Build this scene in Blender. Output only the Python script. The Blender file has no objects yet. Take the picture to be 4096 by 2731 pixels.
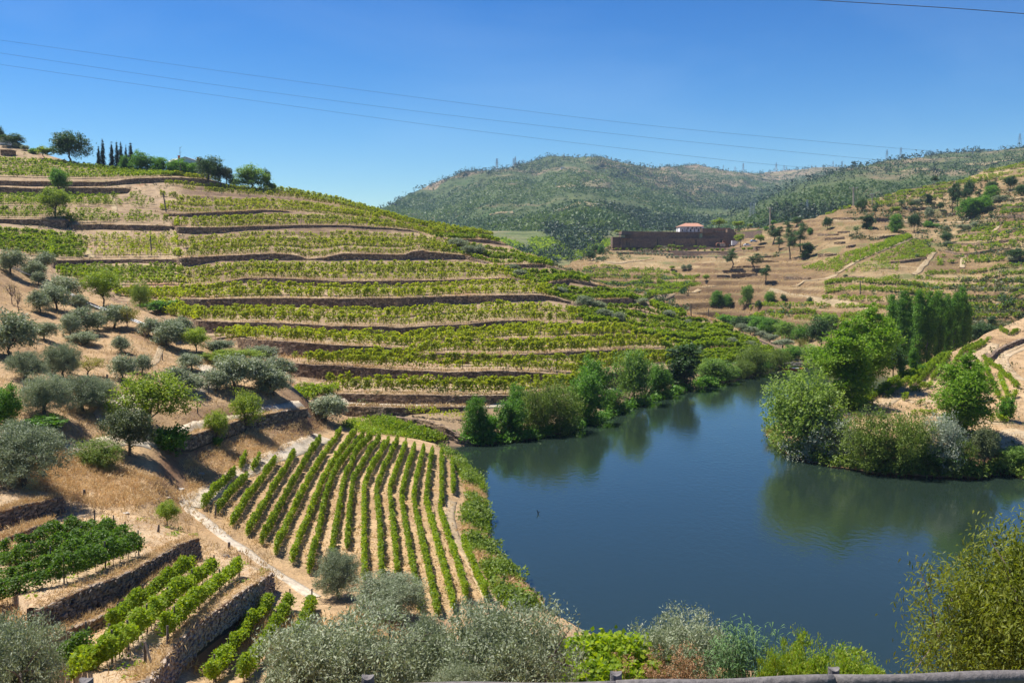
import bpy, math, random
import numpy as np
from mathutils import Vector
from mathutils.bvhtree import BVHTree

S = bpy.context.scene
COL = S.collection
R = math.radians
rng = np.random.default_rng(7)

# ------------------------------------------------------------------ camera, sky, sun, exposure
CAMZ, PITCH, FP = 25.0, R(4.6), 4096 * 35 / 36
cam = bpy.data.cameras.new('camera')
cam.lens, cam.sensor_width, cam.clip_start, cam.clip_end = 35, 36, 0.5, 30000
cob = bpy.data.objects.new('camera', cam)
cob.location = (0, 0, CAMZ)
cob.rotation_euler = (R(90) - PITCH, 0, 0)
COL.objects.link(cob)
S.camera = cob

SKYK, SKYB = 0.115, 7.3
SUN_EL, SUN_AZ = R(64), R(-68)          # azimuth measured from +Y towards +X
w = bpy.data.worlds.new('World')
S.world = w
w.use_nodes = True
nt = w.node_tree
sky = nt.nodes.new('ShaderNodeTexSky')
sky.sky_type = 'NISHITA'
sky.sun_disc = False
sky.sun_elevation = SUN_EL
sky.sun_rotation = SUN_AZ
sky.altitude = 200
sky.air_density = 1.0
sky.dust_density = 0.25
sky.ozone_density = 3.0
hs = nt.nodes.new('ShaderNodeHueSaturation')
hs.inputs['Saturation'].default_value = 1.42
hs.inputs['Value'].default_value = 1.0
nt.links.new(sky.outputs[0], hs.inputs['Color'])
bg = nt.nodes['Background']
bg.inputs['Strength'].default_value = 0.1
# the photograph was taken through a polariser: deepen the sky as a whole, top to bottom alike
k1 = nt.nodes.new('ShaderNodeVectorMath'); k1.operation = 'SCALE'; k1.inputs['Scale'].default_value = SKYK
nt.links.new(hs.outputs[0], k1.inputs[0])
mn = nt.nodes.new('ShaderNodeVectorMath'); mn.operation = 'MINIMUM'; mn.inputs[1].default_value = (2, 2, 2)
nt.links.new(k1.outputs[0], mn.inputs[0])
gm = nt.nodes.new('ShaderNodeGamma'); gm.inputs['Gamma'].default_value = 1.45
nt.links.new(mn.outputs[0], gm.inputs[0])
k2 = nt.nodes.new('ShaderNodeVectorMath'); k2.operation = 'SCALE'; k2.inputs['Scale'].default_value = SKYB
nt.links.new(gm.outputs[0], k2.inputs[0])
# faint uneven veil of high haze
tc = nt.nodes.new('ShaderNodeTexCoord'); mpg = nt.nodes.new('ShaderNodeMapping'); mpg.inputs['Scale'].default_value = (2.2, 2.2, 5.5)
nt.links.new(tc.outputs['Generated'], mpg.inputs[0])
nz = nt.nodes.new('ShaderNodeTexNoise'); nz.inputs['Scale'].default_value = 1.6; nz.inputs['Detail'].default_value = 6; nz.inputs['Distortion'].default_value = .5
nt.links.new(mpg.outputs[0], nz.inputs['Vector'])
mr = nt.nodes.new('ShaderNodeMapRange'); mr.inputs[1].default_value, mr.inputs[2].default_value, mr.inputs[3].default_value, mr.inputs[4].default_value = .50, .82, 0, .09
nt.links.new(nz.outputs['Fac'], mr.inputs[0])
vm = nt.nodes.new('ShaderNodeMix'); vm.data_type = 'RGBA'; vm.inputs[7].default_value = (4.6, 6.0, 7.4, 1)
nt.links.new(mr.outputs[0], vm.inputs[0]); nt.links.new(k2.outputs[0], vm.inputs[6])
nt.links.new(vm.outputs[2], bg.inputs['Color'])

sl = bpy.data.lights.new('sun', 'SUN')
sl.energy = 4.8
sl.angle = R(0.53)
sl.color = (1.0, 0.95, 0.87)
so = bpy.data.objects.new('sun', sl)
sd = Vector((math.sin(SUN_AZ) * math.cos(SUN_EL), math.cos(SUN_AZ) * math.cos(SUN_EL), math.sin(SUN_EL)))
so.rotation_euler = sd.to_track_quat('Z', 'Y').to_euler()
so.location = sd * 400
COL.objects.link(so)

S.view_settings.view_transform = 'Standard'
S.view_settings.look = 'None'
S.view_settings.exposure = 0.82
S.view_settings.gamma = 1.0
S.view_settings.use_curve_mapping = False
S.render.engine = 'CYCLES'
S.cycles.use_denoising = True
S.cycles.max_bounces = 9
S.cycles.diffuse_bounces = 6
S.cycles.glossy_bounces = 2
S.cycles.transmission_bounces = 7
S.cycles.volume_bounces = 1
S.cycles.volume_step_rate = 4

# ------------------------------------------------------------------ survey helpers: sight lines of the photograph -> ground points
CP, SP = math.cos(PITCH), math.sin(PITCH)
def rays(u, v):
    x = (np.asarray(u, float) - 2048) / FP
    y = (1365.5 - np.asarray(v, float)) / FP
    d = np.stack([x, CP + y * SP, -SP + y * CP], -1)
    return d / d[..., 1:2]                # scaled so that one unit is one metre straight ahead
def at(u, v, D):
    return np.array([0, 0, CAMZ]) + rays(u, v) * np.asarray(D, float)[..., None]
def depth_z(u, v, z):
    return (z - CAMZ) / rays(u, v)[..., 2]
def project(P):
    P = np.asarray(P, float) - np.array([0, 0, CAMZ])
    f = P[..., 1] * CP - P[..., 2] * SP
    up = P[..., 1] * SP + P[..., 2] * CP
    return 2048 + FP * P[..., 0] / f, 1365.5 - FP * up / f
def reg(x0, y0, s):
    return lambda x, y: (x0 + np.asarray(x, float) * s, y0 + np.asarray(y, float) * s)
RG = dict(R1=reg(0, 450, .58103), R2=reg(1366, 450, .58103), R3=reg(2732, 450, .58092), R4=reg(0, 1100, .58103),
          R5=reg(1366, 1100, .58103), R6=reg(2732, 1100, .58092), B1=reg(0, 1820, .58103), B2=reg(1366, 1820, .58103),
          B3=reg(2732, 1820, .58092), Q3=reg(2600, 950, .38265), Q4=reg(0, 900, .29762), Q5=reg(0, 1350, .38265),
          Z1=reg(3000, 1150, .46599), Z2=reg(3300, 650, .33844), ZW=reg(2350, 820, .34014), P=reg(0, 0, 1.7415), S=reg(0, 0, 1.0))
def pts(region, *xy):
    """list of (x, y) or (x, y1, y2) in a survey sheet -> sheet-independent coordinates"""
    out = []
    for p in xy:
        u, v = RG[region](p[0], p[1])
        out.append((float(u), float(v)) + tuple(float(RG[region](p[0], q)[1]) for q in p[2:]))
    return out

def tps(ctrl, lam=1e-4):
    """thin plate fit of 1/distance over sight lines; ctrl rows (u, v, D)"""
    c = np.array(ctrl, float)
    X = c[:, :2] / 1000
    n = len(X)
    def K(a, b):
        r2 = ((a[:, None] - b[None]) ** 2).sum(-1)
        return 0.5 * r2 * np.log(r2 + 1e-12)
    A = np.zeros((n + 3, n + 3))
    A[:n, :n] = K(X, X) + lam * np.eye(n)
    A[:n, n] = 1; A[:n, n + 1:] = X; A[n, :n] = 1; A[n + 1:, :n] = X.T
    b = np.zeros(n + 3); b[:n] = 1000 / c[:, 2]
    sol = np.linalg.solve(A, b)
    def f(u, v):
        q = np.stack([np.ravel(u), np.ravel(v)], -1) / 1000
        out = np.empty(len(q))
        for i in range(0, len(q), 20000):
            s = q[i:i + 20000]
            out[i:i + 20000] = K(s, X) @ sol[:n] + sol[n] + s @ sol[n + 1:]
        return (1000 / np.maximum(out, 0.05)).reshape(np.shape(u))
    return f
def ctrl_of(rows):
    """rows (u, v, 'd', D) or (u, v, 'z', z), u and v in P units (width 2352)"""
    out = []
    for u, v, k, val in rows:
        U, V = u * 1.7415, v * 1.7415
        out.append((U, V, val if k == 'd' else float(depth_z(U, V, val))))
    return out
def lerp_line(line, u):
    a = np.array(line, float)
    a = a[np.argsort(a[:, 0])]
    return np.interp(u, a[:, 0], a[:, 1])

def vnoise(x, y, seed=0):
    xi, yi = np.floor(x).astype(np.int64), np.floor(y).astype(np.int64)
    xf, yf = x - xi, y - yi
    def h(a, b):
        n = (a * 374761393 + b * 668265263 + seed * 974634533) & 0x7fffffff
        n = ((n ^ (n >> 13)) * 1274126177) & 0x7fffffff
        return ((n ^ (n >> 16)) & 0xffff) / 65535.0
    sx, sy = xf * xf * (3 - 2 * xf), yf * yf * (3 - 2 * yf)
    return (h(xi, yi) * (1 - sx) + h(xi + 1, yi) * sx) * (1 - sy) + (h(xi, yi + 1) * (1 - sx) + h(xi + 1, yi + 1) * sx) * sy
def fbm(x, y, seed=0, o=4):
    s, a = 0, 0.5
    for i in range(o):
        s = s + a * (vnoise(x * 2 ** i, y * 2 ** i, seed + i) - .5); a *= .5
    return s

# ------------------------------------------------------------------ mesh helpers
def mesh_np(name, V, F, var=None, smooth=False):
    """V (n,3); F: (m,k) array or list of such arrays"""
    me = bpy.data.meshes.new(name)
    Fs = F if isinstance(F, list) and np.ndim(F[0]) == 2 else [F]
    Fs = [np.asarray(f, np.int32) for f in Fs if len(f)]
    V = np.ascontiguousarray(V, np.float32)
    me.vertices.add(len(V)); me.vertices.foreach_set('co', V.ravel())
    loops = np.concatenate([f.ravel() for f in Fs]) if Fs else np.zeros(0, np.int32)
    tot = np.concatenate([np.full(len(f), f.shape[1], np.int32) for f in Fs]) if Fs else np.zeros(0, np.int32)
    start = np.concatenate([[0], np.cumsum(tot)[:-1]]).astype(np.int32) if len(tot) else tot
    me.loops.add(len(loops)); me.loops.foreach_set('vertex_index', loops)
    me.polygons.add(len(tot)); me.polygons.foreach_set('loop_start', start)
    if smooth or var is None:
        me.polygons.foreach_set('use_smooth', np.full(len(tot), bool(smooth)))
    if var is not None:
        at_ = me.attributes.new('var', 'FLOAT', 'FACE')
        at_.data.foreach_set('value', np.asarray(var, np.float32))
    me.update(calc_edges=True)
    return me
def link(name, me, mat=None, parent=None, **props):
    o = bpy.data.objects.new(name, me)
    COL.objects.link(o)
    if mat is not None and me is not None and not me.materials:
        me.materials.append(mat)
    if parent is not None:
        o.parent = parent
    for k, v in props.items():
        o[k] = v
    return o
def thing(name, label, cat, loc=(0, 0, 0), group=None):
    o = bpy.data.objects.new(name, None)
    o.empty_display_size = 0.3
    COL.objects.link(o)
    o.location = loc
    o['label'] = label; o['category'] = cat
    if group: o['group'] = group
    return o
class MB:
    """collects solids into one mesh"""
    def __init__(s): s.V, s.F3, s.F4, s.n = [], [], [], 0
    def add(s, V, F):
        V = np.asarray(V, float); F = np.asarray(F, np.int32) + s.n
        s.V.append(V); s.n += len(V)
        (s.F3 if F.shape[1] == 3 else s.F4).append(F)
        return s
    def box(s, c, d, rz=0.0):
        c = np.asarray(c, float); d = np.asarray(d, float) / 2
        q = np.array([[x, y, z] for x in (-1, 1) for y in (-1, 1) for z in (-1, 1)], float) * d
        ca, sa = math.cos(rz), math.sin(rz)
        q = np.stack([q[:, 0] * ca - q[:, 1] * sa, q[:, 0] * sa + q[:, 1] * ca, q[:, 2]], -1) + c
        return s.add(q, [[0, 1, 3, 2], [4, 6, 7, 5], [0, 4, 5, 1], [2, 3, 7, 6], [0, 2, 6, 4], [1, 5, 7, 3]])
    def hexa(s, q):
        """eight corners: bottom ring then top ring"""
        return s.add(q, [[0, 3, 2, 1], [4, 5, 6, 7], [0, 1, 5, 4], [1, 2, 6, 5], [2, 3, 7, 6], [3, 0, 4, 7]])
    def tube(s, P, r, n=5):
        P = np.asarray(P, float); r = np.broadcast_to(np.asarray(r, float), (len(P),))
        t = np.gradient(P, axis=0) if len(P) > 2 else np.repeat(P[1:] - P[:1], 2, 0)
        t /= np.linalg.norm(t, axis=1, keepdims=True) + 1e-9
        a = np.where(np.abs(t[:, 2:3]) > .9, np.array([[1., 0, 0]]), np.array([[0, 0, 1.]]))
        b = np.cross(t, a); b /= np.linalg.norm(b, axis=1, keepdims=True) + 1e-9
        c = np.cross(t, b)
        th = np.arange(n) * 2 * math.pi / n
        V = P[:, None] + r[:, None, None] * (np.cos(th)[None, :, None] * b[:, None] + np.sin(th)[None, :, None] * c[:, None])
        k = len(P)
        i = np.arange(k - 1)[:, None] * n; j = np.arange(n)[None]; j2 = (j + 1) % n
        F = np.stack([i + j, i + j2, i + n + j2, i + n + j], -1).reshape(-1, 4)
        base = s.n
        s.add(V.reshape(-1, 3), F)
        s.V.append(P[[0, -1]]); s.n += 2
        a0, a1 = s.n - 2, s.n - 1
        s.F3.append(np.stack([np.full(n, a0), base + j2[0], base + j[0]], -1))
        s.F3.append(np.stack([np.full(n, a1), base + (k - 1) * n + j[0], base + (k - 1) * n + j2[0]], -1))
        return s
    def cyl(s, p0, p1, r, n=8):
        return s.tube([p0, p1], r, n)
    def mesh(s, name, smooth=False):
        Fs = []
        if s.F3: Fs.append(np.concatenate(s.F3))
        if s.F4: Fs.append(np.concatenate(s.F4))
        return mesh_np(name, np.concatenate(s.V), Fs, smooth=smooth)
    def build(s, name, mat, parent=None, smooth=False, **props):
        return link(name, s.mesh(name, smooth), mat, parent, **props)

def unit(v):
    return v / (np.linalg.norm(v, axis=-1, keepdims=True) + 1e-9)
def leaf_verts(P, L, W, g, up=0.3, droop=0.0, axis=None, curl=0.0):
    """kites: base, side, tip, side"""
    n = len(P)
    a = g.normal(size=(n, 3)); a[:, 2] = a[:, 2] * .7 - droop
    if axis is not None: a = a * .6 + axis
    a = unit(a)
    nn = g.normal(size=(n, 3)); nn[:, 2] += up * 2
    b = unit(np.cross(a, nn))
    c = np.cross(b, a)
    L = np.broadcast_to(L, (n,))[:, None]; W = np.broadcast_to(W, (n,))[:, None]
    V = np.stack([P, P + a * L * .45 + b * W * .5, P + a * L - c * curl * L, P + a * L * .45 - b * W * .5], 1)
    return V.reshape(-1, 3)
def tris(V):
    q = V.reshape(-1, 4, 3)
    d = (q[:, 1] - q[:, 3]) * .5
    return np.stack([q[:, 0] + d, q[:, 2], q[:, 0] - d], 1).reshape(-1, 3)
def leaf_mesh(name, P, L, W, g, kite=False, **k):
    V = leaf_verts(P, L, W, g, **k)
    if not kite: V = tris(V)
    F = np.arange(len(V), dtype=np.int32).reshape(-1, 4 if kite else 3)
    return mesh_np(name, V, F, var=g.random(len(F)))

# ------------------------------------------------------------------ materials
def mat_new(name):
    m = bpy.data.materials.new(name); m.use_nodes = True
    n = m.node_tree.nodes; n.clear()
    out = n.new('ShaderNodeOutputMaterial')
    return m, m.node_tree, out
def ramp(t, fac, stops):
    r = t.nodes.new('ShaderNodeValToRGB')
    el = r.color_ramp.elements
    while len(el) < len(stops): el.new(.5)
    for e, (p, c) in zip(el, stops):
        e.position = p; e.color = (*c, 1)
    t.links.new(fac, r.inputs[0])
    return r.outputs[0]
def noise(t, scale, detail=4, rough=.6, vec=None, dist=0):
    n = t.nodes.new('ShaderNodeTexNoise')
    n.inputs['Scale'].default_value = scale; n.inputs['Detail'].default_value = detail
    n.inputs['Roughness'].default_value = rough; n.inputs['Distortion'].default_value = dist
    if vec is not None: t.links.new(vec, n.inputs['Vector'])
    return n.outputs['Fac']
def coords(t, scale=None):
    c = t.nodes.new('ShaderNodeNewGeometry')
    if scale is None: return c.outputs['Position']
    m = t.nodes.new('ShaderNodeMapping'); m.inputs['Scale'].default_value = scale
    t.links.new(c.outputs['Position'], m.inputs[0])
    return m.outputs[0]
def mix(t, a, b, fac, mode='MIX'):
    m = t.nodes.new('ShaderNodeMix'); m.data_type = 'RGBA'; m.blend_type = mode
    for sock, val in ((m.inputs[0], fac), (m.inputs[6], a), (m.inputs[7], b)):
        if isinstance(val, (int, float)): sock.default_value = val
        elif isinstance(val, tuple): sock.default_value = (*val, 1)
        else: t.links.new(val, sock)
    return m.outputs[2]
def bump(t, h, strength, dist, nrm=None):
    b = t.nodes.new('ShaderNodeBump')
    b.inputs['Strength'].default_value = strength; b.inputs['Distance'].default_value = dist
    t.links.new(h, b.inputs['Height'])
    return b.outputs[0]
def soil_mat(name, stops, big=.035, mid=.35, fine=3.0, bstr=.6, bdist=.25, spots=None, sc=None, cut=None, alt=None):
    """earth: large patches, mid clods, fine grain; spots = (colour, scale, threshold) for growth in patches"""
    m, t, out = mat_new(name)
    p = coords(t, sc)
    n1, n2, n3 = noise(t, big, 5, .65, p, .6), noise(t, mid, 5, .65, p), noise(t, fine, 4, .7, p)
    if alt:                                   # growth thins out with height above the valley
        sz = t.nodes.new('ShaderNodeSeparateXYZ'); t.links.new(p, sz.inputs[0])
        mr = t.nodes.new('ShaderNodeMapRange'); mr.inputs[1].default_value, mr.inputs[2].default_value, mr.inputs[3].default_value, mr.inputs[4].default_value = alt[0], alt[1], -.04, alt[2]
        t.links.new(sz.outputs[2], mr.inputs[0])
        ad = t.nodes.new('ShaderNodeMath'); ad.operation = 'ADD'
        t.links.new(n1, ad.inputs[0]); t.links.new(mr.outputs[0], ad.inputs[1]); n1 = ad.outputs[0]
    c1 = ramp(t, n1, stops)
    c2 = ramp(t, n2, [(.3, (.55, .55, .55)), (.5, (1, 1, 1)), (.72, (1.25, 1.22, 1.15))])
    c = mix(t, c1, c2, .8, 'MULTIPLY')
    c3 = ramp(t, n3, [(.3, (.6, .57, .55)), (.55, (1.05, 1.05, 1.05)), (.75, (1.3, 1.3, 1.3))])
    c = mix(t, c, c3, .7, 'MULTIPLY')
    for col, s_, th in (spots or ()):
        k = noise(t, s_, 6, .7, p, .4)
        k = ramp(t, k, [(th, (0, 0, 0)), (th + .09, (1, 1, 1))])
        c = mix(t, c, col, k)
    if cut:                                   # steep faces turn darker brown so risers stand out: (colour, steepness from, to)
        gn = t.nodes.new('ShaderNodeNewGeometry'); sp_ = t.nodes.new('ShaderNodeSeparateXYZ')
        t.links.new(gn.outputs['Normal'], sp_.inputs[0])
        nz = t.nodes.new('ShaderNodeMath'); nz.operation = 'ADD'
        t.links.new(sp_.outputs[2], nz.inputs[0])
        nn_ = t.nodes.new('ShaderNodeMath'); nn_.operation = 'MULTIPLY_ADD'; nn_.inputs[1].default_value = .12; nn_.inputs[2].default_value = -.06
        t.links.new(n2, nn_.inputs[0]); t.links.new(nn_.outputs[0], nz.inputs[1])
        k = ramp(t, nz.outputs[0], [(cut[2], (1, 1, 1)), (cut[1], (0, 0, 0))])
        c = mix(t, c, mix(t, cut[0], c2, .8, 'MULTIPLY'), k)
    bs = t.nodes.new('ShaderNodeBsdfPrincipled')
    t.links.new(c, bs.inputs['Base Color'])
    bs.inputs['Roughness'].default_value = .95
    bs.inputs['Specular IOR Level'].default_value = .15
    s_ = t.nodes.new('ShaderNodeMath'); s_.operation = 'ADD'
    t.links.new(n2, s_.inputs[0]); t.links.new(n3, s_.inputs[1])
    t.links.new(bump(t, s_.outputs[0], bstr, bdist), bs.inputs['Normal'])
    t.links.new(bs.outputs[0], out.inputs[0])
    return m
def leaf_mat(name, cols, trans=.35, tcol=None, gloss=.35, spec=.3):
    """leaves: three tints chosen leaf by leaf, light passing through"""
    m, t, out = mat_new(name)
    a = t.nodes.new('ShaderNodeAttribute'); a.attribute_name = 'var'
    oi = t.nodes.new('ShaderNodeObjectInfo')
    c = ramp(t, a.outputs['Fac'], [(0, cols[0]), (.5, cols[1]), (1, cols[2])])
    v = ramp(t, oi.outputs['Random'], [(0, (.82, .84, .8)), (1, (1.15, 1.12, 1.1))])
    c = mix(t, c, v, 1.0, 'MULTIPLY')
    bs = t.nodes.new('ShaderNodeBsdfPrincipled')
    bs.inputs['Roughness'].default_value = gloss + .2
    bs.inputs['Specular IOR Level'].default_value = spec
    t.links.new(c, bs.inputs['Base Color'])
    tr = t.nodes.new('ShaderNodeBsdfTranslucent')
    tc = mix(t, c, tcol or (1.5, 1.6, .6), 1.0, 'MULTIPLY')
    t.links.new(tc, tr.inputs[0])
    ms = t.nodes.new('ShaderNodeMixShader'); ms.inputs[0].default_value = trans
    t.links.new(bs.outputs[0], ms.inputs[1]); t.links.new(tr.outputs[0], ms.inputs[2])
    t.links.new(ms.outputs[0], out.inputs[0])
    return m
def plain_mat(name, col, rough=.7, metal=0, var=.25, sc=2.0, bstr=.0, spec=.4):
    m, t, out = mat_new(name)
    n1 = noise(t, sc, 5, .65, coords(t))
    c = mix(t, col, ramp(t, n1, [(.25, (1 - var,) * 3), (.75, (1 + var,) * 3)]), 1.0, 'MULTIPLY')
    bs = t.nodes.new('ShaderNodeBsdfPrincipled')
    t.links.new(c, bs.inputs['Base Color'])
    bs.inputs['Roughness'].default_value = rough; bs.inputs['Metallic'].default_value = metal
    bs.inputs['Specular IOR Level'].default_value = spec
    if bstr: t.links.new(bump(t, n1, bstr, .05), bs.inputs['Normal'])
    t.links.new(bs.outputs[0], out.inputs[0])
    return m
def stone_mat(name, cols, size=.35, joint=(.05, .04, .035), flat=1.6, bstr=.8):
    """dry stone: irregular flattish stones with dark open joints and lichen"""
    m, t, out = mat_new(name)
    p = coords(t, (1 / size, 1 / size, flat / size))
    vo = t.nodes.new('ShaderNodeTexVoronoi'); vo.inputs['Scale'].default_value = 1
    t.links.new(p, vo.inputs['Vector'])
    ve = t.nodes.new('ShaderNodeTexVoronoi'); ve.feature = 'DISTANCE_TO_EDGE'; ve.inputs['Scale'].default_value = 1
    t.links.new(p, ve.inputs['Vector'])
    sep = t.nodes.new('ShaderNodeSeparateColor'); t.links.new(vo.outputs['Color'], sep.inputs[0])
    c = ramp(t, sep.outputs[0], [(0, cols[0]), (.5, cols[1]), (1, cols[2])])
    n1 = noise(t, 1.2, 5, .7, coords(t))
    c = mix(t, c, ramp(t, n1, [(.3, (.6, .58, .55)), (.7, (1.3, 1.25, 1.15))]), 1.0, 'MULTIPLY')
    n2 = noise(t, .25, 4, .6, coords(t))
    c = mix(t, c, ramp(t, n2, [(.4, (.85, .8, .8)), (.65, (1.15, 1.0, .8))]), 1.0, 'MULTIPLY')
    e = ramp(t, ve.outputs['Distance'], [(.0, (0, 0, 0)), (.09, (1, 1, 1))])
    c = mix(t, joint, c, e)
    bs = t.nodes.new('ShaderNodeBsdfPrincipled')
    t.links.new(c, bs.inputs['Base Color']); bs.inputs['Roughness'].default_value = .9
    bs.inputs['Specular IOR Level'].default_value = .2
    t.links.new(bump(t, e, bstr, .06), bs.inputs['Normal'])
    t.links.new(bs.outputs[0], out.inputs[0])
    return m

M = {}
M['bank'] = soil_mat('straw_bank_earth', [(.3, (0.270, 0.171, 0.090)), (.45, (0.387, 0.261, 0.140)), (.6, (0.450, 0.315, 0.180)), (.75, (0.504, 0.378, 0.234))], .05, .5, 4, .7, .2,
                     spots=[((.27, .165, .10), .11, .60), ((.13, .15, .05), .09, .68)], cut=((.22, .125, .07), .90, .72))
M['terrace'] = soil_mat('terrace_schist_earth', [(.3, (.21, .145, .085)), (.45, (.285, .205, .125)), (.58, (.36, .265, .165)), (.72, (.31, .17, .10))], .04, .4, 3, .6, .2,
                        spots=[((.20, .18, .06), .08, .62), ((.40, .17, .09), .05, .68)], cut=((.21, .14, .09), .95, .80))
M['farhill'] = soil_mat('dry_hillside_earth', [(.3, (.15, .10, .048)), (.46, (.225, .152, .075)), (.6, (.31, .225, .118)), (.75, (.38, .295, .165))], .02, .16, 1.2, .6, .5,
                        spots=[((.15, .145, .055), .05, .55), ((.16, .10, .055), .03, .62)], cut=((.15, .095, .05), .93, .78))
M['valley'] = soil_mat('far_vineyard_earth', [(.3, (.06, .09, .025)), (.5, (.10, .125, .04)), (.7, (.20, .18, .09))], .01, .05, .4, .4, .8)
M['mountain'] = soil_mat('mountain_scrub_earth', [(.34, (.06, .085, .026)), (.52, (.085, .105, .036)), (.62, (.19, .15, .085)), (.74, (.30, .22, .14))], .0035, .03, .2, .7, 3,
                         spots=[((.05, .085, .022), .012, .54)], alt=(120, 380, .14))
M['plot'] = M['bank']
M['sand'] = soil_mat('pale_track_dust', [(.3, (0.396, 0.324, 0.225)), (.5, (0.477, 0.405, 0.306)), (.7, (0.540, 0.477, 0.378))], .2, .9, 5, .4, .08)
M['path'] = soil_mat('trodden_path_dust', [(.3, (0.333, 0.248, 0.149)), (.5, (0.405, 0.310, 0.194)), (.7, (0.468, 0.369, 0.243))], .2, .9, 5, .4, .08)
M['bed'] = soil_mat('vineyard_bed_straw', [(.3, (0.378, 0.252, 0.153)), (.5, (0.468, 0.342, 0.207)), (.7, (0.522, 0.405, 0.270))], .12, .8, 5, .7, .15,
                    spots=[((.36, .15, .085), .35, .63)])
M['field'] = soil_mat('dry_mountain_field', [(.3, (.13, .13, .055)), (.5, (.22, .18, .095)), (.7, (.30, .24, .14))], .01, .06, .4, .4, .8)
M['dimpath'] = soil_mat('worn_hillside_track', [(.3, (.27, .20, .115)), (.5, (.34, .26, .155)), (.7, (.40, .32, .20))], .1, .5, 3, .4, .1)
M['stone'] = stone_mat('schist_terrace_wall', [(.13, .10, .075), (.25, .20, .15), (.44, .36, .27)], .55)
M['stone_near'] = plain_mat('dark_schist_stone', (.20, .17, .145), .9, var=.55, sc=3.5, bstr=.5, spec=.2)
t = M['stone_near'].node_tree
oi = t.nodes.new('ShaderNodeObjectInfo'); pb = t.nodes['Principled BSDF']
old = pb.inputs['Base Color'].links[0].from_socket
t.links.new(mix(t, old, ramp(t, oi.outputs['Random'], [(0, (.5, .48, .48)), (.55, (1, .96, .9)), (.85, (1.25, 1.15, 1.0)), (1, (1.9, 1.8, 1.65))]), 1.0, 'MULTIPLY'), pb.inputs['Base Color'])
M['stone_fill'] = plain_mat('wall_core_rubble', (.06, .05, .042), 1, var=.4, sc=4, spec=.1)
M['straw_cap'] = M['bank']

# ------------------------------------------------------------------ terrain
PATCH = {}
def grid_faces(nr, nc):
    i = np.arange(nr - 1)[:, None] * nc; j = np.arange(nc - 1)[None]
    return np.stack([i + j, i + j + 1, i + nc + j + 1, i + nc + j], -1).reshape(-1, 4)
def patch(name, obj_name, f, u, vtop, vbot, nv, mat, amp=.3, fq=.25, skirt=None, post=None, dist=None, tpow=1.0):
    """hill side surveyed along sight lines; skirt: list of (extra distance, drop) continuing it behind its crest"""
    u = np.asarray(u, float)
    vt, vb = np.asarray(vtop, float), np.asarray(vbot, float)
    t = np.linspace(0, 1, nv)[:, None] ** tpow
    V = vb[None] * (1 - t) + vt[None] * t
    U = np.broadcast_to(u[None], V.shape)
    D = f(U, V)
    if dist is not None: D = D * dist(U, V)
    P = at(U, V, D)
    if post is not None: P = post(U, V, P)
    P[..., 2] += amp * 2 * fbm(P[..., 0] * fq, P[..., 1] * fq, 11, 4) * np.clip(P[..., 2] / 1.5, 0, 1)
    rows = [P]
    for dd, dz in skirt or ():
        q = P[-1].copy()
        k = (q[:, 1] + dd) / q[:, 1]
        q[:, :2] *= k[:, None]; q[:, 2] -= dz
        rows.append(q[None])
    P = np.concatenate(rows)
    me = mesh_np(obj_name, P.reshape(-1, 3), grid_faces(*P.shape[:2]), smooth=True)
    o = link(obj_name, me, mat, kind='structure')
    PATCH[name] = dict(obj=o, P=P, f=f, nv=nv)
    return o

def floor_at(U, V, P, z):
    Dz = depth_z(U, V, z)
    low = (P[..., 2] < z) & (Dz > 0)
    return np.where(low[..., None], at(U, V, np.where(low, Dz, 50.)), P)

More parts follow.
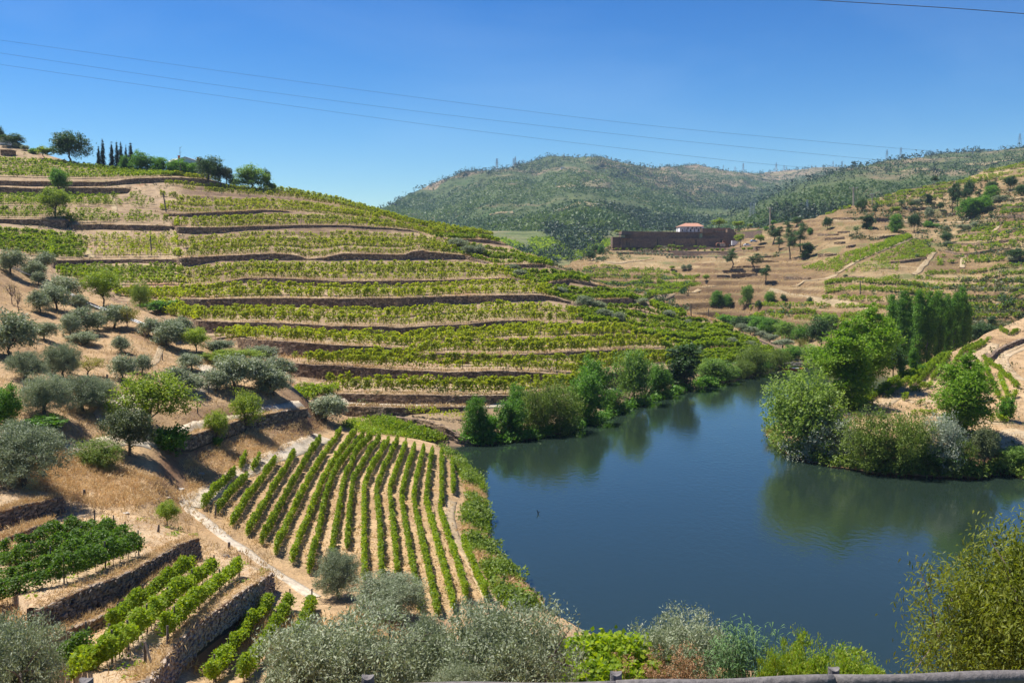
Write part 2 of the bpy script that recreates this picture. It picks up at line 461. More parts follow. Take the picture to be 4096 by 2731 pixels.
# --- near ground: olive slope, straw bank, flat vineyard, slope below the viewpoint
shore_l = [(1004, 1006), (1010, 1022), (1035, 1040), (1062, 1062), (1095, 1090), (1112, 1115), (1116, 1150), (1124, 1180), (1117, 1215), (1118, 1245),
           (1140, 1275), (1185, 1325), (1240, 1388), (1330, 1442), (1480, 1503), (1700, 1537), (2100, 1560), (2800, 1572)]
nctl = ctrl_of([(u, v, 'z', 0.0) for u, v in shore_l[1:]] + [
    (850, 1000, 'z', 1.8), (1000, 1052, 'z', 1.3), (1030, 1140, 'z', 1.6), (1085, 1290, 'z', 1.6), (800, 1100, 'z', 2.2), (715, 1320, 'z', 2.3),
    (600, 1255, 'z', 2.6), (465, 1172, 'z', 3.1), (530, 1090, 'z', 3.0), (640, 1060, 'z', 2.8), (740, 990, 'z', 2.4), (950, 1400, 'z', 2.1), (1110, 1385, 'z', 1.4),
    (900, 985, 'z', .8), (960, 1000, 'z', .4), (430, 1170, 'z', 3.3), (700, 1365, 'z', 2.5), (420, 1035, 'd', 101), (560, 985, 'd', 115), (690, 955, 'd', 128),
    (420, 998, 'd', 103), (560, 957, 'd', 118), (695, 937, 'd', 131), (500, 930, 'd', 117), (600, 900, 'd', 126), (480, 845, 'd', 131), (540, 870, 'd', 129),
    (420, 790, 'd', 141), (350, 870, 'd', 118), (250, 960, 'd', 97), (300, 920, 'd', 106), (190, 1020, 'd', 90), (100, 945, 'd', 92), (57, 1118, 'd', 75),
    (0, 900, 'd', 95), (0, 780, 'd', 116), (0, 680, 'd', 141), (0, 580, 'd', 172), (130, 690, 'd', 152), (200, 800, 'd', 126), (300, 780, 'd', 134),
    (330, 715, 'd', 157), (450, 770, 'd', 147), (600, 835, 'd', 142), (680, 890, 'd', 139), (250, 1080, 'd', 87), (350, 1100, 'd', 87), (200, 1130, 'd', 79),
    (-300, 900, 'd', 90), (-300, 560, 'd', 165), (-300, 1250, 'd', 60),
    (135, 1175, 'd', 74), (0, 1208, 'd', 67), (449, 1280, 'd', 69), (317, 1333, 'd', 59), (200, 1402, 'd', 51.5), (77, 1442, 'd', 46.5),
    (615, 1350, 'd', 66), (550, 1405, 'd', 59), (484, 1452, 'd', 54), (417, 1512, 'd', 48.5), (360, 1579, 'd', 45),
    (500, 1545, 'd', 50), (567, 1479, 'd', 56), (0, 1700, 'd', 32), (-300, 1600, 'd', 33), (900, 1750, 'd', 30), (1200, 1750, 'd', 30), (900, 1560, 'd', 47), (1250, 1560, 'd', 46),
    (1560, 1640, 'd', 45), (1800, 1700, 'd', 33), (2100, 1720, 'd', 30), (2250, 1800, 'd', 22), (2600, 1750, 'd', 26), (0, 1950, 'd', 12), (600, 1950, 'd', 11), (1176, 1930, 'd', 10.5), (1800, 1930, 'd', 10.5), (2500, 1930, 'd', 11)])
fN = tps(nctl, 2e-4)
uN = np.linspace(-700, 4870, 320)
vtN = lerp_line([(-700, 880), (0, 996), (105, 1045), (226, 1123), (348, 1158), (453, 1202), (575, 1245), (697, 1297), (784, 1337), (906, 1376), (1045, 1454), (1149, 1532),
                 (1219, 1593), (1254, 1628), (1393, 1668), (1567, 1680), (1672, 1712), (1760, 1735), (1916, 1810), (2090, 2050), (2264, 2290), (2438, 2450), (2786, 2580), (3831, 2655), (4876, 2670)], uN)
sh = np.array(shore_l, float) * 1.7415
def wet(U, V):
    """signed: >0 on the water side of the near shore (in sheet pixels)"""
    x = np.interp(V, sh[:, 1], sh[:, 0])
    return np.where(V < sh[0, 1], -50, U - x)
def postN(U, V, P):
    wv = wet(U, V)
    Dw = depth_z(U, V, -0.9)
    Pw = at(U, V, np.where(np.isfinite(Dw) & (Dw > 0), Dw, 100))
    return np.where((wv > 3)[..., None], Pw, floor_at(U, V, P, .15))
patch('N', 'olive_slope_ground', fN, uN, vtN, np.full(len(uN), 3396.), 210, M['bank'], amp=.3, fq=.22, skirt=[(6, 1.5), (25, 12), (40, 25)], post=postN)

# --- right bank with the little vineyard
rows = []
for x, y in [(620, 680), (560, 800), (400, 1000), (170, 1290), (250, 1390), (420, 1470), (700, 1530), (900, 1555)]:
    u, v = RG['Z1'](x, y); rows.append((u / 1.7415, v / 1.7415, 'z', 0.0))
for x, y in [(1300, 1360), (1700, 1385), (2050, 1395), (2200, 1350), (2348, 1392)]:
    u, v = RG['R6'](x, y); rows.append((u / 1.7415, v / 1.7415, 'z', 0.0))
for x, y, d in [(860, 1060, 138), (1150, 1000, 144), (1500, 1100, 134), (1900, 1160, 130), (2350, 1170, 129), (2150, 1350, 119), (2350, 1300, 121), (1000, 950, 147), (1300, 760, 160),
                (1500, 690, 168), (1650, 590, 178), (1850, 500, 188), (2060, 380, 202), (2352, 260, 222), (2100, 620, 174), (2350, 480, 189), (1900, 800, 157), (1400, 1000, 143), (1800, 1000, 143), (1200, 1250, 123), (1700, 1300, 121), (800, 900, 150)]:
    u, v = RG['Z1'](x, y); rows.append((u / 1.7415, v / 1.7415, 'd', d))
rows += [(2600, 1110, 'z', 0.0), (2600, 900, 'd', 150), (2600, 720, 'd', 200)]
fRB = tps(ctrl_of(rows), 2e-4)
uRB = np.linspace(3040, 4700, 200)
vtRB = lerp_line([(3040, 1760), (3100, 1700), (3220, 1640), (3289, 1600), (3400, 1636), (3466, 1593), (3606, 1504), (3700, 1471), (3770, 1425), (3862, 1383), (3960, 1327), (4096, 1271), (4700, 1040)], uRB)
shR = np.array([(3000, 1690), (3079, 1751), (3117, 1798), (3196, 1835), (3326, 1863), (3419, 1876), (3487, 1890), (3720, 1905), (3923, 1911), (4010, 1886), (4096, 1910), (4700, 1950)], float)
vbRB = np.interp(uRB, shR[:, 0], shR[:, 1]) + 40
def postRB(U, V, P):
    vs = np.interp(U, shR[:, 0], shR[:, 1])
    Pw = at(U, V, depth_z(U, V, -0.9))
    return np.where((V > vs + 2)[..., None], Pw, floor_at(U, V, P, .15))
patch('RB', 'right_bank_ground', fRB, uRB, vtRB, vbRB, 120, M['bank'], amp=.3, fq=.2, skirt=[(4, 1), (14, 7), (30, 12)], post=postRB)

# --- far right hillside
fRF = tps([(3289, 1467, 236), (3700, 1500, 212), (4100, 1500, 203), (4600, 1500, 200), (3170, 1440, 252), (2900, 1290, 362), (3100, 1330, 312), (3400, 1330, 285), (3078, 1245, 355), (3480, 1233, 325), (3300, 1180, 372),
           (4096, 1180, 320), (4096, 1330, 272), (2600, 1195, 385), (3136, 1160, 402), (3300, 1110, 412), (3841, 1073, 405), (4096, 1060, 395), (3774, 975, 470), (4096, 853, 480), (3300, 860, 560),
           (3571, 768, 600), (3943, 680, 640), (4096, 650, 640), (3300, 988, 475), (2420, 985, 612), (2600, 987, 616), (2750, 989, 616), (2900, 990, 612), (2700, 930, 650), (2950, 920, 640), (2400, 1020, 560), (2600, 1050, 525), (2350, 1045, 540),
           (2600, 1110, 455), (2350, 1110, 470), (2500, 1180, 405), (2870, 1050, 490), (2980, 1000, 535), (3050, 925, 600), (2250, 1090, 490), (4600, 600, 640), (4600, 1100, 370)], 3e-4)
uRF = np.linspace(2040, 4700, 420)
vtRF = lerp_line([(2040, 1112), (2200, 1082), (2300, 1040), (2360, 1010), (2430, 985), (2455, 968), (2500, 940), (2900, 925), (2990, 905), (3046, 912), (3080, 897), (3255, 868), (3300, 858), (3385, 826), (3469, 802), (3604, 762), (3740, 735),
                  (3858, 714), (3943, 680), (4096, 650), (4700, 545)], uRF)
vbRF = lerp_line([(2040, 1150), (2300, 1180), (2500, 1260), (2700, 1340), (2900, 1420), (3100, 1480), (3200, 1560), (4700, 1560)], uRF)
def postRF(U, V, P):
    """cut terraces: treads and risers, following the contours"""
    z = P[..., 2].copy()
    h = 2.6 + .5 * vnoise(P[..., 0] * .006, P[..., 1] * .006, 3)
    zz = z + 1.2 * fbm(P[..., 0] * .02, P[..., 1] * .02, 21, 3)
    k = zz / h; fr = k - np.floor(k)
    step = np.floor(k) + np.clip((fr - .86) / .14, 0, 1) * .92 + .08 * np.clip(fr / .86, 0, 1)
    amt = (.55 + .45 * np.clip((34 - z) / 12, 0, 1)) * np.clip((z - 2.5) / 2, 0, 1) * (.75 + .5 * vnoise(P[..., 0] * .015, P[..., 1] * .015, 8))
    # the smooth planted slope below the pines and the yard in front of the winery have no steps
    m = lambda x0, y0, x1, y1: np.exp(-(((U - (x0 + x1) / 2) / ((x1 - x0) / 2)) ** 4 + ((V - (y0 + y1) / 2) / ((y1 - y0) / 2)) ** 4))
    amt = amt * (1 - np.clip(m(3180, 930, 3760, 1110) + m(2380, 900, 3000, 1050) + .8 * m(3780, 880, 4200, 1060), 0, 1))
    P[..., 2] += amt * (step * h - zz)
    return P
patch('RF', 'dry_terraced_hillside', fRF, uRF, vtRF, vbRF, 260, M['farhill'], amp=.5, fq=.06, skirt=[(25, 3), (120, 40), (150, 60)], post=postRF)

# --- valley floor vineyards far off, and the mountains
fVF = tps([(2010, 960, 1050), (2400, 935, 1100), (2000, 1000, 950), (2500, 1000, 930), (2300, 1100, 700), (1950, 1100, 700), (2500, 1120, 650), (1800, 930, 1150), (2700, 930, 1100)], 1e-3)
uVF = np.linspace(1700, 2800, 120)
patch('VF', 'far_valley_ground', fVF, uVF, np.full(120, 925.), np.full(120, 1150.), 60, M['valley'], amp=1.0, fq=.01, skirt=[(200, 5)])
fM1 = tps([(1511, 851, 2300), (1627, 781, 2500), (1860, 687, 2900), (2197, 624, 3200), (2412, 629, 3300), (2732, 662, 3300), (3057, 693, 3700), (3371, 674, 3800), (1500, 960, 1500), (2000, 960, 1250), (2400, 950, 1200),
           (2700, 920, 1350), (2100, 800, 2050), (2500, 780, 2150), (2800, 780, 2300), (1700, 850, 2000), (3100, 820, 2300), (3300, 760, 2900), (1200, 1000, 1800), (3700, 640, 4000)], 1e-3)
uM = np.linspace(1350, 3800, 260)
vtM = lerp_line([(1350, 960), (1480, 866), (1511, 851), (1627, 781), (1773, 720), (1860, 687), (1947, 689), (2023, 680), (2104, 656), (2197, 624), (2296, 625), (2412, 629), (2470, 648), (2557, 668), (2615, 674), (2732, 662), (2790, 660),
                 (2877, 680), (2964, 690), (3057, 693), (3140, 684), (3208, 678), (3313, 668), (3371, 674), (3516, 671), (3800, 660)], uM)
rid = lambda U, V, s, a: 1 + a * (fbm(U * .0042 + V * .0021, V * .0052 - U * .0012, s, 5))
patch('M1', 'mountain', fM1, uM, vtM, np.full(len(uM), 1010.), 120, M['mountain'], amp=9, fq=.004, skirt=[(300, 60), (900, 300)], dist=lambda U, V: rid(U, V, 41, .5))
fM2 = tps([(2819, 909, 1300), (2935, 857, 1450), (3057, 799, 1600), (3255, 714, 1800), (3661, 630, 2050), (4096, 589, 2150), (3000, 900, 1000), (3400, 850, 900), (4096, 700, 1100), (2700, 960, 1100), (3300, 920, 780), (3700, 760, 1200), (4600, 520, 2200), (4600, 700, 1000)], 1e-3)
uM2 = np.linspace(2600, 4700, 200)
vtM2 = lerp_line([(2600, 975), (2700, 945), (2819, 909), (2935, 857), (3057, 799), (3150, 752), (3255, 714), (3371, 682), (3458, 662), (3545, 642), (3661, 630), (3749, 618), (3836, 611), (3952, 608), (4010, 602), (4096, 589), (4700, 505)], uM2)
patch('M2', 'wooded_ridge', fM2, uM2, vtM2, np.full(len(uM2), 1020.), 100, M['mountain'], amp=5, fq=.006, skirt=[(200, 40), (600, 200)], dist=lambda U, V: rid(U, V, 71, .3))

# --- base sheet out to the horizon, and the river
link('ground', mesh_np('ground', [(-9000, -400, -6), (9000, -400, -6), (9000, 9000, -6), (-9000, 9000, -6)], np.array([[0, 1, 2, 3]])), M['valley'], kind='structure')
m, t, out = mat_new('river_water')
p = coords(t)
bs = t.nodes.new('ShaderNodeBsdfPrincipled')
bs.inputs['Base Color'].default_value = (.016, .028, .020, 1)
bs.inputs['IOR'].default_value = 1.33
bs.inputs['Roughness'].default_value = .05
bs.inputs['Specular IOR Level'].default_value = .85
n1, n2 = noise(t, 1.7, 3, .6, coords(t, (1, .55, 1))), noise(t, .05, 3, .6, coords(t, (1, .5, 1)))
r2 = ramp(t, n2, [(.38, (.25, .25, .25)), (.62, (1, 1, 1))])
hgt = mix(t, (0, 0, 0), n1, r2)
t.links.new(bump(t, hgt, .30, .12), bs.inputs['Normal'])
t.links.new(bs.outputs[0], out.inputs[0])
M['water'] = m
link('river_water', mesh_np('river_water', [(-60, 15, 0), (420, 15, 0), (420, 420, 0), (-60, 420, 0)], np.array([[0, 1, 2, 3]])), M['water'], kind='structure')

# --- the terraced vineyard hill: walls and planted beds, one above the other
fH = tps(ctrl_of([(1100, 1024, 'z', 0), (1300, 992, 'z', 0), (1480, 924, 'z', 0), (1640, 884, 'z', 0), (1790, 850, 'z', 0), (1000, 935, 'd', 147), (780, 930, 'd', 150), (700, 890, 'd', 157), (560, 780, 'd', 192), (450, 740, 'd', 208),
                  (330, 690, 'd', 232), (150, 640, 'd', 255), (0, 575, 'd', 275), (0, 330, 'd', 420), (200, 400, 'd', 385), (450, 425, 'd', 380), (640, 435, 'd', 398), (800, 465, 'd', 385), (1000, 535, 'd', 345), (1150, 560, 'd', 335),
                  (1300, 625, 'd', 292), (1500, 690, 'd', 272), (1640, 745, 'd', 255), (1740, 785, 'd', 248), (-200, 400, 'd', 370), (-420, 400, 'd', 350), (-420, 575, 'd', 270), (-420, 700, 'd', 225), (1000, 800, 'd', 186), (600, 1000, 'd', 140)]), 3e-4)
sil = [(-150, 540)] + pts('R1', (0, 215), (150, 240), (350, 300), (500, 345), (580, 352), (900, 392), (1200, 425), (1400, 447), (1560, 492), (1700, 515), (1900, 530), (2100, 562), (2351, 618)) + \
      pts('R2', (250, 690), (500, 765), (700, 800), (850, 820), (1040, 855), (1120, 900), (1300, 985), (1480, 1050), (1600, 1100), (1820, 1200), (2030, 1270), (2240, 1340)) + \
      pts('Q3', (0, 680), (130, 700), (320, 760), (500, 810), (640, 860), (780, 910), (900, 975), (1050, 1050), (1200, 1110), (1340, 1170), (1400, 1200))
L0 = [(-150, 1150), (215, 1250), (470, 1330), (700, 1460), (950, 1550), (1150, 1610), (1250, 1655), (1366, 1690), (1560, 1706), (1750, 1738), (1800, 1757), (1900, 1778), (2000, 1776), (2100, 1764), (2250, 1733), (2380, 1697), (2470, 1662), (2600, 1617),
      (2732, 1577), (2850, 1541), (2950, 1511), (3050, 1485), (3135, 1462)]
LINES = [
 ('A', [(-150, 1130, 1130), (215, 1225, 1225), (470, 1310, 1310), (700, 1430, 1430), (950, 1520, 1520), (1150, 1575, 1575), (1300, 1618, 1618)] + pts('R5', (-60, 905, 905), (-30, 905, 960), (160, 905, 975), (330, 912, 990), (450, 915, 955), (870, 910, 926), (1000, 905, 905), (1300, 895, 895), (1600, 835, 835), (1860, 792, 792), (2240, 722, 722)) + [(2868, 1492, 1492), (2944, 1472, 1472), (3097, 1442, 1442)]),
 ('1', [(-150, 1124, 1124), (215, 1210, 1210), (470, 1295, 1295), (700, 1410, 1410), (950, 1490, 1490), (1150, 1540, 1540), (1300, 1565, 1565)] + pts('R5', (-40, 818, 818), (-20, 818, 872), (430, 825, 888), (900, 832, 890), (1150, 830, 878), (1300, 815, 850), (1600, 772, 792), (1780, 740, 745), (1850, 672, 775), (1930, 668, 768), (2100, 665, 722), (2240, 650, 714), (2330, 630, 690)) + pts('Q3', (240, 1350, 1475), (500, 1400, 1400), (700, 1355, 1355), (900, 1300, 1300), (1300, 1250, 1250))),
 ('2', [(-150, 1118, 1118), (215, 1195, 1195), (470, 1275, 1275), (700, 1385, 1385)] + pts('R4', (1700, 592, 592), (1990, 606, 606), (2010, 610, 690), (2351, 625, 710)) + pts('R5', (150, 640, 705), (420, 655, 720), (560, 660, 730), (750, 672, 745), (900, 665, 740), (1100, 660, 732), (1250, 668, 728), (1500, 683, 722), (1590, 688, 715), (1610, 690, 690), (1860, 642, 642), (2290, 600, 600)) + [(2868, 1444, 1444), (2983, 1421, 1421), (3109, 1406, 1406)]),
 ('3', [(-150, 1112, 1112), (215, 1180, 1180), (470, 1255, 1255), (700, 1360, 1360), (950, 1425, 1425)] + pts('R4', (1850, 562, 562), (2351, 590, 590)) + pts('R5', (200, 586, 586), (430, 582, 582), (600, 548, 585), (700, 538, 588), (860, 540, 592), (1000, 550, 592), (1200, 548, 590), (1420, 540, 562), (1500, 530, 555), (1700, 525, 548), (2000, 510, 542), (2250, 510, 545), (2262, 520, 520)) + pts('Q3', (300, 1190, 1190), (480, 1186, 1186), (492, 1177, 1207), (700, 1152, 1178), (850, 1158, 1180), (990, 1165, 1170), (1100, 1163, 1163), (1330, 1178, 1178))),
 ('4', [(-150, 1105, 1105), (215, 1165, 1165), (470, 1240, 1240), (700, 1330, 1330)] + pts('R4', (1400, 482, 482), (1640, 434, 434), (1655, 435, 500), (1750, 445, 525), (1850, 452, 545), (2000, 460, 552), (2351, 485, 568)) + pts('R5', (200, 490, 563), (430, 510, 545), (600, 490, 512), (760, 468, 490), (950, 475, 482), (1080, 445, 475), (1180, 441, 470), (1300, 440, 464), (1500, 431, 450), (1700, 420, 438), (1900, 415, 430), (2080, 425, 428), (2200, 440, 440), (2351, 455, 455)) + pts('Q3', (420, 1095, 1095), (780, 1050, 1050), (900, 1090, 1090), (1340, 1174, 1174))),
 ('5', [(-150, 1095, 1095), (215, 1150, 1150), (470, 1215, 1215), (700, 1275, 1275)] + pts('R4', (1335, 315, 315), (1360, 315, 385), (1600, 325, 390), (1900, 330, 385), (2351, 350, 405)) + pts('R5', (0, 355, 412), (300, 355, 415), (390, 365, 418), (470, 358, 412), (600, 350, 408), (700, 346, 400), (860, 340, 388), (1050, 318, 375), (1200, 312, 355), (1300, 315, 350), (1350, 318, 322), (1400, 330, 350), (1500, 328, 348), (1700, 335, 350), (1890, 340, 355), (1920, 345, 345), (2030, 380, 388), (2200, 372, 390), (2351, 388, 396)) + pts('Q3', (100, 962, 972), (350, 990, 1005), (580, 1025, 1035), (640, 1020, 1022), (735, 968, 968), (850, 992, 992), (1000, 1050, 1050), (1200, 1120, 1120), (1340, 1173, 1173))),
 ('6', [(-150, 1080, 1080), (215, 1130, 1130), (470, 1190, 1190), (680, 1203, 1203)] + pts('R4', (1235, 165, 165), (1250, 165, 230), (1400, 168, 238), (1500, 165, 230), (1900, 160, 215), (2351, 165, 225)) + pts('R5', (250, 162, 228), (400, 160, 228), (450, 158, 215), (540, 156, 205), (700, 150, 198), (900, 143, 190), (1080, 140, 180), (1340, 135, 168), (1400, 140, 165), (1480, 155, 178), (1550, 180, 190), (1600, 190, 190)) + pts('R2', (1740, 1288, 1288), (1770, 1288, 1303), (1990, 1280, 1303), (2010, 1290, 1290), (2100, 1320, 1320)) + pts('Q3', (280, 835, 835), (300, 838, 855), (430, 828, 850), (560, 832, 838), (800, 925, 925), (1000, 1035, 1035), (1340, 1172.5, 1172.5))),
 ('7', [(-150, 1060, 1060), (215, 1110, 1110)] + pts('R1', (780, 1202, 1202), (810, 1203, 1238), (1100, 1205, 1230), (1430, 1188, 1210), (1470, 1175, 1205), (1600, 1155, 1178), (1700, 1140, 1165), (2000, 1145, 1185), (2351, 1165, 1200)) + pts('R5', (300, 40, 76), (640, 36, 62), (700, 35, 55), (900, 28, 45), (1180, 22, 36), (1260, 40, 55), (1370, 80, 88)) + pts('R2', (1420, 1175, 1190), (1450, 1165, 1185), (1560, 1150, 1165), (1680, 1165, 1185), (1820, 1200, 1208), (1900, 1227, 1227), (2351, 1378, 1378)) + pts('Q3', (1340, 1172, 1172))),
 ('8', [(-150, 1010, 1010), (200, 1037, 1037)] + pts('R1', (370, 1020, 1075), (500, 1018, 1060), (600, 1015, 1040), (900, 1013, 1035), (1225, 1012, 1040), (1240, 1005, 1058), (1280, 1000, 1056), (1400, 995, 1030), (1500, 988, 1015), (1900, 972, 1010), (2050, 985, 1010), (2110, 1008, 1012), (2230, 1000, 1015), (2351, 972, 1005)) + pts('R2', (430, 980, 1005), (480, 960, 1000), (560, 950, 1000), (600, 962, 1002), (700, 970, 1002), (850, 985, 1005), (990, 1030, 1037), (1040, 1045, 1045), (1090, 1048, 1060), (1170, 1045, 1062), (1400, 1048, 1062), (1580, 1100, 1106), (1620, 1114, 1114), (2351, 1377, 1377)) + pts('Q3', (1340, 1171.5, 1171.5))),
 ('9', [(-150, 875, 888)] + pts('R1', (0, 735, 762), (280, 738, 780), (450, 742, 802), (475, 775, 780), (500, 775, 810), (700, 772, 805), (1100, 780, 815), (1180, 785, 815), (1205, 795, 800), (1225, 790, 832), (1500, 793, 822), (1700, 785, 803), (2000, 778, 790), (2351, 775, 785)) + pts('R2', (200, 788, 796), (350, 797, 803), (500, 815, 820), (560, 835, 838), (640, 862, 865), (750, 872, 880), (870, 873, 885), (1000, 875, 897), (1120, 903, 910), (1150, 917, 917), (1820, 1203, 1203), (2351, 1376, 1376)) + pts('Q3', (1340, 1171, 1171))),
 ('10', [(-150, 828, 828)] + pts('R1', (800, 655, 655), (1100, 690, 690), (1150, 698, 715), (1250, 698, 718), (1600, 683, 700), (1800, 670, 680), (2100, 690, 690), (2351, 715, 715)) + pts('R2', (300, 738, 738), (500, 790, 790), (700, 833, 833), (850, 850, 850), (1110, 899, 899), (1820, 1202, 1202), (2351, 1375.6, 1375.6)) + pts('Q3', (1340, 1170.6, 1170.6))),
 ('11', [(-150, 745, 772)] + pts('R1', (0, 515, 560), (270, 525, 570), (400, 520, 560), (640, 520, 568), (860, 522, 555), (900, 530, 530), (1100, 520, 520), (1200, 530, 530), (1600, 560, 560), (2000, 585, 585), (2351, 645, 645)) + pts('R2', (250, 712, 712), (500, 778, 778), (700, 812, 812), (1040, 868, 868), (1820, 1201, 1201), (2351, 1375.4, 1375.4)) + pts('Q3', (1340, 1170.3, 1170.3))),
 ('12', [(-150, 720, 740)] + pts('R1', (0, 470, 505), (200, 476, 508), (500, 478, 510), (700, 480, 508), (800, 472, 503), (880, 460, 495), (950, 455, 490), (1100, 450, 482), (1250, 450, 485), (1400, 458, 490), (1500, 480, 495), (1560, 493, 498), (1600, 503, 503), (1900, 536, 536), (2351, 622, 622)) + pts('R2', (250, 694, 694), (500, 769, 769), (1040, 860, 860), (1820, 1200.6, 1200.6), (2351, 1375.2, 1375.2)) + pts('Q3', (1340, 1170.1, 1170.1))),
]
uH = np.linspace(-720, 3128, 600)
vs_ = lerp_line(sil, uH)
prev_v = lerp_line(L0, uH)
D0 = fH(uH, prev_v)
Drow = D0.copy()
base0 = at(uH, prev_v, D0)
hill_rows = []          # 3D rows of the loft
HL = {}                 # line name -> dict(base, top, h px)
def sm(a, k=2):
    for _ in range(k): a = np.concatenate([a[:1], (a[:-2] + 2 * a[1:-1] + a[2:]) / 4, a[-1:]])
    return a
prev_top = base0
prevD = D0
STEPS = {'A': 0, '1': 0, '2': 2, '3': 2, '4': 2, '5': 3, '6': 3, '7': 2, '8': 4, '9': 5, '10': 3, '11': 4, '12': 2, 'top': 2}
stepw = np.clip((uH - 690) / 80, 0, 1)
def bed_rows(P0, P1, n, seed, N=0):
    out = []
    for k in range(1, n):
        t = k / n
        q = P0 * (1 - t) + P1 * t
        if N:                                                   # a low bank below every row of vines
            fr = t * N % 1.0
            st = (math.floor(t * N) + np.clip((fr - .72) / .28, 0, 1)) / N
            q[:, 2] += stepw * .85 * (st - t) * (P1[:, 2] - P0[:, 2])
        q[:, 2] += .5 * fbm(q[:, 0] * .12, q[:, 1] * .12 + k, seed, 3) * np.clip(np.linalg.norm(P1 - P0, axis=1) / 4, 0, 1)
        out.append(q)
    return out
hill_rows.append(base0 + np.array([0, -3, -2.0])); hill_rows.append(base0)
for li, (nm, ln) in enumerate(LINES):
    a = np.array(sorted(ln), float)
    vt, vb = np.interp(uH, a[:, 0], a[:, 1]), np.interp(uH, a[:, 0], a[:, 2])
    wob = 3.0 * fbm(uH * .012, uH * 0 + li * 7.3, 5, 4)
    vt, vb = vt + wob + 1.2 * fbm(uH * .06, uH * 0 + li * 3.1, 9, 3) * (vb - vt > 2), vb + wob
    vb = np.minimum(vb, prev_v - .25); vt = np.minimum(vt, vb)
    vt = np.maximum(vt, vs_ + .12 * (len(LINES) - li)); vb = np.maximum(vb, vt)
    vt = np.minimum(vt, prev_v - .2); vb = np.minimum(vb, prev_v - .1)
    Db = np.maximum(fH(uH, vb), prevD + .15)
    # a bed never falls back towards the hill: keep it level or rising
    B = at(uH, vb, Db)
    zfl = prev_top[:, 2] + .03 * (Db - prevD)
    Dn = Db.copy()
    T = at(uH, vt, Dn + .12)
    HL[nm] = dict(B=B, T=T, px=vb - vt)
    hill_rows += bed_rows(prev_top, B, 4 if not STEPS[nm] else 6 * STEPS[nm], 30 + li, STEPS[nm]) + [B, T]
    HL[nm]['below'] = prev_top
    prev_top, prevD, prev_v = T, Dn + .12, vt
C = at(uH, vs_, np.maximum(fH(uH, vs_), prevD + .3))
HL['top'] = dict(B=C, T=C, px=uH * 0, below=prev_top)
hill_rows += bed_rows(prev_top, C, 12, 60, 2) + [C]
for dd, dz in ((5, .3), (20, 3), (60, 16), (120, 50)):
    q = C.copy(); q[:, :2] *= ((q[:, 1] + dd) / q[:, 1])[:, None]; q[:, 2] -= dz * np.clip(C[:, 2] / 20, .15, 1)
    hill_rows.append(q)
HP = np.stack(hill_rows)
ho = link('vineyard_hill_ground', mesh_np('vineyard_hill_ground', HP.reshape(-1, 3), grid_faces(*HP.shape[:2])), M['terrace'], kind='structure')
PATCH['H'] = dict(obj=ho, P=HP, f=fH)
bpy.context.view_layer.update()

BV = {}
def bvh(pn):
    if pn not in BV:
        me = PATCH[pn]['obj'].data
        v = np.empty(len(me.vertices) * 3, np.float32); me.vertices.foreach_get('co', v)
        f = np.empty(len(me.loops), np.int32); me.loops.foreach_get('vertex_index', f)
        BV[pn] = BVHTree.FromPolygons(v.reshape(-1, 3).tolist(), f.reshape(-1, 4).tolist())
    return BV[pn]
EYE = Vector((0, 0, CAMZ)); DOWN = Vector((0, 0, -1))
def cast(pn, u, v):
    loc = bvh(pn).ray_cast(EYE, Vector(rays(u, v)).normalized())[0]
    return None if loc is None else np.array(loc)
def hit(pn, u, v):
    """where the sight line (u, v) meets a piece of ground"""
    p = cast(pn, u, v)
    return p if p is not None else at(u, v, float(PATCH[pn]['f'](np.array([u]), np.array([v]))[0]))
def drop(pn, x, y, z0=400):
    loc = bvh(pn).ray_cast(Vector((x, y, z0)), DOWN)[0]
    return None if loc is None else loc[2]
def poly3(pn, region, *xy):
    return np.array([hit(pn, *RG[region](x, y)) for x, y in xy])
def resample(P, step):
    P = np.asarray(P, float)
    s = np.concatenate([[0], np.cumsum(np.linalg.norm(np.diff(P, axis=0), axis=1))])
    n = max(2, int(round(s[-1] / step)) + 1)
    q = np.linspace(0, s[-1], n)
    return np.stack([np.interp(q, s, P[:, k]) for k in range(3)], -1)
def smooth_line(P, k=3):
    P = np.array(P, float)
    for _ in range(k):
        P[1:-1] = (P[:-2] + 2 * P[1:-1] + P[2:]) / 4
    return P
def strip(name, pn, P, width, mat, lift=.05, step=1.0, ragged=.15, tol=2.0, **props):
    """a track or path laid on the ground"""
    P = smooth_line(resample(P, step), 4)
    t = unit(np.gradient(P, axis=0)); side = unit(np.stack([t[:, 1], -t[:, 0], 0 * t[:, 0]], -1))
    wd = np.interp(np.linspace(0, 1, len(P)), np.linspace(0, 1, len(np.atleast_1d(width))), np.atleast_1d(width)) if np.ndim(width) else np.full(len(P), width)
    K = 5
    rows_ = []
    for j in range(K):
        s = (j / (K - 1) - .5)
        e = wd * (1 + ragged * (rng.random(len(P)) - .5)) * s
        q = P + side * e[:, None]
        for i in range(len(q)):
            z = drop(pn, q[i, 0], q[i, 1], P[i, 2] + 3)
            q[i, 2] = (z if z is not None and abs(z - P[i, 2]) < tol else P[i, 2]) + lift
        rows_.append(q)
    G = np.stack(rows_)
    edge = G[[0, -1]].copy(); edge[:, :, 2] -= .25
    G = np.concatenate([edge[:1], G, edge[1:]])
    return link(name, mesh_np(name, G.reshape(-1, 3), grid_faces(*G.shape[:2]), smooth=True), mat, **props)

